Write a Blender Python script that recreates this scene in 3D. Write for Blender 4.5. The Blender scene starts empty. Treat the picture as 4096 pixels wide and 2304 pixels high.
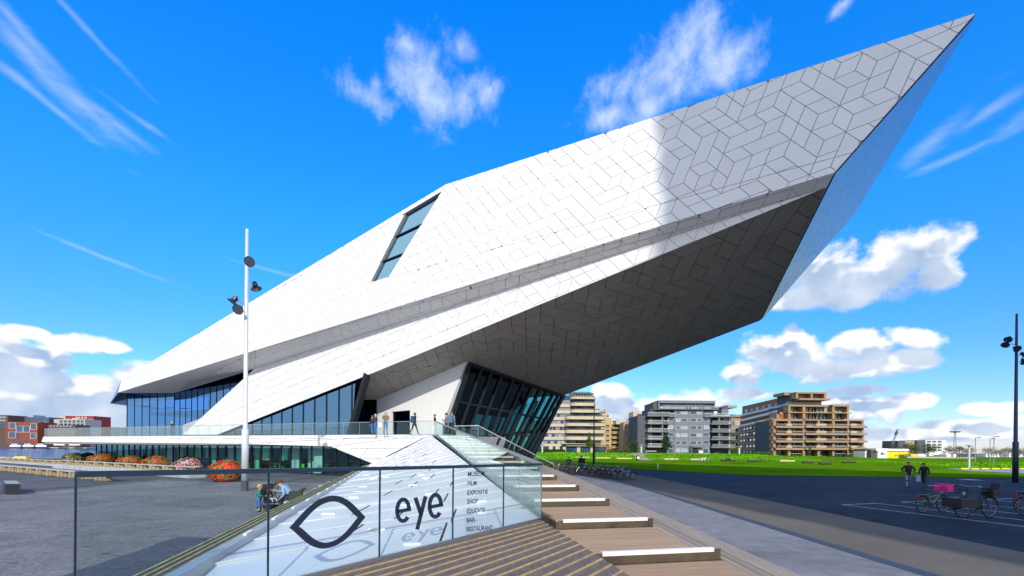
import bpy, bmesh, math, random
from mathutils import Vector, Matrix, noise as mnoise
R = math.radians
V = Vector
rnd = random.Random(7)
S = bpy.context.scene
COL = S.collection

# ------------------------------------------------------------------ camera
EYE = V((0.0, 0.0, 2.4))
FPX, CX, CY, ROLL = 1820.0, 2048.0, 1795.0, R(0.5)
cam_data = bpy.data.cameras.new('camera')
cam_data.sensor_width = 36.0
cam_data.lens = 36.0 * FPX / 4096.0
cam_data.shift_y = (CY - 1152.0) / 4096.0
cam_data.clip_start = 0.05
cam_data.clip_end = 4000.0
cam = bpy.data.objects.new('camera', cam_data)
COL.objects.link(cam)
CAMM = Matrix.Rotation(R(90), 4, 'X') @ Matrix.Rotation(ROLL, 4, 'Z')
cam.matrix_world = Matrix.Translation(EYE) @ CAMM
S.camera = cam

# ------------------------------------------------------------------ light
SUN_EL, SUN_HEAD = R(31.0), R(-8.0)          # shadows run forward and a little to the left
sun_travel = V((math.sin(SUN_HEAD) * math.cos(SUN_EL), math.cos(SUN_HEAD) * math.cos(SUN_EL), -math.sin(SUN_EL)))
sl = bpy.data.lights.new('sun', 'SUN')
sl.energy = 3.7
sl.angle = R(0.5)
sl.color = (1.0, 0.955, 0.885)
so = bpy.data.objects.new('sun', sl)
so.rotation_euler = sun_travel.to_track_quat('-Z', 'Y').to_euler()
so.location = (10, -30, 60)
COL.objects.link(so)

S.view_settings.view_transform = 'Standard'
S.view_settings.look = 'None'
S.view_settings.gamma = 1.0
S.view_settings.exposure = 0.08
S.view_settings.use_curve_mapping = False
S.cycles.use_denoising = True
S.cycles.max_bounces = 7
S.cycles.transparent_max_bounces = 24
S.cycles.caustics_reflective = False
S.cycles.caustics_refractive = False

def ray(px, py):
    d = CAMM.to_3x3() @ V(((px - CX) / FPX, -(py - CY) / FPX, -1.0))
    return d / d.y                                     # so that t = depth along world Y
def at(px, py, y):
    return EYE + ray(px, py) * y
def on_z(px, py, z):
    d = ray(px, py)
    return EYE + d * ((z - EYE.z) / d.z)
def on_pl(px, py, P, n):
    d = ray(px, py)
    return EYE + d * ((P - EYE).dot(n) / d.dot(n))

# ------------------------------------------------------------------ world
world = bpy.data.worlds.new('World')
S.world = world
world.use_nodes = True
def build_world():
    nt = world.node_tree
    N, L = nt.nodes, nt.links
    N.clear()
    def math_(tree, op, a, b=None, c=None, clamp=False):
        n = tree.nodes.new('ShaderNodeMath'); n.operation = op; n.use_clamp = clamp
        for i, v in enumerate((a, b, c)):
            if v is None: continue
            if isinstance(v, (int, float)): n.inputs[i].default_value = v
            else: tree.links.new(v, n.inputs[i])
        return n.outputs[0]
    def azel(px, py):
        d = ray(px, py).normalized()
        return math.atan2(d.x, d.y), math.asin(d.z)
    PX = 1 / 1820.0
    # blobs: px, py, half width px, half height px, rotation deg
    cumulus = [(3250,1085,190,110,0),(3640,1010,200,110,10),(3450,1120,330,110,0),(3300,1170,270,70,0),(3740,1090,110,90,0),(3020,1215,220,45,0),
               (3120,1420,190,90,10),(3190,1370,50,80,-25),(3430,1385,150,70,0),(3640,1345,140,45,25),(3400,1480,320,60,0),(3640,1450,150,60,0),(2980,1480,90,60,0),
               (3640,1605,110,38,0),(3420,1560,160,25,0),(3300,1640,300,60,0),(3940,1640,140,30,0),(3830,1700,230,30,0),(4050,1690,160,30,0),
               (2450,1570,110,45,8),(2440,1660,260,80,0),(2700,1640,300,70,0),(2980,1580,110,30,0),(2800,1700,700,55,0),(3500,1740,700,30,0),
               (60,1440,170,90,0),(200,1440,110,70,0),(0,1380,90,70,0),(120,1330,110,30,0),(300,1375,150,42,0),(430,1390,90,24,0),
               (560,1500,130,60,0),(350,1560,330,80,0),(80,1560,260,70,0),(250,1650,560,85,0),(460,1610,200,110,0),(560,1690,500,60,0)]
    wisp = [(1660,290,110,110,0),(1740,400,150,110,0),(1690,350,120,150,15),(1480,390,105,60,15),(1640,190,90,60,0),(1840,190,60,60,0),(1960,360,60,70,0),
            (2750,200,170,140,-25),(2660,290,190,90,-20),(2830,120,55,150,12),(2870,250,130,110,0),(2480,350,140,80,-10),(2440,460,120,60,0),(2620,420,160,70,-15),(2960,200,90,60,-30),
            (1500,330,40,40,0),(3370,20,60,30,-20)]
    cirrus = [(120,230,300,36,38),(330,420,260,40,30),(470,500,170,22,22),(200,420,270,18,26),(60,90,300,30,34),(330,100,240,16,30),
              (560,480,130,14,18),(3760,540,190,34,-28),(3960,440,180,30,-22),(4050,500,120,26,-20),(3900,590,230,16,-8),
              (420,1030,260,8,12),(1080,1080,120,8,5)]
    def group(name, blobs, nscale, stretch, rot, amp, lo, hi, detail=7.0, rough=0.6, grow=1.25, sm=0.18):
        g = bpy.data.node_groups.new(name, 'ShaderNodeTree')
        g.interface.new_socket('Vector', in_out='INPUT', socket_type='NodeSocketVector')
        g.interface.new_socket('Density', in_out='OUTPUT', socket_type='NodeSocketFloat')
        gi, go = g.nodes.new('NodeGroupInput'), g.nodes.new('NodeGroupOutput')
        vec = gi.outputs[0]
        mp = g.nodes.new('ShaderNodeMapping'); mp.vector_type = 'POINT'
        mp.inputs['Rotation'].default_value = (0, 0, rot); mp.inputs['Scale'].default_value = stretch
        g.links.new(vec, mp.inputs['Vector'])
        nz = g.nodes.new('ShaderNodeTexNoise'); nz.inputs['Scale'].default_value = nscale
        nz.inputs['Detail'].default_value = detail; nz.inputs['Roughness'].default_value = rough; nz.inputs['Distortion'].default_value = 0.25
        g.links.new(mp.outputs[0], nz.inputs['Vector'])
        best = None
        for px, py, hw, hh, rr in blobs:
            a, e = azel(px, py)
            u = (px - CX) * PX; v = (CY - py) * PX
            cu = math.cos(math.atan(u))
            a2, e2 = azel(px + hw, py); a3, e3 = azel(px, py - hh)
            sx = max(abs(a2 - a), 0.004) * grow; sy = max(abs(e3 - e), 0.003) * grow
            m = g.nodes.new('ShaderNodeMapping'); m.vector_type = 'TEXTURE'
            m.inputs['Location'].default_value = (a, e, 0)
            m.inputs['Rotation'].default_value = (0, 0, -R(rr))
            m.inputs['Scale'].default_value = (sx, sy, 1)
            if best is None: g.links.new(vec, m.inputs['Vector'])
            else:
                ch = g.nodes.new('ShaderNodeVectorMath'); ch.operation = 'MULTIPLY_ADD'      # keeps the evaluation serial
                g.links.new(best, ch.inputs[0]); ch.inputs[1].default_value = (1e-6, 1e-6, 1e-6); g.links.new(vec, ch.inputs[2])
                g.links.new(ch.outputs[0], m.inputs['Vector'])
            ln = g.nodes.new('ShaderNodeVectorMath'); ln.operation = 'LENGTH'
            g.links.new(m.outputs[0], ln.inputs[0])
            if best is None: best = ln.outputs['Value']
            else:
                n = g.nodes.new('ShaderNodeMath'); n.operation = 'SMOOTH_MIN'; n.inputs[2].default_value = sm
                g.links.new(best, n.inputs[0]); g.links.new(ln.outputs['Value'], n.inputs[1]); best = n.outputs[0]
        f = math_(g, 'SUBTRACT', 1.0, best)
        nn = math_(g, 'MULTIPLY', math_(g, 'SUBTRACT', nz.outputs['Fac'], 0.5), amp)
        f = math_(g, 'ADD', f, nn)
        mr = g.nodes.new('ShaderNodeMapRange'); mr.interpolation_type = 'SMOOTHSTEP'
        mr.inputs['From Min'].default_value = lo; mr.inputs['From Max'].default_value = hi
        g.links.new(f, mr.inputs['Value'])
        g.links.new(mr.outputs[0], go.inputs[0])
        return g
    gc = group('cumulus_density', cumulus, 15.0, (1, 1.3, 1), 0, 1.75, -0.02, 0.40, 6.0, 0.57, 1.10)
    gc2 = group('cumulus_shade', cumulus, 19.0, (1, 1.3, 1), 0, 2.0, -0.02, 0.40, 2.0, 0.64, 1.18)
    gw = group('wisp_density', wisp, 15.0, (1, 1, 1), 0, 2.5, 0.02, 1.45, 6.0, 0.64, 1.5, 0.5)
    gr = group('cirrus_density', cirrus, 4.0, (2.4, 8.0, 1), R(28), 1.9, 0.0, 1.9, 5.0, 0.66, 1.7, 0.5)
    tc = N.new('ShaderNodeTexCoord')
    sp = N.new('ShaderNodeSeparateXYZ'); L.new(tc.outputs['Generated'], sp.inputs[0])
    az = math_(nt, 'ARCTAN2', sp.outputs[0], sp.outputs[1])
    el = math_(nt, 'ARCSINE', sp.outputs[2])
    cb = N.new('ShaderNodeCombineXYZ'); L.new(az, cb.inputs[0]); L.new(el, cb.inputs[1])
    up = N.new('ShaderNodeVectorMath'); up.operation = 'ADD'; up.inputs[1].default_value = (-0.004, 0.030, 0)
    L.new(cb.outputs[0], up.inputs[0])
    def use(g, v):
        n = N.new('ShaderNodeGroup'); n.node_tree = g; L.new(v, n.inputs[0]); return n.outputs[0]
    dc = use(gc, cb.outputs[0]); dc_up = use(gc2, up.outputs[0])
    dw = use(gw, cb.outputs[0]); dr = use(gr, cb.outputs[0])
    sky = N.new('ShaderNodeTexSky'); sky.sky_type = 'NISHITA'; sky.sun_disc = False
    sky.sun_elevation = SUN_EL
    sky.sun_rotation = math.atan2(-sun_travel.x, -sun_travel.y)
    sky.air_density = 1.0; sky.dust_density = 0.3; sky.ozone_density = 3.0
    # a polarised, deep blue sky: stronger saturation, darker away from the horizon
    hs = N.new('ShaderNodeHueSaturation'); hs.inputs['Hue'].default_value = 0.503
    hs.inputs['Saturation'].default_value = 1.22; hs.inputs['Value'].default_value = 1.0
    L.new(sky.outputs[0], hs.inputs['Color'])
    ramp = N.new('ShaderNodeValToRGB'); cr = ramp.color_ramp          # same in every compass direction
    cr.elements[0].position = 0.0; cr.elements[0].color = tuple(c / 4 for c in SKY_T[0]) + (1,)
    cr.elements[1].position = 0.75; cr.elements[1].color = tuple(c / 4 for c in SKY_T[3]) + (1,)
    for k, p_ in ((1, 0.18), (2, 0.42)):
        e_ = cr.elements.new(p_); e_.color = tuple(c / 4 for c in SKY_T[k]) + (1,)
    L.new(math_(nt, 'ABSOLUTE', sp.outputs[2]), ramp.inputs[0])
    t4 = N.new('ShaderNodeVectorMath'); t4.operation = 'SCALE'; t4.inputs['Scale'].default_value = 4.0
    L.new(ramp.outputs[0], t4.inputs[0])
    tint = N.new('ShaderNodeMix'); tint.data_type = 'RGBA'; tint.blend_type = 'MULTIPLY'
    tint.inputs[0].default_value = 1.0
    L.new(hs.outputs[0], tint.inputs[6]); L.new(t4.outputs[0], tint.inputs[7])
    # clouds
    shade = N.new('ShaderNodeMix'); shade.data_type = 'RGBA'
    shade.inputs[6].default_value = (CLOUD * 1.0, CLOUD * 1.01, CLOUD * 1.03, 1)
    shade.inputs[7].default_value = (CLOUD * 0.36, CLOUD * 0.50, CLOUD * 0.72, 1)
    nz2 = N.new('ShaderNodeTexNoise'); nz2.inputs['Scale'].default_value = 16.0; nz2.inputs['Detail'].default_value = 5.0
    L.new(cb.outputs[0], nz2.inputs['Vector'])
    sh = math_(nt, 'MULTIPLY', dc_up, math_(nt, 'ADD', math_(nt, 'MULTIPLY', nz2.outputs['Fac'], 1.3), 0.1), clamp=True)
    L.new(sh, shade.inputs[0])
    m1 = N.new('ShaderNodeMix'); m1.data_type = 'RGBA'
    L.new(math_(nt, 'MULTIPLY', dc, 0.97), m1.inputs[0]); L.new(tint.outputs[2], m1.inputs[6]); L.new(shade.outputs[2], m1.inputs[7])
    # extra unseen white cloud behind the viewpoint, added to lighten the shaded facade
    nr_ = N.new('ShaderNodeTexNoise'); nr_.inputs['Scale'].default_value = 2.6; nr_.inputs['Detail'].default_value = 5.0; nr_.inputs['Roughness'].default_value = 0.58
    L.new(tc.outputs['Generated'], nr_.inputs['Vector'])
    rr_ = N.new('ShaderNodeMapRange'); rr_.interpolation_type = 'SMOOTHSTEP'; rr_.inputs['From Min'].default_value = 0.38; rr_.inputs['From Max'].default_value = 0.52
    L.new(nr_.outputs['Fac'], rr_.inputs['Value'])
    back = N.new('ShaderNodeMapRange'); back.interpolation_type = 'SMOOTHSTEP'; back.inputs['From Min'].default_value = 0.25; back.inputs['From Max'].default_value = -0.15
    L.new(sp.outputs[1], back.inputs['Value'])
    m15 = N.new('ShaderNodeMix'); m15.data_type = 'RGBA'
    L.new(math_(nt, 'MULTIPLY', rr_.outputs[0], back.outputs[0]), m15.inputs[0]); L.new(m1.outputs[2], m15.inputs[6]); m15.inputs[7].default_value = (CLOUD * 1.0, CLOUD * 1.0, CLOUD * 1.0, 1)
    m2 = N.new('ShaderNodeMix'); m2.data_type = 'RGBA'
    thin = math_(nt, 'MAXIMUM', math_(nt, 'MULTIPLY', dw, 0.82), math_(nt, 'MULTIPLY', dr, 0.5))
    L.new(thin, m2.inputs[0]); L.new(m15.outputs[2], m2.inputs[6])
    m2.inputs[7].default_value = (CLOUD * 0.74, CLOUD * 0.85, CLOUD * 1.0, 1)
    bg = N.new('ShaderNodeBackground'); bg.inputs['Strength'].default_value = 0.11
    L.new(m2.outputs[2], bg.inputs['Color'])
    out = N.new('ShaderNodeOutputWorld'); L.new(bg.outputs[0], out.inputs[0])
SKY_T = [(1.20, 1.18, 1.75), (0.78, 1.34, 2.0), (0.42, 1.92, 2.6), (0.03, 2.2, 3.7)]
CLOUD = 9.2
build_world()
world.cycles.sampling_method = 'MANUAL'
world.cycles.sample_map_resolution = 256

# ------------------------------------------------------------------ object helpers
def link(o, parent=None):
    COL.objects.link(o)
    if parent is not None:
        o.parent = parent
    return o
def tag(o, label=None, cat=None, group=None, kind=None):
    if label: o['label'] = label
    if cat: o['category'] = cat
    if group: o['group'] = group
    if kind: o['kind'] = kind
    return o
def thing(name, label, cat, loc=(0, 0, 0), rz=0.0, group=None):
    o = bpy.data.objects.new(name, None)
    o.empty_display_size = 0.3
    o.location = loc; o.rotation_euler = (0, 0, rz)
    COL.objects.link(o)
    return tag(o, label, cat, group)
def mesh_obj(name, verts, faces, mat, parent=None, smooth=False, fm=None, mats=None):
    me = bpy.data.meshes.new(name)
    me.from_pydata([tuple(v) for v in verts], [], faces)
    for m in (mats or [mat]): me.materials.append(m)
    if fm: me.polygons.foreach_set('material_index', fm)
    if smooth: me.polygons.foreach_set('use_smooth', [True] * len(me.polygons))
    me.update()
    o = bpy.data.objects.new(name, me)
    return link(o, parent)
def copy_tree(o, parent=None):
    c = o.copy(); COL.objects.link(c)
    if parent is not None: c.parent = parent
    for ch in CH.get(o.name, []) if False else list(o.children):
        copy_tree(ch, c)
    return c

class MB:
    """collects faces, then links them as one mesh object"""
    def __init__(s): s.v = []; s.f = []; s.m = []; s.mi = 0
    def add(s, vs, fs):
        b = len(s.v); s.v += [V(v) for v in vs]; s.f += [tuple(i + b for i in f) for f in fs]; s.m += [s.mi] * len(fs); return s
    def box(s, x0, y0, z0, x1, y1, z1):
        vs = [(x0,y0,z0),(x1,y0,z0),(x1,y1,z0),(x0,y1,z0),(x0,y0,z1),(x1,y0,z1),(x1,y1,z1),(x0,y1,z1)]
        return s.add(vs, [(0,3,2,1),(4,5,6,7),(0,1,5,4),(1,2,6,5),(2,3,7,6),(3,0,4,7)])
    def bar(s, a, b, w, h, up=V((0, 0, 1))):
        a, b = V(a), V(b); d = (b - a).normalized()
        x = d.cross(up)
        if x.length < 1e-4: x = d.cross(V((0, 1, 0)))
        x.normalize(); u = x.cross(d).normalized()
        x *= w / 2; u *= h / 2
        vs = [a - x - u, a + x - u, a + x + u, a - x + u, b - x - u, b + x - u, b + x + u, b - x + u]
        return s.add(vs, [(0,1,2,3),(4,7,6,5),(0,4,5,1),(1,5,6,2),(2,6,7,3),(3,7,4,0)])
    def tube(s, pts, r, n=8, r2=None, close=False, caps=True):
        pts = [V(p) for p in pts]; k = len(pts); rings = []
        for i, p in enumerate(pts):
            if close: d = pts[(i + 1) % k] - pts[i - 1]
            else: d = pts[min(i + 1, k - 1)] - pts[max(i - 1, 0)]
            d.normalize()
            x = d.cross(V((0, 0, 1)))
            if x.length < 0.05: x = d.cross(V((0, 1, 0)))
            x.normalize(); u = x.cross(d)
            rr = r[i] if isinstance(r, (list, tuple)) else (r if r2 is None else r + (r2 - r) * i / (k - 1))
            rings.append([p + (x * math.cos(2 * math.pi * j / n) + u * math.sin(2 * math.pi * j / n)) * rr for j in range(n)])
        vs = [v for rg in rings for v in rg]; fs = []
        for i in range(k if close else k - 1):
            for j in range(n):
                a = i * n + j; b = i * n + (j + 1) % n; c = ((i + 1) % k) * n + (j + 1) % n; d_ = ((i + 1) % k) * n + j
                fs.append((a, b, c, d_))
        if caps and not close:
            fs.append(tuple(range(n - 1, -1, -1))); fs.append(tuple((k - 1) * n + j for j in range(n)))
        return s.add(vs, fs)
    def prism(s, poly, z0, z1):
        """poly: list of (x, y), counter-clockwise from above"""
        n = len(poly)
        if n < 3: return s
        if area2(poly) < 0: poly = poly[::-1]
        vs = [(p[0], p[1], z0) for p in poly] + [(p[0], p[1], z1) for p in poly]
        fs = [tuple(range(n - 1, -1, -1)), tuple(range(n, 2 * n))] + [(i, (i + 1) % n, n + (i + 1) % n, n + i) for i in range(n)]
        return s.add(vs, fs)
    def slab(s, pts, n, t):
        """3-D polygon given thickness t along -n"""
        k = len(pts); pts = [V(p) for p in pts]; b = [p - n * t for p in pts]
        return s.add(pts + b, [tuple(range(k)), tuple(range(2 * k - 1, k - 1, -1))] + [(i, k + i, k + (i + 1) % k, (i + 1) % k) for i in range(k)])
    def ball(s, c, r, nu=10, nv=6, sc=(1, 1, 1)):
        c = V(c); vs = []; fs = []
        for i in range(nv + 1):
            th = math.pi * i / nv
            for j in range(nu):
                ph = 2 * math.pi * j / nu
                vs.append(c + V((r * sc[0] * math.sin(th) * math.cos(ph), r * sc[1] * math.sin(th) * math.sin(ph), r * sc[2] * math.cos(th))))
        for i in range(nv):
            for j in range(nu):
                fs.append((i * nu + j, (i + 1) * nu + j, (i + 1) * nu + (j + 1) % nu, i * nu + (j + 1) % nu))
        return s.add(vs, fs)
    def build(s, name, mat, parent=None, smooth=False):
        mats = mat if isinstance(mat, (list, tuple)) else [mat]
        return mesh_obj(name, s.v, s.f, None, parent, smooth, s.m if len(mats) > 1 else None, mats)

def area2(p):
    return sum(p[i][0] * p[(i + 1) % len(p)][1] - p[(i + 1) % len(p)][0] * p[i][1] for i in range(len(p)))
def clip(poly, px, py, nx, ny):
    """keep the part of poly where (q - p).n >= 0"""
    out = []
    for i in range(len(poly)):
        a, b = poly[i], poly[(i + 1) % len(poly)]
        da = (a[0] - px) * nx + (a[1] - py) * ny; db = (b[0] - px) * nx + (b[1] - py) * ny
        if da >= 0: out.append(a)
        if (da > 0 > db) or (da < 0 < db):
            t = da / (da - db); out.append((a[0] + (b[0] - a[0]) * t, a[1] + (b[1] - a[1]) * t))
    return out
def clip_convex(poly, conv, inset=0.0):
    if area2(conv) < 0: conv = conv[::-1]
    for i in range(len(conv)):
        if len(poly) < 3: return []
        a, b = conv[i], conv[(i + 1) % len(conv)]
        dx, dy = b[0] - a[0], b[1] - a[1]; l = math.hypot(dx, dy)
        if l < 1e-6: continue
        nx, ny = -dy / l, dx / l
        poly = clip(poly, a[0] + nx * inset, a[1] + ny * inset, nx, ny)
    return poly
def minus_convex(poly, conv):
    if area2(conv) < 0: conv = conv[::-1]
    out = []; cur = poly
    for i in range(len(conv)):
        a, b = conv[i], conv[(i + 1) % len(conv)]
        dx, dy = b[0] - a[0], b[1] - a[1]; l = math.hypot(dx, dy)
        nx, ny = -dy / l, dx / l
        o = clip(cur, a[0], a[1], -nx, -ny)
        if len(o) >= 3 and abs(area2(o)) > 0.02: out.append(o)
        cur = clip(cur, a[0], a[1], nx, ny)
        if len(cur) < 3: break
    return out
def inset(poly, g):
    return clip_convex(poly, poly, g)

# ------------------------------------------------------------------ materials
MATS = {}
def mat(name, col, rough=0.6, metal=0.0, var=0.0, scale=5.0, bump=0.0, bscale=30.0, rnd_obj=0.0, spec=0.5, stretch=None, col2=None, detail=4.0, patch=None):
    if name in MATS: return MATS[name]
    m = bpy.data.materials.new(name); m.use_nodes = True
    nt = m.node_tree; N, L = nt.nodes, nt.links
    b = N['Principled BSDF']
    b.inputs['Roughness'].default_value = rough; b.inputs['Metallic'].default_value = metal
    b.inputs['Specular IOR Level'].default_value = spec
    c = (col[0], col[1], col[2], 1)
    b.inputs['Base Color'].default_value = c
    src = None
    tc = N.new('ShaderNodeTexCoord'); vec = tc.outputs['Object']
    if stretch:
        mp = N.new('ShaderNodeMapping'); mp.inputs['Scale'].default_value = stretch[:3]
        if len(stretch) > 3: mp.inputs['Rotation'].default_value = (0, 0, stretch[3])
        L.new(vec, mp.inputs['Vector']); vec = mp.outputs[0]
    if var > 0 or col2:
        nz = N.new('ShaderNodeTexNoise'); nz.inputs['Scale'].default_value = scale; nz.inputs['Detail'].default_value = detail
        L.new(vec, nz.inputs['Vector'])
        mx = N.new('ShaderNodeMix'); mx.data_type = 'RGBA'
        ra = N.new('ShaderNodeMapRange'); ra.inputs['From Min'].default_value = 0.3; ra.inputs['From Max'].default_value = 0.7
        L.new(nz.outputs['Fac'], ra.inputs['Value']); L.new(ra.outputs[0], mx.inputs[0])
        if col2 is None:
            mx.inputs[6].default_value = tuple(x * (1 - var) for x in col) + (1,)
            mx.inputs[7].default_value = tuple(min(1, x * (1 + var)) for x in col) + (1,)
        else:
            mx.inputs[6].default_value = c; mx.inputs[7].default_value = tuple(col2) + (1,)
        src = mx.outputs[2]
    if patch:                                             # large worn or stained areas
        n3 = N.new('ShaderNodeTexNoise'); n3.inputs['Scale'].default_value = patch[0]; n3.inputs['Detail'].default_value = 7.0; n3.inputs['Roughness'].default_value = 0.62; n3.inputs['Distortion'].default_value = 0.6
        L.new(tc.outputs['Object'], n3.inputs['Vector']); r3 = N.new('ShaderNodeMapRange'); r3.inputs['From Min'].default_value = 0.32; r3.inputs['From Max'].default_value = 0.68
        r3.inputs['To Min'].default_value = 1 - patch[1]; r3.inputs['To Max'].default_value = 1 + patch[1]; L.new(n3.outputs['Fac'], r3.inputs['Value'])
        v3 = N.new('ShaderNodeVectorMath'); v3.operation = 'SCALE'
        if src is None: v3.inputs[0].default_value = col
        else: L.new(src, v3.inputs[0])
        L.new(r3.outputs[0], v3.inputs['Scale']); src = v3.outputs[0]
    if rnd_obj > 0:
        oi = N.new('ShaderNodeObjectInfo'); mr = N.new('ShaderNodeMapRange')
        mr.inputs['To Min'].default_value = 1 - rnd_obj; mr.inputs['To Max'].default_value = 1 + rnd_obj
        L.new(oi.outputs['Random'], mr.inputs['Value'])
        vm = N.new('ShaderNodeVectorMath'); vm.operation = 'SCALE'
        if src is None: vm.inputs[0].default_value = col
        else: L.new(src, vm.inputs[0])
        L.new(mr.outputs[0], vm.inputs['Scale']); src = vm.outputs[0]
    if src is not None: L.new(src, b.inputs['Base Color'])
    if bump > 0:
        n2 = N.new('ShaderNodeTexNoise'); n2.inputs['Scale'].default_value = bscale; n2.inputs['Detail'].default_value = 3.0
        L.new(vec, n2.inputs['Vector'])
        bp = N.new('ShaderNodeBump'); bp.inputs['Strength'].default_value = bump; bp.inputs['Distance'].default_value = 0.02
        L.new(n2.outputs['Fac'], bp.inputs['Height']); L.new(bp.outputs[0], b.inputs['Normal'])
    MATS[name] = m
    return m
def glass(name, tint, refl=(1, 1, 1), base=0.06, rough=0.01, ior=1.5):
    """thin pane: see-through tint plus mirror reflection growing towards grazing angles"""
    if name in MATS: return MATS[name]
    m = bpy.data.materials.new(name); m.use_nodes = True
    nt = m.node_tree; N, L = nt.nodes, nt.links; N.clear()
    tr = N.new('ShaderNodeBsdfTransparent'); tr.inputs[0].default_value = tuple(tint) + (1,)
    gl = N.new('ShaderNodeBsdfGlossy'); gl.inputs['Color'].default_value = tuple(refl) + (1,); gl.inputs['Roughness'].default_value = rough
    ge = N.new('ShaderNodeNewGeometry'); dt = N.new('ShaderNodeVectorMath'); dt.operation = 'DOT_PRODUCT'
    L.new(ge.outputs['Incoming'], dt.inputs[0]); L.new(ge.outputs['True Normal'], dt.inputs[1])
    def mt(op, a_, b_=None):
        n_ = N.new('ShaderNodeMath'); n_.operation = op; n_.use_clamp = (op in ('SUBTRACT', 'ADD'))
        for i_, v_ in enumerate((a_, b_)):
            if v_ is None: continue
            if isinstance(v_, (int, float)): n_.inputs[i_].default_value = v_
            else: L.new(v_, n_.inputs[i_])
        return n_.outputs[0]
    sch = mt('POWER', mt('SUBTRACT', 1.0, mt('ABSOLUTE', dt.outputs['Value'])), 4.0)
    fac = mt('ADD', base + 0.03, mt('MULTIPLY', sch, 0.85 * (1 - base)))
    ms = N.new('ShaderNodeMixShader'); L.new(fac, ms.inputs[0]); L.new(tr.outputs[0], ms.inputs[1]); L.new(gl.outputs[0], ms.inputs[2])
    o = N.new('ShaderNodeOutputMaterial'); L.new(ms.outputs[0], o.inputs[0])
    MATS[name] = m
    return m

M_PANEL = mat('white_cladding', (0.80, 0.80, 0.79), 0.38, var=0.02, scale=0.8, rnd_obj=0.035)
M_BELLY = mat('underside_shade_cladding', (0.40, 0.39, 0.35), 0.6, spec=0.1, var=0.05, scale=0.8, rnd_obj=0.06)  # same white panels, toned darker so the colour holds the underside shade
M_JOINT = mat('cladding_joint', (0.43, 0.45, 0.50), 0.7)
M_WALLW = mat('white_render', (0.80, 0.79, 0.77), 0.6, var=0.02, scale=2, bump=0.05)
M_DARK = mat('dark_frame', (0.012, 0.016, 0.024), 0.45, spec=0.25)
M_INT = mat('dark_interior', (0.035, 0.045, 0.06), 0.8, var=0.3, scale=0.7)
M_INTF = mat('interior_floor', (0.14, 0.12, 0.10), 0.4)
M_STEEL = mat('brushed_steel', (0.55, 0.57, 0.60), 0.3, 0.9)
M_WHITE = mat('white_paint', (0.82, 0.82, 0.81), 0.4)
M_BLACK = mat('black_paint', (0.012, 0.012, 0.014), 0.4)
M_RUB = mat('black_rubber', (0.015, 0.015, 0.016), 0.8)
G_BLUE = glass('blue_window_glass', (0.16, 0.40, 0.68), (0.30, 0.62, 0.95), 0.30)
G_SLIT = glass('slit_window_glass', (0.30, 0.50, 0.70), (0.40, 0.72, 0.95), 0.6)
G_CLEAR = glass('balustrade_glass', (0.93, 0.975, 0.97), (0.85, 1.0, 0.97), 0.015)
G_GRN = glass('green_window_glass', (0.30, 0.56, 0.50), (0.20, 0.40, 0.45), 0.02)
G_DARK = glass('dark_window_glass', (0.16, 0.26, 0.28), (0.14, 0.26, 0.34), 0.0)
G_WIN = mat('far_window_glass', (0.03, 0.07, 0.13), 0.08, 0.0, var=0.5, scale=0.25, spec=1.0)
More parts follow.
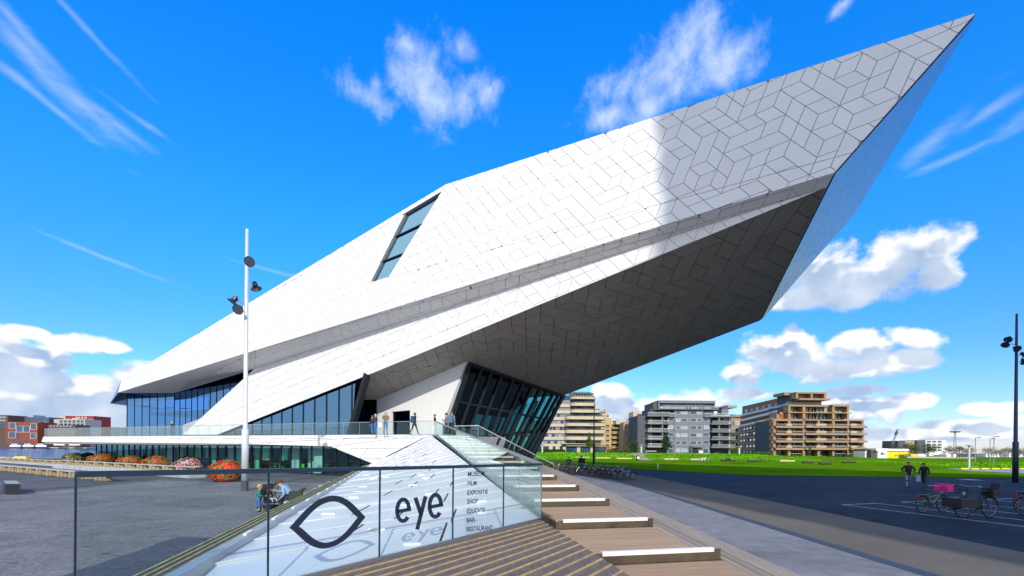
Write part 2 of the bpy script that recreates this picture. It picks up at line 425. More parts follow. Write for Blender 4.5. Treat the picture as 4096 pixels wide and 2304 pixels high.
# ================================================================== GROUND
def poly_sheet(name, pts, z, m, parent=None, kind=None):
    o = mesh_obj(name, [(p[0], p[1], z) for p in pts], [tuple(range(len(pts)))] if area2(pts) > 0 else [tuple(range(len(pts) - 1, -1, -1))], m, parent)
    if kind: o['kind'] = kind
    return o
M_COB = None
def ground_mats():
    global M_COB, M_ASPH, M_PATH, M_BROWN, M_BLUEPAV, M_GRASS, M_WATER, M_WEED
    # worn stone setts: voronoi relief
    m = bpy.data.materials.new('stone_setts'); m.use_nodes = True
    nt = m.node_tree; N, L = nt.nodes, nt.links; b = N['Principled BSDF']; b.inputs['Roughness'].default_value = 0.85; b.inputs['Specular IOR Level'].default_value = 0.15
    tc = N.new('ShaderNodeTexCoord')
    mp = N.new('ShaderNodeMapping'); mp.inputs['Scale'].default_value = (1.0, 1.5, 1); mp.inputs['Rotation'].default_value = (0, 0, 0.5)
    L.new(tc.outputs['Object'], mp.inputs[0])
    br = N.new('ShaderNodeTexBrick'); br.inputs['Scale'].default_value = 3.6; br.inputs['Mortar Size'].default_value = 0.03
    br.inputs['Color1'].default_value = (0.155, 0.158, 0.170, 1); br.inputs['Color2'].default_value = (0.225, 0.228, 0.240, 1); br.inputs['Mortar'].default_value = (0.125, 0.123, 0.125, 1)
    L.new(mp.outputs[0], br.inputs['Vector'])
    nz = N.new('ShaderNodeTexNoise'); nz.inputs['Scale'].default_value = 0.28; nz.inputs['Detail'].default_value = 9; nz.inputs['Roughness'].default_value = 0.72; nz.inputs['Distortion'].default_value = 0.8
    L.new(tc.outputs['Object'], nz.inputs['Vector'])
    nz2 = N.new('ShaderNodeTexNoise'); nz2.inputs['Scale'].default_value = 9.0; nz2.inputs['Detail'].default_value = 6
    L.new(tc.outputs['Object'], nz2.inputs['Vector'])
    r1 = N.new('ShaderNodeMapRange'); r1.inputs['From Min'].default_value = 0.3; r1.inputs['From Max'].default_value = 0.72; r1.inputs['To Min'].default_value = 0.62; r1.inputs['To Max'].default_value = 1.42
    L.new(nz.outputs['Fac'], r1.inputs['Value'])
    r2 = N.new('ShaderNodeMapRange'); r2.inputs['From Min'].default_value = 0.3; r2.inputs['From Max'].default_value = 0.7; r2.inputs['To Min'].default_value = 0.8; r2.inputs['To Max'].default_value = 1.2
    L.new(nz2.outputs['Fac'], r2.inputs['Value'])
    mm = N.new('ShaderNodeMath'); mm.operation = 'MULTIPLY'; L.new(r1.outputs[0], mm.inputs[0]); L.new(r2.outputs[0], mm.inputs[1])
    n4 = N.new('ShaderNodeTexNoise'); n4.inputs['Scale'].default_value = 4.5; n4.inputs['Detail'].default_value = 3; L.new(tc.outputs['Object'], n4.inputs['Vector'])
    r4 = N.new('ShaderNodeMapRange'); r4.inputs['From Min'].default_value = 0.62; r4.inputs['From Max'].default_value = 0.70; r4.inputs['To Min'].default_value = 1.0; r4.inputs['To Max'].default_value = 0.45; L.new(n4.outputs['Fac'], r4.inputs['Value'])
    m4 = N.new('ShaderNodeMath'); m4.operation = 'MULTIPLY'; L.new(mm.outputs[0], m4.inputs[0]); L.new(r4.outputs[0], m4.inputs[1]); mm = m4
    sc = N.new('ShaderNodeVectorMath'); sc.operation = 'SCALE'; L.new(br.outputs['Color'], sc.inputs[0]); L.new(mm.outputs[0], sc.inputs['Scale'])
    L.new(sc.outputs[0], b.inputs['Base Color'])
    bp = N.new('ShaderNodeBump'); bp.inputs['Strength'].default_value = 0.5; bp.inputs['Distance'].default_value = 0.03
    L.new(nz2.outputs['Fac'], bp.inputs['Height']); L.new(bp.outputs[0], b.inputs['Normal'])
    M_COB = m
    M_ASPH = mat('smooth_asphalt', (0.105, 0.108, 0.118), 0.8, patch=(0.13, 0.25), spec=0.06, var=0.22, scale=0.5, bump=0.3, bscale=60, detail=8)
    M_PATH = mat('grey_path_setts', (0.20, 0.205, 0.22), 0.75, patch=(0.35, 0.18), spec=0.06, var=0.16, scale=2.2, bump=0.5, bscale=25, detail=8)
    M_BROWN = mat('brown_asphalt', (0.145, 0.13, 0.11), 0.8, patch=(0.3, 0.12), spec=0.06, var=0.12, scale=18, bump=0.5, bscale=70, detail=6)
    M_BLUEPAV = mat('shade_dark_paving', (0.022, 0.028, 0.042), 0.7, patch=(0.22, 0.35), spec=0.06, var=0.28, scale=1.2, bump=0.5, bscale=14, stretch=(1, 3, 1), detail=8)  # blue-grey paving, its colour deepened to hold the tower's shade
    M_GRASS = mat('mown_grass', (0.062, 0.175, 0.003), 1.0, patch=(0.10, 0.35), spec=0.0, col2=(0.115, 0.225, 0.008), scale=1.1, bump=1.0, bscale=9, detail=8)
    M_WEED = mat('rough_grass', (0.08, 0.30, 0.008), 0.9, patch=(0.2, 0.4), spec=0.0, col2=(0.18, 0.42, 0.02), scale=0.6, bump=1.0, bscale=3, detail=8)
    w = bpy.data.materials.new('river_water'); w.use_nodes = True
    nt = w.node_tree; N, L = nt.nodes, nt.links; b = N['Principled BSDF']
    b.inputs['Base Color'].default_value = (0.012, 0.085, 0.20, 1); b.inputs['Roughness'].default_value = 0.12
    tc = N.new('ShaderNodeTexCoord'); mp = N.new('ShaderNodeMapping'); mp.inputs['Scale'].default_value = (0.35, 0.8, 1)
    L.new(tc.outputs['Object'], mp.inputs[0])
    nz = N.new('ShaderNodeTexNoise'); nz.inputs['Scale'].default_value = 0.8; nz.inputs['Detail'].default_value = 5
    L.new(mp.outputs[0], nz.inputs['Vector'])
    bp = N.new('ShaderNodeBump'); bp.inputs['Strength'].default_value = 1.0; bp.inputs['Distance'].default_value = 0.9
    L.new(nz.outputs['Fac'], bp.inputs['Height']); L.new(bp.outputs[0], b.inputs['Normal'])
    M_WATER = w
ground_mats()
# land sheet with the quay edge on the left; water beyond it
QY = 82.0
poly_sheet('ground', [(-900, -900), (900, -900), (900, 1500), (-52, 1500), (-52, QY + 8), (-60, QY + 4), (-900, QY)], -0.012, M_ASPH, kind='structure')
poly_sheet('water', [(-2500, QY - 30), (-51, QY - 30), (-51, 2500), (-2500, 2500)], -1.25, M_WATER, kind='structure')
q = MB().box(-900, QY - 0.6, -2.0, -60, QY, 0.10).box(-60.0, QY + 7.4, -2.0, -52, QY + 8, 0.10).box(-52.6, QY + 8.0, -2, -52, 700, 0.05).build('quay_kerb', mat('quay_stone', (0.22, 0.22, 0.22), 0.8, var=0.2), None); q['kind'] = 'structure'
poly_sheet('setts_plaza', [(-22.6, -40), (8.0, -40), (8.0, 34), (-12.5, 30.5), (-24.5, 31.5)], -0.004, M_COB, kind='structure')
poly_sheet('grey_path', [(4.6, -30), (8.0, -30), (8.0, 41), (7.0, 60), (-4, 60), (-4, 36), (4.2, 36)], 0.004, M_PATH, kind='structure')
poly_sheet('brown_path', [(8.35, -30), (12.5, -30), (12.3, 40), (11, 58), (8.0, 58), (8.35, 41)], 0.004, M_BROWN, kind='structure')
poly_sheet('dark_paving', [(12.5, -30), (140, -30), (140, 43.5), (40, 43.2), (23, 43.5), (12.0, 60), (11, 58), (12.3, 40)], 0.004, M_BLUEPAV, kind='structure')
g = MB().box(8.0, -30, -0.05, 8.35, 41, 0.012).build('dark_strip', mat('strip_dark', (0.035, 0.045, 0.06), 0.6), None); g['kind'] = 'structure'  # flat dark strip between the grey and the brown path

# lawn and bank
def lawn():
    vs = []; fs = []
    xs = [-60 + 6 * i for i in range(76)]
    ys = [61.5, 70, 80, 90, 100, 108, 114, 120, 124, 128, 132, 136, 141, 146, 152, 160, 175, 200, 230, 300]
    def near(x):
        pts = [(-60, 63), (11, 62), (23, 43.8), (40, 43.6), (400, 43.6)]
        for (a, ya), (b, yb) in zip(pts, pts[1:]):
            if a <= x <= b: return ya + (yb - ya) * (x - a) / (b - a)
        return 62
    for x in xs:
        for j, y in enumerate(ys):
            yy = y if j > 3 else near(x) + (ys[4] - near(x)) * j / 4.0
            right = min(1.0, max(0.0, (x - 78) / 60.0)) if x > 78 else 0.0
            t = min(1.0, max(0.0, (yy - 108) / 34.0)); t = t * t * (3 - 2 * t)
            h = 1.15 * t * (1 - right)
            h += (0.35 * (mnoise.noise(V((x * 0.09, yy * 0.12, 0)))) + 0.12 * mnoise.noise(V((x * .5, yy * .5, 3)))) * t * (1 - right)
            vs.append((x, yy, 0.03 + max(0, h)))
    n = len(ys)
    for i in range(len(xs) - 1):
        for j in range(n - 1):
            a = i * n + j; fs.append((a, a + n, a + n + 1, a + 1))
    return mesh_obj('lawn', vs, fs, M_GRASS, smooth=True)
lw = lawn(); lw['kind'] = 'structure'
def bank_h(x, y):
    right = min(1.0, max(0.0, (x - 78) / 60.0)) if x > 78 else 0.0
    t = min(1.0, max(0.0, (y - 108) / 34.0)); t = t * t * (3 - 2 * t)
    return 0.03 + max(0, (1.15 + 0.35 * mnoise.noise(V((x * 0.09, y * 0.12, 0)))) * t * (1 - right))
# tufts of rough grass on the bank
def tufts():
    r = random.Random(3); vs = []; fs = []
    for _ in range(52000):
        x = r.uniform(0, 175); y = 112 + (r.random() ** 1.3) * 42
        if x > 78: y = r.uniform(78, 112)
        z = bank_h(x, y); h = r.uniform(0.06, 0.24); w = r.uniform(0.08, 0.28); a = r.uniform(0, math.pi)
        dx, dy = math.cos(a) * w, math.sin(a) * w; b = len(vs)
        vs += [(x - dx, y - dy, z), (x + dx, y + dy, z), (x + r.uniform(-.2, .2), y + r.uniform(-.2, .2), z + h)]
        fs.append((b, b + 1, b + 2))
    o = mesh_obj('grass_tufts', vs, fs, M_WEED)
    tag(o, 'rough green grass on the low bank before the apartments', 'grass', kind='stuff')
tufts()

# ================================================================== MUSEUM
SX, SY = 0.871, -0.491                                    # direction of the long facade, towards the tip
LEAN = R(7.0)
PU = V((8.8, 26.0, 15.1)); NU = V((SY * math.cos(LEAN), -SX * math.cos(LEAN), math.sin(LEAN)))
def U(px, py): return on_pl(px, py, PU, NU)
U0, U1, U2, U3, U5 = U(486, 1519), U(1783, 738), U(3905, 52), U(3338, 692), U(473, 1570)
# lower facade: vertical plane
PLa, PLb = V((5.56, 28.8, 0)), V((-27.3, 48.3, 0))
dl = (PLa - PLb).normalized(); NL = V((dl.y, -dl.x, 0))
def LW(px, py): return on_pl(px, py, PLa, NL)
I2, T2 = LW(1018, 1475), LW(3306, 750)
LB_, LC_ = LW(1480, 1497), LW(869, 1739)
LD_ = LW(731, 1739)
I1 = at(698, 1572, 60.0); I0 = at(509, 1572, 62.5); I2g = at(1018, 1475, 51.5)
# belly plane
Bm = LW(2400, 1119); Q2 = at(2254, 1582, 46.0)
NB = (Bm - LB_).cross(Q2 - LB_).normalized()
if NB.z > 0: NB = -NB
def BL(px, py): return on_pl(px, py, LB_, NB)
T2b = BL(3306, 750)
Q1, Q3, Q4, Q5 = BL(3042, 1281), BL(1866, 1447), BL(1507, 1599), BL(1455, 1598)
NS = (U3 - U2).cross(Q1 - U2).normalized()
if NS.x < 0: NS = -NS
RR = on_pl(3415, 854, U2, NS)
inw = V((-SY, SX, 0))
RB0 = V((U0.x, U0.y, U0.z - 0.3)) + inw * 16; RB1 = V((U1.x, U1.y, U1.z - 0.6)) + inw * 20 + V((6, 0, 0))
SHIPS = [('U0',U0),('U1',U1),('U2',U2),('U3',U3),('U5',U5),('I2',I2),('T2',T2),('LB',LB_),('LC',LC_),('Q1',Q1),('Q2',Q2),('Q3',Q3),('Q4',Q4),('RR',RR)]

museum = thing('museum_building', 'huge angular white panelled museum with a pointed cantilevered upper floor', 'building', (-8, 42, 0))
museum.location = (0, 0, 0)
BM = museum
TZ = 3.43
win = [(1767, 766), (1621, 853), (1484, 1127), (1555, 1108)]
winP = [U(*p) for p in win]
def axes(n, u):
    u = (u - n * u.dot(n)).normalized(); return u, n.cross(u).normalized()
def to2(p, O, u, v): d = p - O; return (d.dot(u), d.dot(v))
def to3(q, O, u, v): return O + u * q[0] + v * q[1]
def tri_split(name, pts3, mt, n, hole=None):
    """flat backing with an optional convex hole"""
    u, v = axes(n, pts3[1] - pts3[0]); O = pts3[0]
    p2 = [to2(p, O, u, v) for p in pts3]
    mb = MB()
    if hole:
        for c in minus_convex(p2, [to2(p, O, u, v) for p in hole]):
            if area2(c) < 0: c = c[::-1]
            mb.add([to3(q, O, u, v) for q in c], [tuple(range(len(c)))])
    else:
        mb.add(pts3, [tuple(range(len(pts3)))])
    return mb
# ---- hull
hull = MB()
ubase = [U0, U5, U3, U2, U1]
u_, v_ = axes(NU, V((SX, SY, 0)))
p2 = [to2(p, PU, u_, v_) for p in ubase]; h2 = [to2(p, PU, u_, v_) for p in winP]
for c in minus_convex(p2, h2):
    hull.add([to3(q, PU, u_, v_) - NU * 0.05 for q in c], [tuple(range(len(c)))])
off = -NU * 0.05
hull.add([U0, U1, RB1, RB0], [(0, 1, 2, 3)])
hull.add([U1, U2, RR, RB1], [(0, 1, 2, 3)])
hull.add([U5, U3, T2, I2, I1, I0], [(0, 5, 4, 3, 2, 1)])
hull.add([T2, LW(731, 1700), LW(731, 1739), LC_, LB_], [(0, 4, 3, 2, 1)])
hull.add([I2, T2, LD_], [(0, 2, 1)])
hull.add([LB_, T2, U3, Q1, Q2, Q3], [(0, 5, 4, 3, 1)]) if False else None
bly = MB(); bly.add([LB_, T2b, Q1, Q3], [(0, 3, 2, 1)]); bly.add([Q1, Q2, Q3], [(0, 2, 1)])
bly.add([LB_, Q3, Q4, Q5], [(0, 3, 2, 1)]); bly.build('belly_backing', mat('dark_backing', (0.045, 0.045, 0.045), .8), BM)
hull.add([T2b, U3, Q1], [(0, 1, 2)]); hull.add([T2, T2b, U3], [(0, 1, 2)])
hull.add([RR, Q1, Q2, RB1], [(0, 1, 2, 3)])
gr_ = [V((Q2.x, Q2.y + 14, 0)), V((RB1.x - 4, RB1.y + 3, 0)), V((RB0.x, RB0.y + 2, 0))]
hull.add([Q2, V((Q2.x - 8, Q2.y + 16, 9)), RB1], [(0, 1, 2)])
hull.add([RB1, V((Q2.x - 8, Q2.y + 16, 9)), V((-43, 78, 9)), RB0], [(0, 1, 2, 3)])
hull.add([V((-5, 61, 8.9)), V((-5, 61, 0)), V((-60, 84, 0)), V((-60, 84, 8.9))], [(0, 1, 2, 3)])
EL, ER = at(440, 1614, 66.0), at(509, 1614, 63.0)
hull.build('hull_shell', M_JOINT, BM)
# left under-nose facet and end wall
nose = MB().add([U5, EL, ER, I0], [(0, 1, 2, 3)]).add([U0, U5, EL, RB0], [(0, 3, 2, 1)]).add([EL, ER, RB0 + V((0, 0, -4))], [(0, 1, 2)])
nose.build('nose_soffit', mat('blue_metal_soffit', (0.05, 0.10, 0.18), 0.2, 0.8), BM)

# ---- cladding
def lozenges(nx, ny, seed, flips=9):
    """random lozenge tiling of the triangular lattice, as lists of lattice corners"""
    r = random.Random(seed)
    DIR = [(1, 0), (0, 1), (-1, 1), (-1, 0), (0, -1), (1, -1)]
    removed = set()
    def e(a, b): return (a, b) if a < b else (b, a)
    for i in range(-2, nx + 3):
        for j in range(-2, ny + 3):
            if (i - j) % 3 == 0:
                for k in (0, 2, 4):
                    removed.add(e((i, j), (i + DIR[k][0], j + DIR[k][1])))
    for _ in range(nx * ny * flips):
        i, j = r.randrange(0, nx), r.randrange(0, ny)
        st = [e((i, j), (i + d[0], j + d[1])) in removed for d in DIR]
        if st == [True, False] * 3 or st == [False, True] * 3:
            for k, d in enumerate(DIR):
                ed = e((i, j), (i + d[0], j + d[1]))
                if st[k]: removed.discard(ed)
                else: removed.add(ed)
    loz = {}
    for (a, b) in removed:
        d = (b[0] - a[0], b[1] - a[1])
        k = DIR.index(d) if d in DIR else None
        if k is None: continue
        l = DIR[(k + 1) % 6]; m = DIR[(k - 1) % 6]
        # corners: a, a+m, b, a+l
        loz[(a, k)] = [a, (a[0] + m[0], a[1] + m[1]), b, (a[0] + l[0], a[1] + l[1])]
    # merge some neighbours of one orientation into long parallelograms
    keys = sorted(loz); used = set(); out = []
    r.shuffle(keys)
    for key in keys:
        if key in used: continue
        (a, k) = key
        used.add(key); q = loz[key]; done = False
        if r.random() < 0.62:
            for s in r.sample([(k - 1) % 6, (k + 1) % 6], 2):
                d = DIR[s]; nb = ((a[0] + d[0], a[1] + d[1]), k)
                if nb in loz and nb not in used:
                    used.add(nb); q2 = loz[nb]
                    if s == (k - 1) % 6: out.append([q[0], q2[1], q2[2], q[3]])
                    else: out.append([q[0], q[1], q2[2], q2[3]])
                    done = True; break
        if not done: out.append(q)
    return out
PANELS = []           # (apparent size, verts, normal, material)
def clad(pts3, n, udir, L, seed, holes=(), gap=0.032, th=0.045, skew=0.0, m=None, squash=1.0, group='cladding_panel', convex=None):
    u, v = axes(n, udir); O = sum(pts3, V((0, 0, 0))) / len(pts3)
    P2 = [to2(p, O, u, v) for p in pts3]
    x0, x1 = min(p[0] for p in P2), max(p[0] for p in P2); y0, y1 = min(p[1] for p in P2), max(p[1] for p in P2)
    hy = L * math.sqrt(3) / 2 * squash
    ny = int((y1 - y0) / hy) + 4; nx = int((x1 - x0) / L + ny / 2) + 5
    hs = [[to2(p, O, u, v) for p in h] for h in holes]
    pieces = convex and [[to2(p, O, u, v) for p in c] for c in convex] or [P2]
    def pos(c):
        return (x0 - L * (ny / 2 + 1) + L * (c[0] + c[1] * 0.5) , y0 - hy * 1.5 + hy * c[1])
    for lz in lozenges(nx, ny, seed):
        base = [pos(c) for c in lz]
        if area2(base) < 0: base = base[::-1]
        for pc in pieces:
            p = clip_convex(base, pc)
            if len(p) < 3 or abs(area2(p)) < 0.02: continue
            cur = [p]
            for h in hs:
                nxt = []
                for c in cur: nxt += minus_convex(c, h)
                cur = nxt
            for c in cur:
                if area2(c) < 0: c = c[::-1]
                c = inset(c, gap / 2)
                if len(c) < 3 or abs(area2(c)) < 0.03: continue
                cc = [c[0]]
                for qv in c[1:]:
                    if math.hypot(qv[0] - cc[-1][0], qv[1] - cc[-1][1]) > 0.01: cc.append(qv)
                if len(cc) < 3: continue
                top = [to3(qv, O, u, v) + n * (th * 0.4) for qv in cc]
                ctr = sum(top, V((0, 0, 0))) / len(top)
                d = ctr - EYE
                size = abs(area2(cc)) * abs(n.dot(d.normalized())) / max(d.length_squared, 1)
                PANELS.append((size, top, n, th, m or M_PANEL))
clad([U0, U5, U3, U2, U1], NU, V((SX, SY, 0.16)), 0.88, 11, holes=[winP])
clad([I2, T2, LB_, LC_, LD_], NL, V((dl.x, dl.y, 0.2)), 0.88, 12)
NSo = (U3 - U5).cross(I2 - U5).normalized()
if NSo.z > 0: NSo = -NSo
# soffits
def soff(pts, seed, L=1.1, g=0.03):
    n = (pts[1] - pts[0]).cross(pts[2] - pts[0]).normalized()
    if n.z > 0: n = -n
    clad(pts, n, pts[1] - pts[0], L, seed, gap=g)
Ua = U(1024, 1400)
soff([U5, Ua, I1], 21); soff([Ua, I2, I1], 22) ; soff([I0, U5, I1], 23); soff([Ua, U3, T2], 24); soff([Ua, T2, I2], 25)
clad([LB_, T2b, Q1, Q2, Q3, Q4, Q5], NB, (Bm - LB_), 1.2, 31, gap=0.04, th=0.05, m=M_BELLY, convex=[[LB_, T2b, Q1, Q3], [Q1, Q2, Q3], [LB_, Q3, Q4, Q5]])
M_SIDE = bpy.data.materials.new('brushed_mirror_metal'); M_SIDE.use_nodes = True
def side_mat():
    nt = M_SIDE.node_tree; N, L = nt.nodes, nt.links; b = N['Principled BSDF']
    b.inputs['Base Color'].default_value = (0.17, 0.33, 0.50, 1); b.inputs['Metallic'].default_value = 1.0; b.inputs['Roughness'].default_value = 0.27
    tc = N.new('ShaderNodeTexCoord'); mp = N.new('ShaderNodeMapping'); mp.inputs['Rotation'].default_value = (0, 0.5, 0); mp.inputs['Scale'].default_value = (2.2, 2.2, 0.35)
    L.new(tc.outputs['Object'], mp.inputs[0]); nz = N.new('ShaderNodeTexNoise'); nz.inputs['Scale'].default_value = 1.3; nz.inputs['Detail'].default_value = 5
    L.new(mp.outputs[0], nz.inputs['Vector']); bp = N.new('ShaderNodeBump'); bp.inputs['Strength'].default_value = 0.3; bp.inputs['Distance'].default_value = 0.25
    L.new(nz.outputs['Fac'], bp.inputs['Height']); L.new(bp.outputs[0], b.inputs['Normal'])
side_mat()
sd = MB(); sd.add([p + NS * 0.06 for p in (U2, U3, Q1, RR)], [(0, 1, 2, 3)]); sd.build('tip_side_face', M_SIDE, BM)
# ================================================================== museum: terrace, glazing, entrance
FD = V((-0.9135, 0.407, 0)); PF = V((-10.0, 36.0, 0)); NF = V((FD.y * -1, FD.x, 0))
if NF.y > 0: NF = -NF
def F(px, py): return on_pl(px, py, PF, NF)
fas = [F(174, 1743), F(166, 1768), F(950, 1776), F(1322, 1786), F(1489, 1854), F(1722, 1738)]
PEAK, LB1 = fas[5], fas[4]
TZ = PEAK.z
fas[0].z = TZ
mb = MB()
mb.add([p - NF * 0.05 for p in fas[:4]] + [fas[5] - NF * 0.05], [(0, 1, 2, 3, 4)]); mb.add([fas[3] - NF * 0.05, fas[4] - NF * 0.05, fas[5] - NF * 0.05], [(0, 1, 2)])
mb.build('terrace_fascia', M_JOINT, BM)
clad(fas, NF, -FD, 1.7, 41, convex=[[fas[0], fas[1], fas[2], fas[5]], [fas[2], fas[3], fas[5]], [fas[3], fas[4], fas[5]]], squash=0.55, gap=0.03)
M_TERR = mat('terrace_paving', (0.30, 0.30, 0.30), 0.7, var=0.1)
sl_ = [(fas[0].x - NF.x * .07, fas[0].y - NF.y * .07), (PEAK.x - NF.x * .07, PEAK.y - NF.y * .07), (-3.05, 34.6), (-2.9, 38.6), (-0.6, 41.0), (-3.0, 57), (-45, 82), (-78, 82)]
MB().prism(sl_, 2.52, TZ).build('terrace_slab', M_TERR, BM)
# rooms: dark floors and back walls
MB().prism([(-12.8, 40), (-4.4, 39.4), (-3.0, 57), (-45, 80), (-58, 66), (-40, 58)], TZ, TZ + 0.02).build('room_floor', M_INTF, BM)

def glazed(parent, O, u, v, n, poly, w, frame=0.05, depth=0.06, hs=(), gm=None, start=0.0, fm=None, jit=0.0, seed=1, pane='glass_pane'):
    """vertical strips of glass between mullions inside a convex polygon given in (u, v)"""
    r = random.Random(seed); fm = fm or M_DARK
    x0, x1 = min(p[0] for p in poly), max(p[0] for p in poly)
    x = x0 + start; prev = x0 if start == 0 else x0
    xs = [x0]
    while x < x1 - 0.25 * w:
        if x > x0 + 0.2 * w: xs.append(x + r.uniform(-jit, jit))
        x += w
    xs.append(x1)
    mull = MB()
    for a, b in zip(xs, xs[1:]):
        c = clip(clip(poly, a, 0, 1, 0), b, 0, -1, 0)
        if len(c) < 3: continue
        c = inset(c, 0.01)
        if len(c) < 3: continue
        if area2(c) < 0: c = c[::-1]
        MBp = MB().slab([to3(q, O, u, v) for q in c], n, 0.02)
        MBp.build(pane, gm or G_BLUE, parent)
    for xx in xs[1:-1]:
        ys = []
        for i in range(len(poly)):
            a, b = poly[i], poly[(i + 1) % len(poly)]
            if (a[0] - xx) * (b[0] - xx) <= 0 and abs(a[0] - b[0]) > 1e-6:
                ys.append(a[1] + (b[1] - a[1]) * (xx - a[0]) / (b[0] - a[0]))
        if len(ys) >= 2 and max(ys) - min(ys) > 0.1:
            MB().bar(to3((xx, min(ys)), O, u, v) + n * 0.02, to3((xx, max(ys)), O, u, v) + n * 0.02, frame, depth, up=n).build('mullion', fm, parent)
    for i in range(len(poly)):
        a, b = poly[i], poly[(i + 1) % len(poly)]
        MB().bar(to3(a, O, u, v) + n * 0.02, to3(b, O, u, v) + n * 0.02, frame * 1.2, depth * 1.1, up=n).build('window_frame', fm, parent)
    for h in hs:
        for a, b in zip(xs, xs[1:]):
            if r.random() < h[1]:
                c = clip(clip(poly, a + 0.05, 0, 1, 0), b - 0.05, 0, -1, 0)
                if len(c) >= 3:
                    mid = (a + b) / 2; ys = [p[1] for p in c]
                    hh = h[0] + (r.uniform(-h[2], h[2]) if len(h) > 2 else 0)
                    if min(ys) + 0.3 < hh < max(ys) - 0.3:
                        MB().bar(to3((a + .05, hh), O, u, v), to3((b - .05, hh), O, u, v), 0.06, 0.08, up=n).build('transom', fm, parent)
def wallframe(A, B):
    u = V((B.x - A.x, B.y - A.y, 0)).normalized(); n = V((u.y, -u.x, 0))
    return u, V((0, 0, 1)), n
# upper left glass wall
A, B = V((I0.x, I0.y, 0)), V((I1.x, I1.y, 0)); u, v, n = wallframe(A, B); w = (B - A).length
glazed(BM, A, u, v, n, [(0, TZ), (w, TZ), (w, I1.z - .05), (0, I0.z - .05)], 1.42, hs=[(TZ + 4.1, 0.5, 0.8), (TZ + 2.0, 0.3, .5)], seed=2)
A, B = V((I1.x, I1.y, 0)), V((I2g.x, I2g.y, 0)); u, v, n = wallframe(A, B); w = (B - A).length
glazed(BM, A, u, v, n, [(0, TZ), (w, TZ), (w, I2g.z - .05), (0, I1.z - .05)], 1.42, hs=[(TZ + 3.6, 0.5, 0.8)], seed=3)
# ceiling band, floors and backing of that room
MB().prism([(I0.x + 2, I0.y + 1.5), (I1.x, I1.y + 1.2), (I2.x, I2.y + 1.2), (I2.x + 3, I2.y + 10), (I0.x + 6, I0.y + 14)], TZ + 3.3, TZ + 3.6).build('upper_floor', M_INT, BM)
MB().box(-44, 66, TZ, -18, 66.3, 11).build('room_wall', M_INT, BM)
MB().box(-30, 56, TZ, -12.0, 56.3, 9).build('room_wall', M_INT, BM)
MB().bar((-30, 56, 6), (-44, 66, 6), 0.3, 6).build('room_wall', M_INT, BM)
# triangular window of the lower facade
n = NL; u, v = V((dl.x, dl.y, 0)), V((0, 0, 1)); O = V((LB_.x, LB_.y, 0)) - n * 0.32
def PLr(px, py): return on_pl(px, py, O, n)
tri = [to2(PLr(*p), O, u, v) for p in [(872, 1738), (1405, 1742), (1409, 1690), (1474, 1500)]]
glazed(BM, O, u, v, n, tri, 1.75, frame=0.12, hs=[(TZ + 1.35, 0.0)], seed=5, gm=G_BLUE)
MB().bar(PLr(1477, 1497) + n * .2, PLr(1405, 1745) + n * .2, 0.42, 0.5, up=n).build('window_frame', M_DARK, BM)
# slit window in the upper facade
uu, vv = axes(NU, V((SX, SY, 0)))
Ow = PU - NU * 0.30
m1 = [U(1578, 943), U(1688, 890)]; m2 = [U(1525, 1043), U(1617, 1007)]
W0, W1, W2_, W3 = winP
for k, q in enumerate([[W1, W0, m1[1], m1[0]], [m1[0], m1[1], m2[1], m2[0]], [m2[0], m2[1], W3, W2_]]):
    q2 = [p - NU * 0.22 for p in q]
    pn = -NU if (q2[1] - q2[0]).cross(q2[2] - q2[0]).dot(NU) < 0 else NU
    MB().slab(q2, NU, 0.02).build('slit_pane', G_SLIT, BM)
for a, b in (m1, m2): MB().bar(a - NU * .16, b - NU * .16, 0.10, 0.10, up=NU).build('slit_frame', M_DARK, BM)
loop = [W0, W1, W2_, W3]
for i in range(4):
    a, b = loop[i], loop[(i + 1) % 4]
    MB().add([a - NU * .0, b - NU * .0, b - NU * .3, a - NU * .3], [(0, 1, 2, 3)]).build('slit_reveal', M_JOINT, BM)
cc = sum(loop, V((0, 0, 0))) / 4
bk = [p + (p - cc) * 0.5 - NU * 3.0 for p in loop]
MB().add(bk, [(0, 1, 2, 3)]).build('slit_room', mat('slit_room_blue', (0.20, 0.32, 0.45), 0.6), BM)
for (fa, fb) in (((0.12, 0.30), (0.85, 0.22)), ((0.12, 0.62), (0.62, 0.40)), ((0.10, 0.62), (0.45, 0.72)), ((0.10, 0.92), (0.55, 0.72))):
    def P_(f): 
        a = W1.lerp(W2_, f[1]); b = W0.lerp(W3, f[1]); return a.lerp(b, f[0]) - NU * 1.0
    MB().bar(P_(fa), P_(fb), 0.16, 0.3, up=NU).build('slit_truss', M_STEEL, BM)
# entrance doors, white wall with shop window, folded return
A, B = V((-17.0, 47.0, 0)), V((Q4.x, Q4.y, 0)); u, v, n = wallframe(A, B); w = (B - A).length
glazed(BM, A, u, v, n, [(0, TZ), (w, TZ), (w, Q4.z), (0, 7.2)], 1.25, hs=[(TZ + 2.25, 1.0)], seed=8, gm=G_DARK)
WN = V((Q3.x - Q4.x, Q3.y - Q4.y, 0)).normalized(); nW = V((WN.y, -WN.x, 0)); OW = V((Q4.x, Q4.y, 0)); vz = V((0, 0, 1))
def Wp(px, py): return on_pl(px, py, OW, nW)
Bp = V((Wp(1750, 1745).x, Wp(1750, 1745).y, TZ))
w2 = [to2(p, OW, WN, vz) for p in [V((Q4.x, Q4.y, TZ)), Bp, Q3, Q4]]
wh = [to2(Wp(*p), OW, WN, vz) for p in [(1567, 1738), (1640, 1738), (1640, 1641), (1567, 1647)]]
wh[0] = (wh[0][0], TZ + .02); wh[1] = (wh[1][0], TZ + .02)
ww = MB()
for c in minus_convex(w2, wh):
    if area2(c) < 0: c = c[::-1]
    ww.slab([to3(q_, OW, WN, vz) for q_ in c], nW, 0.3)
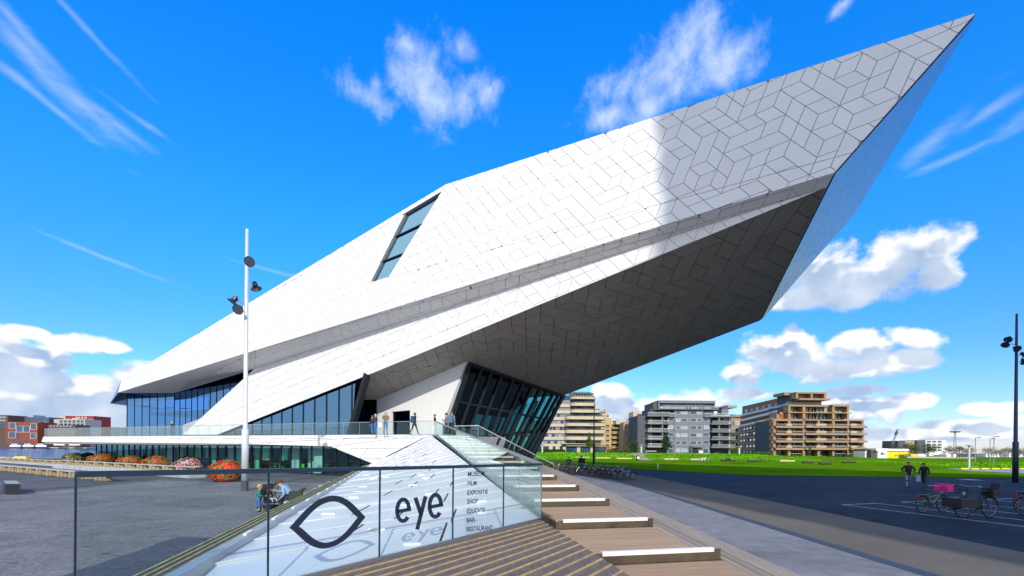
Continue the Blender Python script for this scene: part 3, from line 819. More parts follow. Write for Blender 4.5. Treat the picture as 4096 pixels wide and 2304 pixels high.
ww.build('entrance_wall', M_WALLW, BM)
glazed(BM, OW - nW * 0.22, WN, vz, nW, wh, 3.0, frame=0.1, seed=9, gm=G_DARK)
sh = MB()
a0, a1 = wh[0][0] + .1, wh[1][0] - .1
for zz in (TZ + .45, TZ + .95):
    sh.bar(to3((a0, zz), OW, WN, vz) - nW * 0.8, to3((a1, zz), OW, WN, vz) - nW * 0.8, 0.35, 0.04)
sh.build('shop_shelf', M_WHITE, BM)
for k in range(9):
    xk = a0 + .1 + (a1 - a0 - .2) * k / 8; zk = TZ + (.47 if k % 2 else .97)
    MB().bar(to3((xk, zk), OW, WN, vz) - nW * .75, to3((xk, zk + .1 + .16 * rnd.random()), OW, WN, vz) - nW * .75, 0.14, 0.03, up=nW).build('display_card', mat('card_white', (.75, .75, .72), .5), BM)
MB().bar(to3((a0 + .45, TZ + 1.15), OW, WN, vz) - nW * .3, to3((a0 + .45, TZ + 1.75), OW, WN, vz) - nW * .3, 0.42, 0.02, up=nW).build('poster', mat('poster_grey', (.5, .52, .55), .5, var=.5, scale=9), BM)
# raking glass wall under the belly
G3u = V((Q2.x - Q3.x, Q2.y - Q3.y, 0)).normalized(); n3 = V((G3u.y, -G3u.x, 0)); O3 = V((Q3.x, Q3.y, 0))
def GP(px, py): return on_pl(px, py, O3, n3)
tl, tr_, bl, br_ = GP(1880, 1452), Q2, GP(1745, 1850), GP(2112, 1840)
Gb = GP(1783, 1735)
MB().add([Q3, tl, Gb, Bp], [(0, 3, 2, 1)]).build('wall_return', mat('pale_grey_render', (0.5, 0.52, 0.55), 0.6), BM)
fr = [0, .105, .2, .3, .42, .53, .63, .72, .80, .88, .94, 1.0]
for i in range(len(fr) - 1):
    a, b, c, d = tl.lerp(tr_, fr[i]), tl.lerp(tr_, fr[i + 1]), bl.lerp(br_, fr[i + 1]), bl.lerp(br_, fr[i])
    MB().slab([d, c, b, a], n3, 0.02).build('raking_pane', G_GRN if i > 5 else G_DARK, BM)
for i, f in enumerate(fr):
    MB().bar(tl.lerp(tr_, f) + n3 * .02, bl.lerp(br_, f) + n3 * .02, 0.22 if i not in (0, 11) else 0.3, 0.3, up=n3).build('raking_mullion', M_DARK, BM)
for t in (0.02, 0.40, 0.66, 0.9):
    MB().bar(tl.lerp(bl, t), tr_.lerp(br_, t), 0.16, 0.16, up=n3).build('raking_transom', M_DARK, BM)
MB().bar(tl + n3 * .05 , tr_ + n3 * .05, 0.35, 0.3, up=n3).build('raking_transom', M_DARK, BM)
# far side of that corner: mullions and green glass
A3, B3 = Q2, V((-4.5, 60, 7.0)); A3b, B3b = br_ + V((-0.3, .8, -1.5)), V((-6.5, 60, 0.0))
for i in range(8):
    f, g_ = i / 8, (i + 1) / 8
    MB().bar(A3.lerp(B3, f), A3b.lerp(B3b, f), 0.2, 0.2).build('rear_mullion', M_DARK, BM)
    p = [A3.lerp(B3, f), A3.lerp(B3, g_), A3b.lerp(B3b, g_), A3b.lerp(B3b, f)]
    MB().add(p, [(0, 1, 2, 3)]).build('rear_pane', glass('rear_glass', (0.55, 0.85, 0.80), (1, 1, 1), 0.0), BM)
for t in (0.45, 0.75): MB().bar(A3.lerp(A3b, t), B3.lerp(B3b, t), 0.25, 0.35).build('rear_transom', M_DARK, BM)
dk = MB()
def in3(px, py, off): return GP(px, py) - n3 * off
dk.slab([in3(1930, 1645, 2.2), in3(2090, 1665, 2.2), in3(2170, 1590, 2.2), in3(1960, 1530, 2.2)], n3, 0.2)
dk.slab([in3(1870, 1765, 3.0), in3(1960, 1765, 3.0), in3(1985, 1655, 3.0), in3(1915, 1650, 3.0)], n3, 0.2)
dk.build('dark_bulkhead', mat('near_black', (0.006, 0.008, 0.010), 0.7), BM)
for k in range(9):   # tables and stools inside, read as dark outlines
    p = in3(1860 + k * 26, 1780, 2.2 + (k % 3)); p.z = TZ
    t_ = MB().tube([p, p + V((0, 0, .74))], .04, 6).box(p.x - .4, p.y - .4, TZ + .72, p.x + .4, p.y + .4, TZ + .76)
    t_.build('cafe_table', M_BLACK, BM)

# ---- ground floor glass
GA, GB = V((-11.35, 36.95, 0)), V((-54.8, 60.0, 0))
u = (GA - GB).normalized(); n = V((u.y, -u.x, 0)); w = (GA - GB).length; O = GB
glazed(BM, O, u, vz, n, [(0, 0.03), (w, 0.03), (w, 1.15), (w - 4.9, 2.5), (0, 2.5)], 1.45, frame=0.08, depth=0.09, hs=[], gm=glass('shop_glass', (0.80, 0.95, 0.93), (0.5, 0.85, 1.0), 0.05), seed=10, jit=0.1)
MB().prism([(GB.x, GB.y + .3), (GA.x, GA.y + .3), (-8, 48), (-46, 72)], 0.0, 0.02).build('ground_room_floor', M_INTF, BM)
bw = MB(); bw.bar(GB + V((4, 9, 1.25)), GA + V((4, 8, 1.25)), 0.2, 2.5); bw.bar(GB + V((0, .3, 1.25)), GB + V((4, 9, 1.25)), 0.2, 2.5)
bw.build('ground_room_wall', mat('room_wall_mid', (0.22, 0.28, 0.30), 0.8, var=.6, scale=.6), BM)
M_MINT = mat('mint_curtain', (0.30, 0.80, 0.66), 0.7, rnd_obj=.25); M_PALE = mat('pale_curtain', (0.55, 0.72, 0.66), 0.7); M_LIME = mat('lime_screen', (0.22, 0.50, 0.03), 0.6)
r = random.Random(5)
x = 0.8
while x < w - 6:
    ww_ = r.choice([0.5, 0.7, 1.1, 0.35]); p = O + u * x - n * r.uniform(0.3, 1.6)
    m = r.choice([M_MINT, M_MINT, M_PALE, M_LIME, M_MINT]) if x < w * .75 else r.choice([M_MINT, M_PALE, M_MINT])
    zlo = r.choice([0.05, 0.05, 1.1]); MB().bar(p + vz * zlo, p + vz * 2.45, ww_, 0.06, up=n).build('curtain', m, BM)
    x += ww_ + r.uniform(0.3, 1.6)
def cafe_chair(p, rz, m, name='green_chair'):
    t = MB(); c, s_ = math.cos(rz), math.sin(rz)
    def q(x, y, z): return (p.x + x * c - y * s_, p.y + x * s_ + y * c, p.z + z)
    for sx in (-.2, .2):
        for sy in (-.2, .2): t.tube([q(sx, sy, 0), q(sx * .9, sy * .9, .45)], .018, 5)
    t.bar(q(-.22, 0, .46), q(.22, 0, .46), .44, .04); t.bar(q(-.2, .2, .68), q(.2, .2, .68), .03, .3)
    return t
gm_ = mat('lime_green_plastic', (0.25, 0.62, 0.03), 0.4)
for k in range(16):
    xx = w - 8 - k * 1.7; p = O + u * xx - n * r.uniform(.8, 2.2)
    ch_ = cafe_chair(p, r.uniform(0, 6), gm_).build('lime_chair', gm_, None)
    tag(ch_, 'lime green chair behind the ground floor museum glass', 'chair', 'lime green chairs behind the ground floor glass')
    if k % 2 == 0:
        tb = MB().box(p.x - .7, p.y + .5, .70, p.x + .4, p.y + 1.1, .74).tube([(p.x - .1, p.y + .8, 0), (p.x - .1, p.y + .8, .7)], .04, 6).build('white_table', M_WHITE, None)
        tag(tb, 'white table behind the ground floor museum glass', 'table', 'white tables behind the ground floor glass')

# ================================================================== BALUSTRADES
M_RAILD = mat('dark_blue_handrail', (0.02, 0.045, 0.085), 0.3, 0.3)
M_RAILG = mat('grey_handrail', (0.42, 0.43, 0.44), 0.35, 0.6)
def balustrade(name, label, bases, tops, hm, hw=0.05, hh=0.05, post=None, gm=None, group=None, joints=True):
    t = thing(name, label, 'railing', bases[0], group=group)
    inv = t.location.copy()
    def L_(p): return V(p) - inv
    for i in range(len(bases) - 1):
        a, b, c, d = L_(bases[i]), L_(bases[i + 1]), L_(tops[i + 1]), L_(tops[i])
        e = (b - a).normalized() * 0.012
        n_ = (b - a).cross(V((0, 0, 1))).normalized()
        MB().slab([a + e, b - e, c - e, d + e], n_, 0.016).build('glass_panel', gm or G_CLEAR, t)
    mb_ = MB()
    for i in range(len(tops) - 1): mb_.bar(L_(tops[i]), L_(tops[i + 1]), hw, hh)
    mb_.build('handrail', hm, t)
    foot = MB()
    for i in range(len(bases) - 1): foot.bar(L_(bases[i]), L_(bases[i + 1]), 0.05, 0.06)
    foot.build('base_channel', M_STEEL, t)
    if post:
        for a, d in zip(bases, tops): MB().bar(L_(a), L_(d), post[0], post[1], up=V((bases[1] - bases[0]).normalized())).build('post', post[2], t)
    return t
# front rail
R3, R2 = V((0.575, 8.94, 0)), V((-1.646, 5.63, 0)); rd = (R3 - R2).normalized(); nr = V((rd.y, -rd.x, 0))
def RL(px, py): return on_pl(px, py, R3, nr)
DZ = 1.02
topsx = [(303, 1897), (892, 1889), (1075, 1883), (1520, 1874), (1813, 1867), (2015, 1861), (2166, 1857)]
tops = [RL(x, y) for x, y in topsx]
LEFTEXT = tops[0] - rd * 0.0
post_i = [0, 2, 3, 4, 5, 6]
ptop = [tops[i] for i in post_i]
pbase = [V((p.x, p.y, DZ)) for p in ptop]
balustrade('glass_balustrade', 'glass railing with dark blue handrail carrying the eye logo on the wooden deck', pbase, ptop, M_RAILD, 0.05, 0.045, post=(0.022, 0.012, mat('post_steel_blue', (0.05, 0.09, 0.14), 0.25, 0.8)))
CORNER = V((R3.x, R3.y, DZ))
# stair rail climbing to the terrace
st = (PEAK - CORNER); 
frs = [0, .06, .125, .2, .28, .37, .47, .58, .70, .83, 1.0]
sb = [CORNER.lerp(V((PEAK.x + .25, PEAK.y, TZ)), f) for f in frs]
pk_top = at(1725, 1684, PEAK.y); top0 = ptop[-1]
stt = [V((b.x, b.y, top0.z + (pk_top.z - top0.z) * f)) for b, f in zip(sb, frs)]
balustrade('stair_balustrade', 'glass railing climbing beside the wooden steps to the terrace corner', sb, stt, M_RAILG, 0.07, 0.05, post=(0.012, 0.03, M_STEEL))
# terrace rail along the fascia
n_t = 34
tb_ = [PEAK.lerp(fas[0], i / n_t) + V((0, 0.12, 0)) for i in range(n_t + 1)]
tt_ = [V((b.x, b.y, TZ + 1.03)) for b in tb_]
balustrade('terrace_balustrade', 'long glass railing with thin grey cap along the white terrace edge', tb_, tt_, M_RAILG, 0.05, 0.04, post=(0.015, 0.02, M_STEEL))
# far rail beside the raking glass
f0, f1, f2, f3 = at(1744, 1685, 35.0), at(1823, 1704, 36.2), at(1913, 1702, 36.0), at(2215, 1857, 33.0)
tp = [f0, f1, f2] + [f2.lerp(f3, k / 4) for k in (1, 2, 3, 4)]
balustrade('ramp_balustrade', 'glass railing with bright steel cap descending past the raking glass wall', [p - V((0, 0, 0.98)) for p in tp], tp, mat('bright_steel', (0.75, 0.77, 0.8), 0.25, 0.7), 0.07, 0.06, post=(0.02, 0.03, M_STEEL))

# ================================================================== WRITING ON THE GLASS
M_INK = mat('dark_blue_film', (0.012, 0.022, 0.042), 0.5)
OG = R3 + nr * -0.020     # on the far face of the pane
def film(px, py): return on_pl(px, py, R3 + nr * 0.006, nr)
glogo = thing('eye_logo', 'large dark outline of an eye on the glass railing', 'logo', tuple(film(1310, 2088)))
def stroke(name, outer, inner, parent):
    """closed ring between two pixel outlines, as a thin film"""
    n_ = len(outer); o = [film(*p) - parent.location for p in outer]; i_ = [film(*p) - parent.location for p in inner]
    b = [p + nr * 0.002 for p in o + i_]
    f = [(k, (k + 1) % n_, n_ + (k + 1) % n_, n_ + k) for k in range(n_)]
    return mesh_obj(name, b, f, M_INK, parent)
def bez(pts, n=10):
    out = []
    for k in range(0, len(pts) - 1, 3):
        a, b, c, d = pts[k:k + 4]
        for j in range(n):
            t = j / n; s_ = 1 - t
            out.append(tuple(a[i] * s_**3 + 3 * b[i] * s_ * s_ * t + 3 * c[i] * s_ * t * t + d[i] * t**3 for i in (0, 1)))
    return out
outer = bez([(1156, 2111), (1215, 2048), (1258, 1985), (1330, 1982), (1392, 1980), (1425, 2032), (1462, 2068), (1420, 2120), (1375, 2190), (1292, 2195), (1225, 2192), (1195, 2135), (1156, 2111)])
inner = bez([(1196, 2106), (1232, 2066), (1272, 2008), (1332, 2006), (1376, 2006), (1398, 2045), (1430, 2070), (1398, 2108), (1362, 2168), (1300, 2171), (1248, 2166), (1228, 2124), (1196, 2106)])
stroke('eye_outline', outer, inner, glogo)
# word "eye": strokes drawn along centre lines
gword = thing('eye_word', 'dark lowercase word eye on the glass railing', 'lettering', tuple(film(1675, 2080)))
def ribbon(name, pts, w_, parent):
    """flat stroke of width w_ (pixels of the photograph) along centre points"""
    P = [V((p[0], p[1])) for p in pts]; Lp = []; Rp = []
    for k in range(len(P)):
        d = (P[min(k + 1, len(P) - 1)] - P[max(k - 1, 0)]).normalized(); nn_ = V((-d.y, d.x)) * (w_ / 2)
        Lp.append(P[k] + nn_); Rp.append(P[k] - nn_)
    v_ = [film(p.x, p.y) + nr * 0.002 - parent.location for p in Lp + Rp]; k = len(P)
    return MB().add(v_, [(i, i + 1, k + i + 1, k + i) for i in range(k - 1)])
def letter_e(cx, cy, rx, ry, sh_):
    pts = []
    for k in range(0, 34):
        a = R(2 + k * (318 / 33.0))
        pts.append((cx + rx * math.cos(a), cy - ry * math.sin(a) - sh_ * (rx * math.cos(a))))
    e1 = ribbon('letter', pts, 16, gword)
    e2 = ribbon('letter', [(cx - rx, cy + 4 + sh_ * rx), (cx + rx + 8, cy - 3 - sh_ * rx)], 14, gword)
    e1.add(e2.v, e2.f); e1.build('letter_e', M_INK, gword)
letter_e(1612, 2041, 24, 43, 0.06)
letter_e(1741, 2023, 23, 44, 0.06)
y1_ = ribbon('y', [(1661, 1990), (1685, 2062)], 16, gword); y2_ = ribbon('y', [(1702, 1985), (1668, 2118)], 16, gword); y1_.add(y2_.v, y2_.f)
y1_.build('letter_y', M_INK, gword)
def text_on_glass(name, txt, px, py, hgt, parent, sx=0.72, wpx=None):
    cu = bpy.data.curves.new(name, 'FONT'); cu.body = txt; cu.size = 1.0; cu.offset = 0.022; cu.extrude = 0.0
    tmp = bpy.data.objects.new(name + '_tmp', cu)
    COL.objects.link(tmp); bpy.context.view_layer.update()
    dg_ = bpy.context.evaluated_depsgraph_get()
    me = bpy.data.meshes.new_from_object(tmp.evaluated_get(dg_)); bpy.data.objects.remove(tmp)
    x0 = min(v_.co.x for v_ in me.vertices); x1 = max(v_.co.x for v_ in me.vertices); y1 = max(v_.co.y for v_ in me.vertices)
    p0 = film(px, py); p1 = film(px + wpx, py - wpx * 0.072); wid = (p1 - p0).length; hh_ = (film(px, py - hgt) - p0).length
    for v_ in me.vertices:
        fx = (v_.co.x - x0) / (x1 - x0); fy = v_.co.y / 0.729
        q_ = p0 + (p1 - p0) * fx + vz * (hh_ * fy); v_.co = q_ + nr * 0.002 - parent.location
    me.materials.clear(); me.materials.append(M_INK)
    o = bpy.data.objects.new(name, me); COL.objects.link(o); o.parent = parent
    return o
glist = thing('word_list', 'list of dark capital words from museum to restaurant on the glass railing', 'lettering', tuple(film(1870, 2010)))
for txt, px, py, wp, hp in (('MUSEUM', 1871, 1906, 67, 19), ('FILM', 1870, 1942, 36, 18), ('EXPOSITIE', 1869, 1980, 82, 18), ('SHOP', 1868, 2015, 44, 19),
                            ('EDUCATIE', 1867, 2053, 73, 19), ('BAR-', 1866, 2090, 39, 19), ('RESTAURANT', 1866, 2126, 104, 19)):
    text_on_glass('word', txt, px, py, hp, glist, wpx=wp)

# ================================================================== WHITE SLOPE
M_SLOPE = mat('white_metal_panel', (0.76, 0.775, 0.795), 0.34, 0.12, var=0.03, scale=1.5, rnd_obj=0.02)
M_SLIT = mat('black_slit', (0.01, 0.012, 0.016), 0.7)
LD0 = V((-3.39, 5.37, 1.18)); LDd = V((-0.236, 0.972, 0))
SA = V((-2.98, 3.66, 1.02)); SC = CORNER.copy()
slope = thing('panelled_slope', 'broad white metal panelled slope rising to the terrace corner', 'ramp', (0, 0, 0))
def lborder(y): return V((LD0.x - 0.2433 * (y - LD0.y), y, 1.18 + 0.0 * y)) if y < 33 else None
def sp_(t, s_):
    a = SA.lerp(V((LB1.x + .02, LB1.y - .1, LB1.z)), t); 
    if t > 0.02: a.z = max(a.z, 1.15)
    b = SC.lerp(PEAK + V((0, -.1, 0)), t)
    p = a.lerp(b, s_)
    p.z += -0.10 * math.sin(math.pi * s_) * min(1, t * 6)
    return p
mb = MB(); NT = 24
for i in range(NT):
    t0, t1 = i / NT, (i + 1) / NT
    for j in range(6):
        a, b, c, d = sp_(t0, j / 6), sp_(t0, (j + 1) / 6), sp_(t1, (j + 1) / 6), sp_(t1, j / 6)
        mb.add([p - vz * 0.07 for p in (a, b, c, d)], [(0, 1, 2, 3)])
mb.build('slope_deck', mat('slope_under', (0.6, 0.62, 0.65), .5), slope)
M_LIP = mat('white_lip', (0.86, 0.87, 0.88), .35)
r = random.Random(9)
ts = [0.0]
while ts[-1] < 1: ts.append(min(1.0, ts[-1] + 0.036 + 0.006 * r.random()))
light_id = 0
M_LBOX = mat('white_light_cover', (0.88, 0.88, 0.84), 0.4)
for i in range(len(ts) - 1):
    t0, t1 = ts[i], ts[i + 1]
    nseg = 3 if i % 2 else 2
    cuts = [0.0] + [(k + 1 + r.uniform(-0.28, 0.28)) / nseg for k in range(nseg - 1)] + [1.0]
    cuts = sorted(cuts)
    sk = 0.055
    for s0, s1 in zip(cuts, cuts[1:]):
        if s1 - s0 < 0.08: continue
        e = 0.0028
        def tt(s_): return 0.35 * (1 / 27.0) * (s_ - .5) if 0 < i < len(ts) - 2 else 0
        qs = [(min(1, max(0, t0 + tt(s0))), s0 + e), (min(1, max(0, t0 + tt(s1))), s1 - e), (min(1, t1 + tt(s1)) , s1 - e + sk * (s1 < .99)), (min(1, t1 + tt(s0)), s0 + e + sk * (s0 > .01))]
        pts = [sp_(a_, b_) for a_, b_ in qs]
        pts[0] += vz * 0.0; pts[2] += vz * -0.006; pts[3] += vz * -0.006
        MB().add(pts + [p - vz * .05 for p in pts], [(0, 1, 2, 3), (0, 4, 5, 1), (1, 5, 6, 2), (2, 6, 7, 3), (3, 7, 4, 0)]).build('slope_panel', M_SLOPE, slope)
        MB().bar(pts[0] + vz * .004, pts[1] + vz * .004, 0.016, 0.012).build('lip', M_LIP, slope)
        if s1 < .99:
            MB().bar(pts[1] + vz * -.003, pts[2] + vz * -.002, 0.026, 0.012).build('slit', M_SLIT, slope)
    for k in range(1 + (r.random() < .65)):
        s_ = r.uniform(0.12, 0.88); p = sp_(t0 + 0.012, s_); p2 = sp_(t0 + 0.006, min(1, s_ + 0.055))
        d_ = (p2 - p).normalized()
        MB().bar(p + vz * .03, p + d_ * 0.24 + vz * .025, 0.05, 0.035).build('light_cover', M_LBOX, slope)
# ================================================================== STAIRS AND DECK
M_PLK = mat('weathered_hardwood', (0.38, 0.25, 0.145), 0.6, var=0.16, scale=1.4, stretch=(1.0, 14, 6), bump=0.35, bscale=12, rnd_obj=0.10, detail=6)
M_PLS = mat('side_slat_wood', (0.30, 0.24, 0.18), 0.65, var=0.18, scale=1.2, stretch=(14, 1, 6), rnd_obj=0.14, detail=6)
M_DKB = mat('grooved_deck_board', (0.135, 0.105, 0.088), 0.7, var=0.22, scale=2.5, stretch=(10, 1.2, 5, -0.59), bump=0.3, bscale=10, rnd_obj=0.12, detail=6)
M_YEL = mat('yellow_grip_strip', (0.43, 0.31, 0.13), 0.65, var=0.25, scale=8)
M_RISE = mat('riser_wood', (0.075, 0.055, 0.035), 0.8, var=0.4, scale=3)
M_NOSE = mat('white_nosing', (0.76, 0.75, 0.71), 0.5, var=0.04)
stair = thing('wooden_staircase', 'wide weathered wooden steps with white nosings climbing to the terrace', 'staircase', (0, 0, 0))
WD = V((0.978, 0.208)); CD = V((-0.208, 0.978))
def lx(y):
    if y < 8.94: return 1.31 + (0.575 - 1.31) * (y - 4.97) / (8.94 - 4.97)
    return 0.575 + (PEAK.x + 0.25 - 0.575) * (y - 8.94) / (PEAK.y - 8.94)
def lev(k): return 1.02 + 0.15 * (k - 1)
def corner(k): return V((2.96 - 0.4 * (k - 1), 6.44 + 1.80 * (k - 1)))
def clipleft(poly):
    P_ = poly
    if sum(p[1] for p in P_) / len(P_) < 8.94 - 0.0:
        a, b = V((1.31, 4.97)), V((0.575, 8.94))
    else: a, b = V((0.575 + .04, 8.94)), V((PEAK.x + .29, PEAK.y))
    d = (b - a).normalized(); return clip(P_, a.x, a.y, d.y, -d.x)
body = MB(); small = MB()
KMAX = 16
YEND = 34.0
for k in range(-4, KMAX + 1):
    c0, c1 = corner(k), corner(k + 1); z = lev(k)
    if k == KMAX: z = min(z, TZ)
    # solid body of this level, 3 cm below the boards
    front = [(c0.x, c0.y), (c1.x, c0.y + (c1.x - c0.x) * WD.y / WD.x), (c1.x, YEND), (c0.x, YEND)]
    body.prism(front, 0.0, z - 0.03)
    fx = c1.x
    fp = [(fx, c0.y + (fx - c0.x) * WD.y / WD.x), (fx, c1.y)]
    L0 = -12.0
    quad = [(L0, c0.y + (L0 - c0.x) * WD.y / WD.x), (fx, c0.y + (fx - c0.x) * WD.y / WD.x), (fx, c1.y + (fx - c1.x) * WD.y / WD.x), (L0, c1.y + (L0 - c1.x) * WD.y / WD.x)]
    qc = clipleft(quad)
    if k < 1:                                              # these run out under the deck edge
        a, b = V((1.31, 4.97)), V((0.575, 8.94)); d = (b - a).normalized(); qc = clip(quad, a.x, a.y, d.y, -d.x)
    if len(qc) >= 3: body.prism(qc, 0.0, z - 0.03)
    # front boards
    npl = 12; sep = k <= 8
    for j in range(npl):
        s0, s1 = 1.76 * j / npl, 1.76 * (j + 1) / npl - 0.008
        dyy = 1.0 / WD.x
        y0 = c0.y + s0 * dyy - (c0.x) * WD.y / WD.x; y1 = c0.y + s1 * dyy - (c0.x) * WD.y / WD.x
        pl = [(L0, y0 + L0 * WD.y / WD.x), (fx, y0 + fx * WD.y / WD.x), (fx, y1 + fx * WD.y / WD.x), (L0, y1 + L0 * WD.y / WD.x)]
        a, b = (V((1.31, 4.97)), V((0.575, 8.94))) if (c0.y + s0) < 8.6 else (V((0.615, 8.94)), V((PEAK.x + .29, PEAK.y)))
        d = (b - a).normalized(); pl = clip(pl, a.x, a.y, d.y, -d.x)
        if len(pl) < 3: continue
        if sep and j > 0 or (sep and j == 0): MB().prism(pl, z - 0.03, z - r.uniform(0, .002)).build('tread_board', M_PLK, stair)
        else: small.prism(pl, z - 0.03, z)
    # side boards along the flight
    for j in range(3):
        x0 = c1.x + 0.4 * j / 3 + .004; x1 = c1.x + 0.4 * (j + 1) / 3 - 0.012
        yy = c0.y + ((x0 + x1) / 2 - c0.x) * WD.y / WD.x + 0.10
        pl = [(x0, yy), (x1, yy), (x1, YEND), (x0, YEND)]
        (MB().prism(pl, z - 0.03, z).build('side_board', M_PLS, stair) if k <= 7 else small.prism(pl, z - 0.03, z))
    # white nosing with a small offset from the riser edge
    xa = fx - 0.0; 
    xl = None
    for it in range(400):
        xt = -10 + it * 0.04; yt = c0.y + (xt - c0.x) * WD.y / WD.x
        if xt > (lx(yt) + (0.05 if yt > 8.9 else 0.0)): xl = xt; break
    if xl is not None and xl < fx:
        a = V((xl + (0.09 if k in (1, 2) and xl > 0.3 else .02), 0, 0)); a.y = c0.y + (a.x - c0.x) * WD.y / WD.x + .022; b = V((c0.x - .11, 0, 0)); b.y = c0.y + (b.x - c0.x) * WD.y / WD.x + .022
        a.z = b.z = z - 0.016
        MB().bar(a, b, 0.07, 0.055).build('nosing', M_NOSE, stair)
        a2, b2 = V((xl, c0.y + (xl - c0.x) * WD.y / WD.x - .006, z - .08)), V((c0.x, c0.y - .006, z - .08))
        MB().bar(a2, b2, 0.012, 0.15).build('riser', M_RISE, stair)
body.build('stair_body', M_RISE, stair)
if small.v:
    o = small.build('upper_boards', M_PLK, stair); o['kind'] = 'stuff'
# deck of grooved boards with yellow strips
deck = thing('timber_deck', 'dark grooved timber deck striped with yellow grip strips beside the glass railing', 'deck', (0, 0, 0))
nd = V((rd.y, -rd.x))                                     # pointing to the right of the rail line
def deckclip(poly):
    a, b = V((1.31, 4.97)), V((0.575, 8.94)); d = (b - a).normalized()
    return clip(poly, a.x, a.y, -d.y, d.x)
base_poly = [(R3.x + rd.x * 0.6, R3.y + rd.y * 0.6), (R3.x - rd.x * 18, R3.y - rd.y * 18), (R3.x - rd.x * 18 + nd.x * 12, R3.y - rd.y * 18 + nd.y * 12), (R3.x + rd.x * .6 + nd.x * 12, R3.y + rd.y * .6 + nd.y * 12)]
MB().prism(deckclip(base_poly), 0.0, DZ - 0.035).build('deck_frame', M_RISE, deck)
P_ = 0.205
for j in range(30):
    for (o0, o1, z1, nm_, m_) in ((0.0, 0.082, DZ - .004, 'deck_board', M_DKB), (0.090, 0.165, DZ - .004, 'deck_board', M_DKB), (0.172, 0.194, DZ + 0.006, 'grip_strip', M_YEL)):
        a0, a1 = j * P_ + o0 + .02, j * P_ + o1 + .02
        pl = [(R3.x + rd.x * .6 + nd.x * a0, R3.y + rd.y * .6 + nd.y * a0), (R3.x - rd.x * 16 + nd.x * a0, R3.y - rd.y * 16 + nd.y * a0),
              (R3.x - rd.x * 16 + nd.x * a1, R3.y - rd.y * 16 + nd.y * a1), (R3.x + rd.x * .6 + nd.x * a1, R3.y + rd.y * .6 + nd.y * a1)]
        pl = deckclip(pl)
        if len(pl) >= 3: MB().prism(pl, DZ - 0.035, z1).build(nm_, m_, deck)
# left tribune of narrow slatted steps
M_SLD = mat('dark_slat', (0.055, 0.052, 0.048), 0.65, var=0.25, scale=2, rnd_obj=0.15)
M_SLY = mat('yellow_edge_strip', (0.34, 0.30, 0.10), 0.7, var=0.3, scale=6)  # yellowish tone of the narrow strip on each step edge
trib = thing('slatted_tribune', 'long narrow dark slatted steps with yellow edges beside the white slope', 'steps', (0, 0, 0))
LN = V((-0.972, -0.236, 0))
def tb_pts(o0, o1, z0, z1, za, zb):
    a = LD0 + LDd * -8.5; b = LD0 + LDd * 29.6
    mb_ = MB()
    p = [a + LN * o0, a + LN * o1, b + LN * o1, b + LN * o0]
    vs = [V((q_.x, q_.y, z0)) for q_ in p] + [V((q_.x, q_.y, z1)) for q_ in p]
    return mb_.add(vs, [(0, 1, 2, 3), (7, 6, 5, 4), (0, 4, 5, 1), (1, 5, 6, 2), (2, 6, 7, 3), (3, 7, 4, 0)])
tb_pts(-0.10, 0.02, 0.9, 1.235, 0, 0).build('edge_coping', mat('grey_aluminium', (0.42, 0.44, 0.47), 0.35, 0.5), trib)
for st_ in range(4):
    z = 1.16 - 0.03 * st_; o = 0.03 + 0.150 * st_
    for k, (a_, b_) in enumerate(((0.0, .05), (.057, .107))): tb_pts(o + a_, o + b_, z - .04, z - .005, 0, 0).build('slat', M_SLD, trib)
    tb_pts(o + .112, o + .143, z - .05, z + .002, 0, 0).build('yellow_edge', M_SLY, trib)
    tb_pts(o + .0, o + .14, 0.0, z - .045, 0, 0).build('tribune_base', M_BLACK, trib)
lc = MB()
for k in range(14):
    p = LD0 + LDd * (0.6 + k * 1.35) + LN * -0.04; lc.bar(p + vz * .07, p + LDd * .42 + vz * .07, 0.05, 0.05)
    MB().bar(p + vz * .06, p + LDd * .30 + vz * .06, 0.045, 0.03).build('light_cover', M_LBOX, trib)
# three slatted benches standing against the tribune
for k, (px, py, lab) in enumerate(((1140, 2006, 'grey slatted bench with concrete end behind the crouching father, nearest the camera'), (1210, 1975, 'grey slatted bench with concrete end, middle one of three by the tribune'), (1278, 1941, 'grey slatted bench with concrete end, farthest one of three by the tribune'))):
    p = on_z(px, py, 0.45); t = thing('slatted_bench', lab, 'bench', (p.x, p.y, 0), math.atan2(LDd.x, -LDd.y) + math.pi, 'slatted benches along the tribune')
    MB().box(-.05, 0, 0, .75, .25, .45).build('concrete_end', mat('pale_concrete', (0.42, 0.41, 0.39), 0.8, var=.1), t)
    MB().box(-.05, 2.6, 0, .75, 2.85, .45).build('concrete_end', mat('pale_concrete', (0.42, 0.41, 0.39), 0.8, var=.1), t)
    for j in range(6): MB().box(-.03 + j * .13, 0.25, .38, .07 + j * .13, 2.6, .44).build('slat', mat('grey_green_slat', (0.22, 0.22, 0.18), 0.7, var=.2), t)
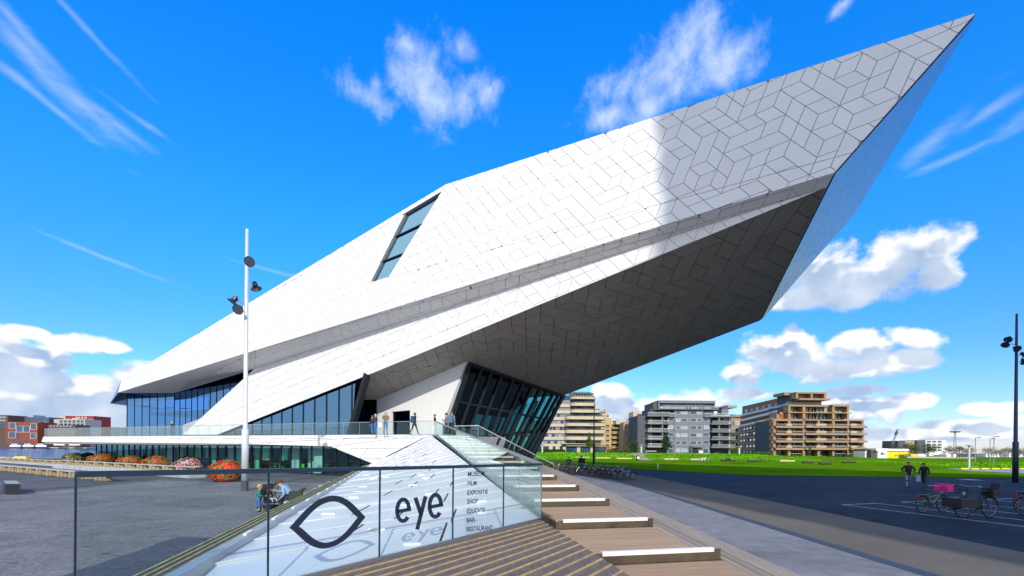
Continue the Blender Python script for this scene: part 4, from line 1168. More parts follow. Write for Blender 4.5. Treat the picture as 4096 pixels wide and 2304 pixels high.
# ================================================================== SHADE CASTERS BEHIND THE VIEWPOINT
tower = thing('office_tower', 'tall grey office tower across the paving, throwing its long shadow over the museum tip', 'building', (0, 0, 0))
M_TWR = mat('tower_wall', (0.30, 0.31, 0.33), 0.6)
MB().prism([(20.4, -57), (76, -115), (95, -150), (32, -110)], 0, 100).build('tower_shaft', M_TWR, tower)
tw = MB()
for k in range(28):
    tw.bar((20.4 - .12, -57 + .12, 5 + k * 3.4), (76 - .12, -115 + .12, 5 + k * 3.4), 0.3, 1.7)
    tw.bar((20.3, -57, 5 + k * 3.4), (31.9, -110, 5 + k * 3.4), 0.3, 1.7)
tw.build('window_band', G_WIN, tower)
caster = thing('shadow_caster', 'unseen dark slab added beside the viewpoint to cast a shadow on the setts', 'sign', (-6.4, 2.6, 0))
MB().box(-1.0, -.25, 0, 1.0, .25, 5.4).build('caster_panel', mat('caster_grey', (.2, .2, .22), .5), caster)  # added out of view to throw the dark wedge on the left setts
MB().box(-1.1, -.35, 5.4, 1.1, .35, 5.5).build('cap', M_STEEL, caster)

# ================================================================== FAR BUILDINGS
M_CREAM = mat('cream_concrete', (0.50, 0.41, 0.29), 0.7, var=0.08, scale=.3)
M_MAUVE = mat('mauve_panel', (0.20, 0.20, 0.25), 0.7)
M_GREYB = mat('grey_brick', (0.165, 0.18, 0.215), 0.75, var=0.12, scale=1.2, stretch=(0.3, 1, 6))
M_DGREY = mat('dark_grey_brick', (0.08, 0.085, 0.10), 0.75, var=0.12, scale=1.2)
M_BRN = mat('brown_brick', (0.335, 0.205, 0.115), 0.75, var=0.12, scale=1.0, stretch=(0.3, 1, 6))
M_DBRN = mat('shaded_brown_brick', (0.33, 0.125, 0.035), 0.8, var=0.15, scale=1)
M_OCH = mat('ochre_brick', (0.50, 0.35, 0.15), 0.75, var=0.1, scale=1)
M_TAN = mat('tan_brick', (0.40, 0.29, 0.19), 0.75, var=0.1, scale=1)
M_FWH = mat('window_white', (0.78, 0.77, 0.72), 0.5)
M_CURT = mat('window_curtain', (0.30, 0.36, 0.42), 0.8, var=.2, scale=1)
G_BAL = glass('balcony_glass', (0.7, 0.78, 0.8), (1, 1, 1), 0.12)
def conv(ox, oy, s): return lambda x, y: (ox + x / s, oy + y / s)
class Bld:
    def __init__(s, name, label, cat, cv, Y):
        s.t = thing(name, label, cat, (0, 0, 0)); s.cv = cv; s.Y = Y; s.r = random.Random(len(name) + int(Y))
    def xz(s, x, y, Y=None):
        p = at(*s.cv(x, y), s.Y if Y is None else Y); return p.x, p.z
    def box(s, name, m, x0, y0, x1, y1, d0=0.0, d1=8.0, Y=None, mb=None, ground=False):
        Yb = s.Y if Y is None else Y
        X0, Z1 = s.xz(x0, y0, Yb); X1, Z0 = s.xz(x1, y1, Yb)
        if ground: Z0 = -0.5
        b = (mb or MB()).box(X0, Yb + d0, Z0, X1, Yb + d1, Z1)
        return b if mb else b.build(name, m, s.t)
    def win(s, x0, y0, x1, y1, d=-0.06, frame=True, g=None, split=0):
        g = g or s.r.choice([G_WIN, G_WIN, G_WIN, M_CURT])
        w = s.box('window', g, x0, y0, x1, y1, d, d + .10)
        if frame:
            f = MB(); t = (x1 - x0) * 0 + 3.5
            s.box('', None, x0 - t, y0 - t, x1 + t, y0, d - .06, d + .12, mb=f); s.box('', None, x0 - t, y1, x1 + t, y1 + t * 1.5, d - .10, d + .12, mb=f)
            s.box('', None, x0 - t, y0, x0, y1, d - .06, d + .12, mb=f); s.box('', None, x1, y0, x1 + t, y1, d - .06, d + .12, mb=f)
            for k in range(split):
                xx = x0 + (x1 - x0) * (k + 1) / (split + 1); s.box('', None, xx - 5, y0, xx + 5, y1, d - .06, d + .11, mb=f)
            o = f.build('window_frame', M_FWH, s.t); 
            mw = w.matrix_world; o.parent = w; o.matrix_parent_inverse = Matrix.Identity(4)
        return w
def rounded(x0, x1, y0, y1, r, n=6):
    p = []
    for cx, cy, a0 in ((x1 - r, y0 + r, -90), (x1, y1, None), (x0, y1, None), (x0 + r, y0 + r, 180)):
        if a0 is None: p.append((cx, cy))
        else:
            for k in range(n + 1): a = R(a0 + 90 * k / n); p.append((cx + r * math.cos(a), cy + r * math.sin(a)))
    return p
# --- curved cream block
b = Bld('apartment_block', 'cream apartment block with rounded balcony bands next to the museum overhang', 'building', conv(2150, 1540, 4.528), 190)
rb = [(590, 215, 1058, 262), (590, 325, 1060, 385), (585, 448, 1148, 507), (495, 567, 1248, 630), (495, 690, 1248, 750), (493, 812, 1248, 878), (485, 933, 1248, 1000)]
lb = [(360, 340, 585, 400), (300, 455, 588, 515), (190, 575, 495, 635), (100, 697, 490, 755), (20, 815, 490, 877), (-60, 935, 485, 995), (-120, 1060, 455, 1112)]
for (x0, y0, x1, y1) in rb:
    X0, Z1 = b.xz(x0, y0); X1, Z0 = b.xz(x1, y1); MB().prism(rounded(X0, X1, b.Y - 1.6, b.Y + 8, 2.4), Z0, Z1).build('balcony_band', M_CREAM, b.t)
    X0, Z1 = b.xz(x0 + 12, y0 - 16)
    MB().prism(rounded(X0, X1 - .3, b.Y - 1.4, b.Y + 7, 2.2), Z1 - .06, Z1).build('balcony_rail', M_STEEL, b.t)
for (x0, y0, x1, y1) in lb: b.box('wall_band', M_CREAM, x0, y0, x1, y1, 0.2, 8)
b.box('core', M_MAUVE, 600, 262, 1040, 1220, 0.9, 9, ground=True); b.box('core', M_MAUVE, 510, 507, 1130, 1220, 1.0, 9.1, ground=True)
b.box('core', M_MAUVE, 380, 170, 590, 1220, 0.75, 9.2, ground=True); b.box('core', M_MAUVE, -120, 640, 600, 1220, 0.70, 9.3, ground=True); b.box('core', M_MAUVE, 300, 400, 600, 700, 0.72, 9.3)
rows = [262, 385, 507, 630, 750, 878, 1000]; nxt = [325, 448, 567, 690, 812, 933, 1060]
for k, (y0, y1) in enumerate(zip(rows, nxt)):
    xr = 1045 if k < 2 else 1140
    x = 608 if k < 3 else 530
    while x < xr:
        wd = b.r.choice([44, 44, 62, 90]); 
        if b.r.random() < .78: b.win(x, y0 + 4, x + wd, y1 - 4, 0.84 if x > 600 else .62, frame=False, g=b.r.choice([G_WIN, G_WIN, M_CURT, G_WIN, M_BLACK]))
        x += wd + 7
    xl = [600, 420, 300, 240, 160, 80, 0][k] ; x = xl
    while x < 480:
        if b.r.random() < .65: b.win(x, y0 + 14, x + 44, y1 + 6, 0.60, frame=False)
        x += 62
MB().prism(rounded(b.xz(600, 0)[0], b.xz(1025, 0)[0], b.Y, b.Y + 7, 2.2), b.xz(0, 212)[1], b.xz(0, 150)[1]).build('glass_penthouse', G_WIN, b.t)
for x in range(620, 1020, 52): b.box('penthouse_mullion', M_STEEL, x, 150, x + 5, 212, -.15, .2)
MB().prism(rounded(b.xz(590, 0)[0], b.xz(1032, 0)[0], b.Y - .8, b.Y + 8, 2.8), b.xz(0, 150)[1], b.xz(0, 132)[1]).prism(rounded(b.xz(660, 0)[0], b.xz(980, 0)[0], b.Y + 1, b.Y + 8, 2.2), b.xz(0, 132)[1], b.xz(0, 108)[1]).build('penthouse_roof', mat('green_zinc', (0.10, 0.16, 0.14), .5), b.t)
b.box('side_pavilion', G_WIN, 455, 190, 590, 260, 0.5, 8); 
b.box('entrance_canopy', M_CREAM, 435, 1058, 1300, 1076, -2.0, 6); b.box('entrance_canopy', M_CREAM, 520, 1085, 1245, 1112, -1.0, 6)
for x0, x1 in ((-120, 10), (205, 275), (325, 400), (460, 515), (715, 775), (960, 1035)): b.box('ground_pier', M_CREAM, x0, 1110, x1, 1222, 0.0, 3, ground=True)
for x0, x1 in ((20, 200), (278, 322), (402, 455), (520, 712), (778, 955), (1040, 1240)): b.win(x0, 1118, x1, 1215, 0.45, frame=False, g=G_WIN)
b.box('pier', M_CREAM, 1040, 400, 1080, 460, 0.6, 7)
# --- ochre block behind
b = Bld('apartment_block', 'ochre brick apartment block with stacked loggias between the cream and grey blocks', 'building', conv(2150, 1540, 4.528), 215)
b.box('wall', M_OCH, 1150, 600, 1330, 1210, 0, 9, ground=True); b.box('wall', M_OCH, 1325, 685, 1508, 1210, .1, 9, ground=True); b.box('wall', M_CREAM, 1150, 520, 1315, 600, 1, 9); b.box('wall', M_OCH, 1150, 455, 1245, 520, 1.5, 9)
b.box('roof_box', mat('zinc_box', (.35, .38, .42), .5), 1245, 432, 1292, 520, 2, 9); b.box('wall', M_CREAM, 1505, 700, 1558, 1180, 1, 9, ground=True); b.box('roof_room', M_WHITE, 1332, 622, 1425, 685, .5, 8)
for y in (722, 812, 900, 988, 1072):
    b.win(1350, y, 1494, y + 44, -.05, frame=False, g=M_BLACK); b.win(1240, y, 1298, y + 44, -.05, frame=False, g=M_BLACK)
    b.box('balcony', M_OCH, 1345, y + 46, 1510, y + 74, -1.6, .1); b.box('balcony_rail', M_FWH, 1345, y + 28, 1500, y + 34, -1.55, -1.45); b.box('balcony_rail', M_FWH, 1190, y + 30, 1298, y + 35, -.6, -.5)
for x in (1158, 1190, 1216): b.win(x, 475, x + 20, 515, 1.42, frame=False)
for x in (1340, 1370, 1400): b.win(x, 630, x + 20, 680, .42, frame=False)
for x in (1200, 1236, 1268): b.win(x, 540, x + 24, 578, .92, frame=False)
b.win(1350, 1155, 1460, 1200, -.05, frame=True, g=M_BLACK)
# --- tan block with cream balconies
b = Bld('apartment_block', 'tan apartment block with pale glass fronted balconies left of the grey block', 'building', conv(2150, 1540, 4.528), 205)
b.box('wall', M_TAN, 1560, 672, 1650, 1215, 0, 12, ground=True); b.box('wall', M_TAN, 1645, 650, 1845, 1215, 1.5, 12, ground=True); b.box('wall', M_TAN, 1745, 585, 1840, 660, 3, 12); b.box('upper_wall', M_CREAM, 1775, 468, 2070, 600, 4, 12)
b.box('wall', M_CREAM, 1478, 625, 1740, 700, 6, 12)
for y in (700, 822, 928, 1030):
    b.win(1660, y + 10, 1835, y + 62, 1.4, frame=False, g=M_BLACK); b.box('balcony', M_CREAM, 1648, y - 22, 1838, y, -.4, 1.6); b.box('balcony_rail', M_FWH, 1648, y - 52, 1838, y - 46, -.4, -.3); b.box('balcony_glass', G_BAL, 1652, y - 46, 1836, y - 22, -.38, -.34)
for y in (740, 840, 950, 1060):
    for x in (1575, 1600): b.win(x, y, x + 14, y + 44, -.05, frame=False)
b.win(1850, 515, 1980, 560, 3.95, frame=False)
# --- grey block
b = Bld('apartment_block', 'grey brick apartment block with white framed windows and corner balconies', 'building', conv(2540, 1570, 4.996), 185)
b.box('wall', M_GREYB, 785, 345, 1370, 1232, 0, 12, ground=True); b.box('penthouse', M_GREYB, 475, 152, 1615, 215, 0.5, 10); b.box('penthouse', M_GREYB, 490, 215, 1600, 350, 2.6, 10)
b.box('penthouse_wall', M_GREYB, 475, 200, 503, 345, .5, 3); b.box('penthouse_wall', M_GREYB, 1592, 205, 1615, 300, .5, 3)
b.box('terrace_slab', M_GREYB, 500, 322, 1650, 350, -1.3, 6); b.box('terrace_glass', G_BAL, 522, 268, 1650, 322, -1.3, -1.25); b.box('terrace_rail', M_FWH, 522, 262, 1650, 270, -1.35, -1.2)
for k in range(8): b.win(515 + k * 135, 222, 515 + k * 135 + 118, 318, 2.5, frame=True, split=1, g=b.r.choice([M_CURT, G_WIN]))
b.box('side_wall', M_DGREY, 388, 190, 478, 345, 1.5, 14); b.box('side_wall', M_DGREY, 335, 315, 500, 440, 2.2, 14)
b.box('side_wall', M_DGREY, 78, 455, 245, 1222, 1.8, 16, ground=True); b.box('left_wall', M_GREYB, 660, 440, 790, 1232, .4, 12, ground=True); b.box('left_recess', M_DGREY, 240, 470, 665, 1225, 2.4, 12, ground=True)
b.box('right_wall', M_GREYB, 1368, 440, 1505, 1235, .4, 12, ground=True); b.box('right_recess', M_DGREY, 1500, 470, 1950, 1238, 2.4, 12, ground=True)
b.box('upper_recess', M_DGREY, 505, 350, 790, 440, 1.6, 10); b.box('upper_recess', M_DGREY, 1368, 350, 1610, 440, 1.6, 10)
for x0, x1 in ((512, 640), (655, 735), (1375, 1440), (1450, 1595)): b.win(x0, 368, x1, 420, 1.5, frame=False, g=G_WIN)
for y0, y1 in ((375, 432), (525, 582), (675, 732), (822, 882), (975, 1032), (1125, 1182)):
    b.win(822, y0, 896, y1); b.win(926, y0, 1042, y1); 
    if y0 < 1100: b.win(1100, y0, 1222, y1); b.win(1248, y0, 1328, y1)
for y0 in (510, 660, 808, 962): b.win(1376, y0, 1480, y0 + 64, .30); b.win(670, y0, 770, y0 + 64, .30)
b.win(1376, 1120, 1470, 1210, .30); b.win(665, 1130, 765, 1210, .30)
for k, y in enumerate((555, 715, 868, 1020)):
    b.box('balcony_slab', M_GREYB, 238, y + 60, 685, y + 84, -1.0, 2.4); b.box('balcony_rail', M_FWH, 240, y, 530, y + 8, -1.0, -.9); b.box('balcony_rail', M_FWH, 240, y + 50, 530, y + 58, -1.0, -.9); b.box('balcony_glass', G_BAL, 242, y + 8, 528, y + 50, -.98, -.94)
    b.box('balcony_glass', G_BAL, 556, y + 12, 682, y + 54, -.7, -.66); b.box('balcony_rail', M_FWH, 556, y + 6, 682, y + 12, -.7, -.64)
    for x0, x1 in ((250, 340), (352, 520), (560, 640)): b.win(x0, y - 52, x1, y + 40, 2.2, frame=False, g=b.r.choice([G_WIN, M_BLACK, M_BLACK]))
    b.box('divider', M_FWH, 340, y - 60, 350, y + 50, 1.6, 2.2); b.box('balcony_pier', M_GREYB, 530, y - 68, 552, y + 60, -.6, 2.3)
for k, y in enumerate((572, 728, 880, 1038)):
    b.box('balcony_slab', M_GREYB, 1505, y + 48, 1985, y + 74, -1.0, 2.4); b.box('balcony_rail', M_FWH, 1525, y - 5, 1985, y + 1, -1.0, -.92); b.box('balcony_glass', G_BAL, 1525, y + 1, 1985, y + 48, -.98, -.94)
    for x0, x1 in ((1530, 1655), (1692, 1800), (1812, 1905)): b.win(x0, y - 62, x1, y + 40, 2.2, frame=False, g=b.r.choice([G_WIN, M_BLACK, M_BLACK, M_CURT]))
    b.box('balcony_pier', M_GREYB, 1662, y - 80, 1686, y + 48, -.5, 2.3)
for (x0, x1, y) in ((240, 680, 400), (680, 790, 412), (1525, 1985, 415), (1370, 1525, 415)):
    b.box('roof_rail', M_FWH, x0, y, x1, y + 8, -.9, -.8); b.box('roof_glass', G_BAL, x0, y + 8, x1, y + 50, -.88, -.84); b.box('roof_slab', M_GREYB, x0, y + 52, x1, y + 82, -.95, 3)
b.box('corner_pier', M_FWH, 1925, 480, 1945, 1240, 2.0, 2.3, ground=True)
b.box('plant_room', M_GREYB, 1822, 320, 1960, 420, 4, 8); b.box('plant_fence', M_DGREY, 1830, 282, 1962, 320, 4, 8)
b.box('doorway', M_BLACK, 1150, 1100, 1255, 1225, -.1, .1); b.box('porch_wall', M_FWH, 1258, 1165, 1330, 1225, -1.2, 0); b.box('porch_fin', M_DGREY, 1088, 1070, 1130, 1195, -.9, 0); b.box('porch_roof', M_GREYB, 1130, 1072, 1345, 1098, -1.4, 0)
b.win(255, 1108, 500, 1160, 2.2, frame=False, g=M_BLACK); b.box('garden_wall', M_FWH, 245, 1165, 430, 1176, .2, .4); b.box('pier', M_GREYB, 215, 1150, 242, 1222, .2, 2, ground=True)
b.box('garden_glass', G_BAL, 1505, 1190, 1900, 1225, .3, .36); b.win(1530, 1120, 1880, 1185, 2.2, frame=False, g=M_BLACK)
# --- brown block
b = Bld('apartment_block', 'brown brick apartment block with stepped terraces, farthest right of the row', 'building', conv(2940, 1540, 4.5286), 185)
def bb(*a, **k): return b.box(*a, **k)
bb('wall', M_DGREY, 700, 640, 2330, 1285, 2.6, 14, ground=True); bb('wall', M_DGREY, 965, 380, 2060, 640, 2.7, 14); bb('wall', M_DGREY, 1100, 150, 1650, 380, 2.8, 13)
for (x0, x1, y0, y1) in ((690, 1225, 612, 655), (1245, 2330, 622, 655), (960, 1690, 355, 395), (1760, 2062, 355, 392), (960, 2110, 488, 516), (1100, 1650, 125, 160), (1135, 1695, 245, 280)): bb('lintel', M_BRN, x0, y0, x1, y1, -.3 if y1 != 280 else -1.2, 6)
for y in (740, 870, 1003, 1135):
    for x0, x1 in ((710, 1222), (1245, 2025), (2050, 2355)): bb('balcony_band', M_BRN, x0, y, x1, y + 42, -1.3, 3)
    for x0, x1 in ((900, 1000), (1435, 1620), (2062, 2165)): bb('planter', mat('pale_planter', (.42, .36, .29), .8), x0, y - 38, x1, y, -1.25, -1.0)
    bb('balcony_glass', G_BAL, 730, y - 40, 2330, y, -1.15, -1.1)
for y0, y1 in ((655, 740), (785, 870), (915, 1003), (1048, 1135), (1180, 1285)):
    for x0, x1 in ((690, 735), (955, 1000), (1222, 1265), (1490, 1530), (1758, 1800), (2030, 2065), (2295, 2328)): bb('brick_pier', M_BRN, x0, y0, x1, y1, -.2, 3)
    for x0, x1 in ((740, 840), (850, 950), (1003, 1218), (1270, 1370), (1380, 1485), (1535, 1640), (1650, 1755), (1803, 2025), (2070, 2290)):
        b.win(x0, y0 + 6, x1, y1 - 2, 2.4, frame=False, g=b.r.choice([G_WIN, M_BLACK, M_CURT, G_WIN]))
        if (x1 - x0) > 200:
            for q_ in range(5): bb('sash', mat('khaki_frame', (.36, .33, .18), .6), x0 + q_ * (x1 - x0 - 8) / 4, y0 + 6, x0 + q_ * (x1 - x0 - 8) / 4 + 9, y1 - 2, 2.0, 2.4)
            bb('window_rail', M_FWH, x0, (y0 + y1) / 2 + 8, x1, (y0 + y1) / 2 + 14, .6, .7)
for y0, y1 in ((395, 488), (516, 612)):
    for x0, x1 in ((960, 1003), (1222, 1270), (1758, 1800), (2025, 2062)): bb('brick_pier', M_BRN, x0, y0, x1, y1, -.2, 3)
    for x0, x1 in ((1005, 1220), (1275, 1485), (1535, 1755), (1803, 2022)):
        b.win(x0, y0 + 4, x1, y1 - 2, 2.5, frame=False, g=b.r.choice([G_WIN, M_CURT, G_WIN]))
        for q_ in range(4): bb('sash', mat('khaki_frame', (.36, .33, .18), .6), x0 + q_ * (x1 - x0 - 8) / 3, y0 + 4, x0 + q_ * (x1 - x0 - 8) / 3 + 8, y1 - 2, 2.0, 2.5)
for x0, x1 in ((1100, 1140), (1370, 1400), (1610, 1650)): bb('brick_pier', M_BRN, x0, 160, x1, 245, -.2, 3)
for x0, x1 in ((1145, 1360), (1405, 1605)): b.win(x0, 165, x1, 240, 2.6, frame=False, g=M_CURT)
b.win(1000, 290, 1640, 350, 2.7, frame=False, g=G_WIN); bb('roof_room', M_BRN, 775, 490, 880, 525, .5, 6); bb('roof_room', M_BRN, 770, 490, 815, 612, .5, 6); b.win(820, 530, 950, 600, 2.5, frame=False)
bb('roof_box', M_BRN, 1000, 108, 1140, 165, 4, 12); bb('roof_box', M_TAN, 295, 278, 480, 330, 20, 40)
# receding flank, dark side with floors
A_, B_ = at(*b.cv(700, 0), 185.2), at(*b.cv(85, 0), 246)
def flank(name, m, z0, z1, o0, o1, f0=0.0, f1=1.0):
    a = V((A_.x, A_.y, 0)).lerp(V((B_.x, B_.y, 0)), f0); c = V((A_.x, A_.y, 0)).lerp(V((B_.x, B_.y, 0)), f1)
    d_ = (c - a).normalized(); n_ = V((-d_.y, d_.x, 0)); 
    if n_.x > 0: n_ = -n_
    p = [a + n_ * o0, c + n_ * o0, c + n_ * o1, a + n_ * o1]
    MB().prism([(q_.x, q_.y) for q_ in p], z0, z1).build(name, m, b.t)
zr = [b.xz(0, y)[1] for y in (1285, 1160, 1025, 893, 762, 635, 500, 372, 262, 130)]
def tier(name, m, z0, z1, x0, Y0, x1, Y1):
    a, c = at(*b.cv(x0, 0), Y0), at(*b.cv(x1, 0), Y1)
    MB().prism([(a.x, a.y), (a.x + 12, a.y + 2), (c.x + 14, c.y + 2), (c.x, c.y)], z0, z1).build(name, m, b.t)
    return a, c
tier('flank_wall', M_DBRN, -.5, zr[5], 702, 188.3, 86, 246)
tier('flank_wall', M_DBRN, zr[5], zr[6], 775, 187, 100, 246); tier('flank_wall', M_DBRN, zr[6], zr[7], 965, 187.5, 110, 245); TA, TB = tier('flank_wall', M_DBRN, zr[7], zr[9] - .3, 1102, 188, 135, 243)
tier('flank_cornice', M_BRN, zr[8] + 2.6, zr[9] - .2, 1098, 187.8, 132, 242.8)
for k in range(1, 6): flank('flank_band', M_BRN, zr[k] - .45, zr[k] + .45, 0, .5)
for k, (x0_, x1_) in ((5, (700, 90)), (6, (770, 100)), (7, (960, 110))):
    a, c = at(*b.cv(x0_, 0), 186), at(*b.cv(x1_, 0), 245); MB().bar(V((a.x, a.y, zr[k] + .7)), V((c.x, c.y, zr[k] + .7)), .06, 1.1).build('flank_glass', mat('frosted_balcony', (.34, .31, .28), .3), b.t)
    MB().bar(V((a.x, a.y, zr[k])), V((c.x, c.y, zr[k])), .5, .5).build('flank_band', M_BRN, b.t)
for k in range(5):
    for j in range(9): flank('window', G_WIN if (j + k) % 4 else M_BLACK, zr[k] + 1.1, zr[k + 1] - .8, 0.02, .10, .04 + j * .105, .10 + j * .105)
for j in range(8):
    p_ = TA.lerp(TB, .03 + j * .12); q_ = TA.lerp(TB, .09 + j * .12); zz_ = (zr[7] + zr[8]) / 2 + 1.2
    MB().bar(V((p_.x - .1, p_.y - .1, zz_)), V((q_.x - .1, q_.y - .1, zz_)), .1, 1.6).build('window', G_WIN if j % 2 else M_CURT, b.t)
# --- small link block between grey and brown
b = Bld('link_block', 'low brown brick link between the grey and the brown apartment blocks', 'building', conv(2940, 1540, 4.5286), 262)
b.box('wall', M_BRN, -70, 560, 160, 1260, 0, 10, ground=True); b.box('wall', M_BRN, -60, 540, 145, 580, -1, 2)
for y in (650, 780, 910, 1040): b.win(5, y, 75, y + 70, -.1, frame=True); b.win(-60, y, -12, y + 70, -.1, frame=False)
# --- far right buildings
cvR = conv(3450, 1640, 3.9876)
b = Bld('office_building', 'white office building with square windows and a dark wing behind the round trees', 'building', cvR, 420)
b.box('white_wing', mat('office_white', (.66, .64, .58), .6), 1005, 478, 1330, 740, 0, 20, ground=True); b.box('white_wing', mat('office_white', (.66, .64, .58), .6), 1330, 515, 1368, 740, 1, 20, ground=True)
b.box('dark_wing', M_DGREY, 880, 482, 1003, 700, 1, 20, ground=True); b.box('dark_wing', M_DGREY, 595, 490, 712, 720, 2, 20, ground=True); b.box('link_wing', M_TAN, 712, 488, 880, 700, 3, 20, ground=True)
for y in (492, 540, 584, 628):
    for x in (1030, 1115, 1200): b.win(x, y, x + 60, y + 26, -.1, frame=False, g=G_WIN)
b = Bld('site_cabin', 'white site cabin with a small blue sign nearest the brown apartments', 'cabin', cvR, 175)
b.box('wall', M_WHITE, 40, 655, 165, 745, 0, 6, ground=True); b.box('roof', M_DGREY, 50, 625, 150, 657, 0, 6); b.box('sign', mat('sign_blue', (.02, .18, .5), .5), 80, 682, 135, 702, -.08, .0)
b = Bld('site_cabin', 'white site cabin with a blue and black sign next to the yellow shed', 'cabin', cvR, 172)
b.box('wall', M_WHITE, 245, 648, 392, 745, 0, 6, ground=True); b.box('side', M_DGREY, 170, 640, 245, 745, 1, 6, ground=True); b.box('roof', M_WHITE, 215, 612, 400, 652, -.2, 7)
b.box('sign', mat('sign_blue', (.02, .18, .5), .5), 320, 690, 355, 712, -.08, 0); b.box('sign', M_BLACK, 296, 674, 316, 714, -.08, 0)
b = Bld('shed', 'bright yellow shed under a long white roof', 'shed', cvR, 174)
b.box('wall', mat('yellow_paint', (0.75, 0.62, 0.01), .5), 392, 650, 575, 755, 0, 7, ground=True); b.box('porch', mat('yellow_paint', (0.75, 0.62, 0.01), .5), 575, 655, 718, 712, 0, 7); b.box('roof', M_WHITE, 395, 618, 722, 655, -.5, 8)
for x in (580, 640, 700): b.box('post', M_DGREY, x, 700, x + 8, 755, 0, .2, ground=True)
for x in (515, 540): b.win(x, 718, x + 14, 738, -.05, frame=False, g=M_BLACK)
for k, (x0, y0, x1, y1, m_, lab, nm, cat_) in enumerate((
    (775, 705, 890, 745, mat('yellow_paint', (0.75, 0.62, 0.01), .5), 'yellow container right of the yellow shed', 'container', 'container'),
    (790, 742, 945, 768, mat('red_orange', (.65, .12, .05), .5), 'low orange red skip in front of the yellow container', 'skip', 'skip'),
    (890, 700, 1015, 745, M_WHITE, 'white van parked past the yellow container', 'parked_van', 'van'),
    (1065, 700, 1130, 735, M_WHITE, 'small white van parked under the second round tree', 'parked_van', 'van'),
    (1340, 705, 1410, 760, M_WHITE, 'rounded white tank left of the pale post', 'storage_tank', 'tank'),
    (1450, 705, 1500, 755, M_WHITE, 'second rounded white tank nearer the pale post', 'storage_tank', 'tank'),
    (2475, 795, 2540, 838, mat('amber_box', (.85, .42, .02), .5), 'amber box standing right of the dark mast', 'box', 'box'))):
    b = Bld(nm, lab, cat_, cvR, 168 + k)
    b.box('body', m_, x0, y0, x1, y1 - 3, 0, 3); b.box('underframe', M_BLACK, x0 + 4, y1 - 4, x1 - 4, y1, .1, 2.8)
    if nm == 'parked_van': b.box('windscreen', G_WIN, x1 - 26, y0 + 6, x1 - 4, y0 + 18, -.06, .0)
# low wall and dark railings behind the road on the right
b = Bld('boundary_wall', 'low pale concrete wall beyond the grass on the right', 'wall', cvR, 165)
b.box('wall', mat('pale_wall', (.45, .40, .33), .8, var=.15), 715, 742, 1800, 775, 0, .4)
b = Bld('fence', 'dark mesh fence with parked vehicles behind it, right of the pale post', 'fence', cvR, 150)
for x in range(1500, 2620, 46): b.box('fence_post', M_DGREY, x, 690, x + 6, 812, 0, .1)
for y in (700, 752, 800): b.box('fence_rail', M_DGREY, 1500, y, 2640, y + 5, -.05, 0)
r = random.Random(21)
for k in range(10):
    x = 1960 + k * 62; b = Bld('parked_van', 'white van behind the dark mesh fence', 'van', cvR, 178 + k * .3); b.t['group'] = 'white vans behind the fence'
    m_ = r.choice([M_WHITE, M_WHITE, mat('van_grey', (.3, .33, .36), .4)])
    if m_ is not M_WHITE: b.t['label'] = 'grey van behind the dark mesh fence'
    b.box('body', m_, x, 700 + r.uniform(-4, 10), x + 52, 752, 0, 4); b.box('window', G_WIN, x + 30, 712, x + 50, 726, -.06, 0)
# ---- left bank across the water
cvL = conv(0, 1600, 4.6)
M_ORB = mat('orange_red_brick', (.24, .055, .025), .75, var=.15, scale=.4); M_RED = mat('red_cladding', (.27, .022, .02), .6); M_NAVY = mat('blue_grey_cladding', (.06, .10, .15), .6, var=.2, scale=.3); M_DBR = mat('dark_brown_brick', (.10, .06, .05), .8)
b = Bld('warehouse', 'dark brown brick building at the left edge across the water', 'building', cvL, 440)
b.box('wall', M_DBR, -200, 275, 145, 800, 0, 20, ground=True)
for y in (305, 362, 418, 480): 
    for x in (-60, 0, 50): b.win(x, y, x + 55, y + 26, -.1, frame=False, g=M_CURT if y < 380 else G_WIN)
b = Bld('waterside_block', 'orange brick block with big glazed squares on the far quay', 'building', cvL, 425)
b.box('wall', M_ORB, 110, 400, 690, 800, 0, 18, ground=True)
for (x0, y0, x1, y1) in ((175, 420, 290, 525), (305, 482, 425, 590), (432, 482, 550, 590), (568, 435, 672, 540), (168, 588, 290, 695), (565, 605, 670, 705), (300, 420, 345, 475), (300, 610, 345, 700), (175, 735, 250, 795), (300, 735, 385, 795), (435, 735, 510, 795)): b.win(x0, y0, x1, y1, -.2, frame=(x1 - x0) > 90, g=G_WIN)
b = Bld('office_building', 'dark blue grey building rising behind the orange brick block', 'building', cvL, 455)
b.box('wall', M_NAVY, 270, 312, 900, 800, 0, 20, ground=True); b.box('roof_box', mat('pale_blue_box', (.3, .38, .5), .6), 400, 270, 555, 315, 3, 15)
for y in (400, 430, 455, 490):
    for x in (690, 815): b.win(x, y, x + 50, y + 10, -.1, frame=False, g=M_CURT)
b = Bld('red_building', 'red building with white floor lines behind the pale grid fronted one', 'building', cvL, 470)
b.box('wall', M_RED, 1205, 290, 1725, 520, 0, 20, ground=True); b.box('corner', M_CREAM, 1100, 285, 1210, 400, 0, 20)
for y in (282, 348, 402): b.box('floor_line', M_FWH, 1100 if y == 282 else 1205, y, 1728, y + 8, -.3, 0)
for x in (1400, 1452, 1508, 1568): b.win(x, 312, x + 20, 340, -.15, frame=True, g=M_CURT)
b = Bld('office_building', 'pale stone building with a grid of square windows', 'building', cvL, 450)
b.box('wall', mat('pale_stone', (.42, .40, .36), .7), 992, 352, 1562, 700, 0, 18, ground=True); b.box('roof_box', mat('pale_stone', (.42, .40, .36), .7), 1290, 330, 1410, 356, 2, 12)
for y in (372, 430, 486):
    for x in (1100, 1180, 1258, 1336, 1414, 1486): b.win(x, y, x + 54, y + 42, -.2, frame=False, g=G_WIN)
b = Bld('warehouse', 'low dark brick warehouse before the pale grid fronted building', 'building', cvL, 430)
b.box('wall', M_DBR, 882, 452, 1385, 790, 0, 15, ground=True)
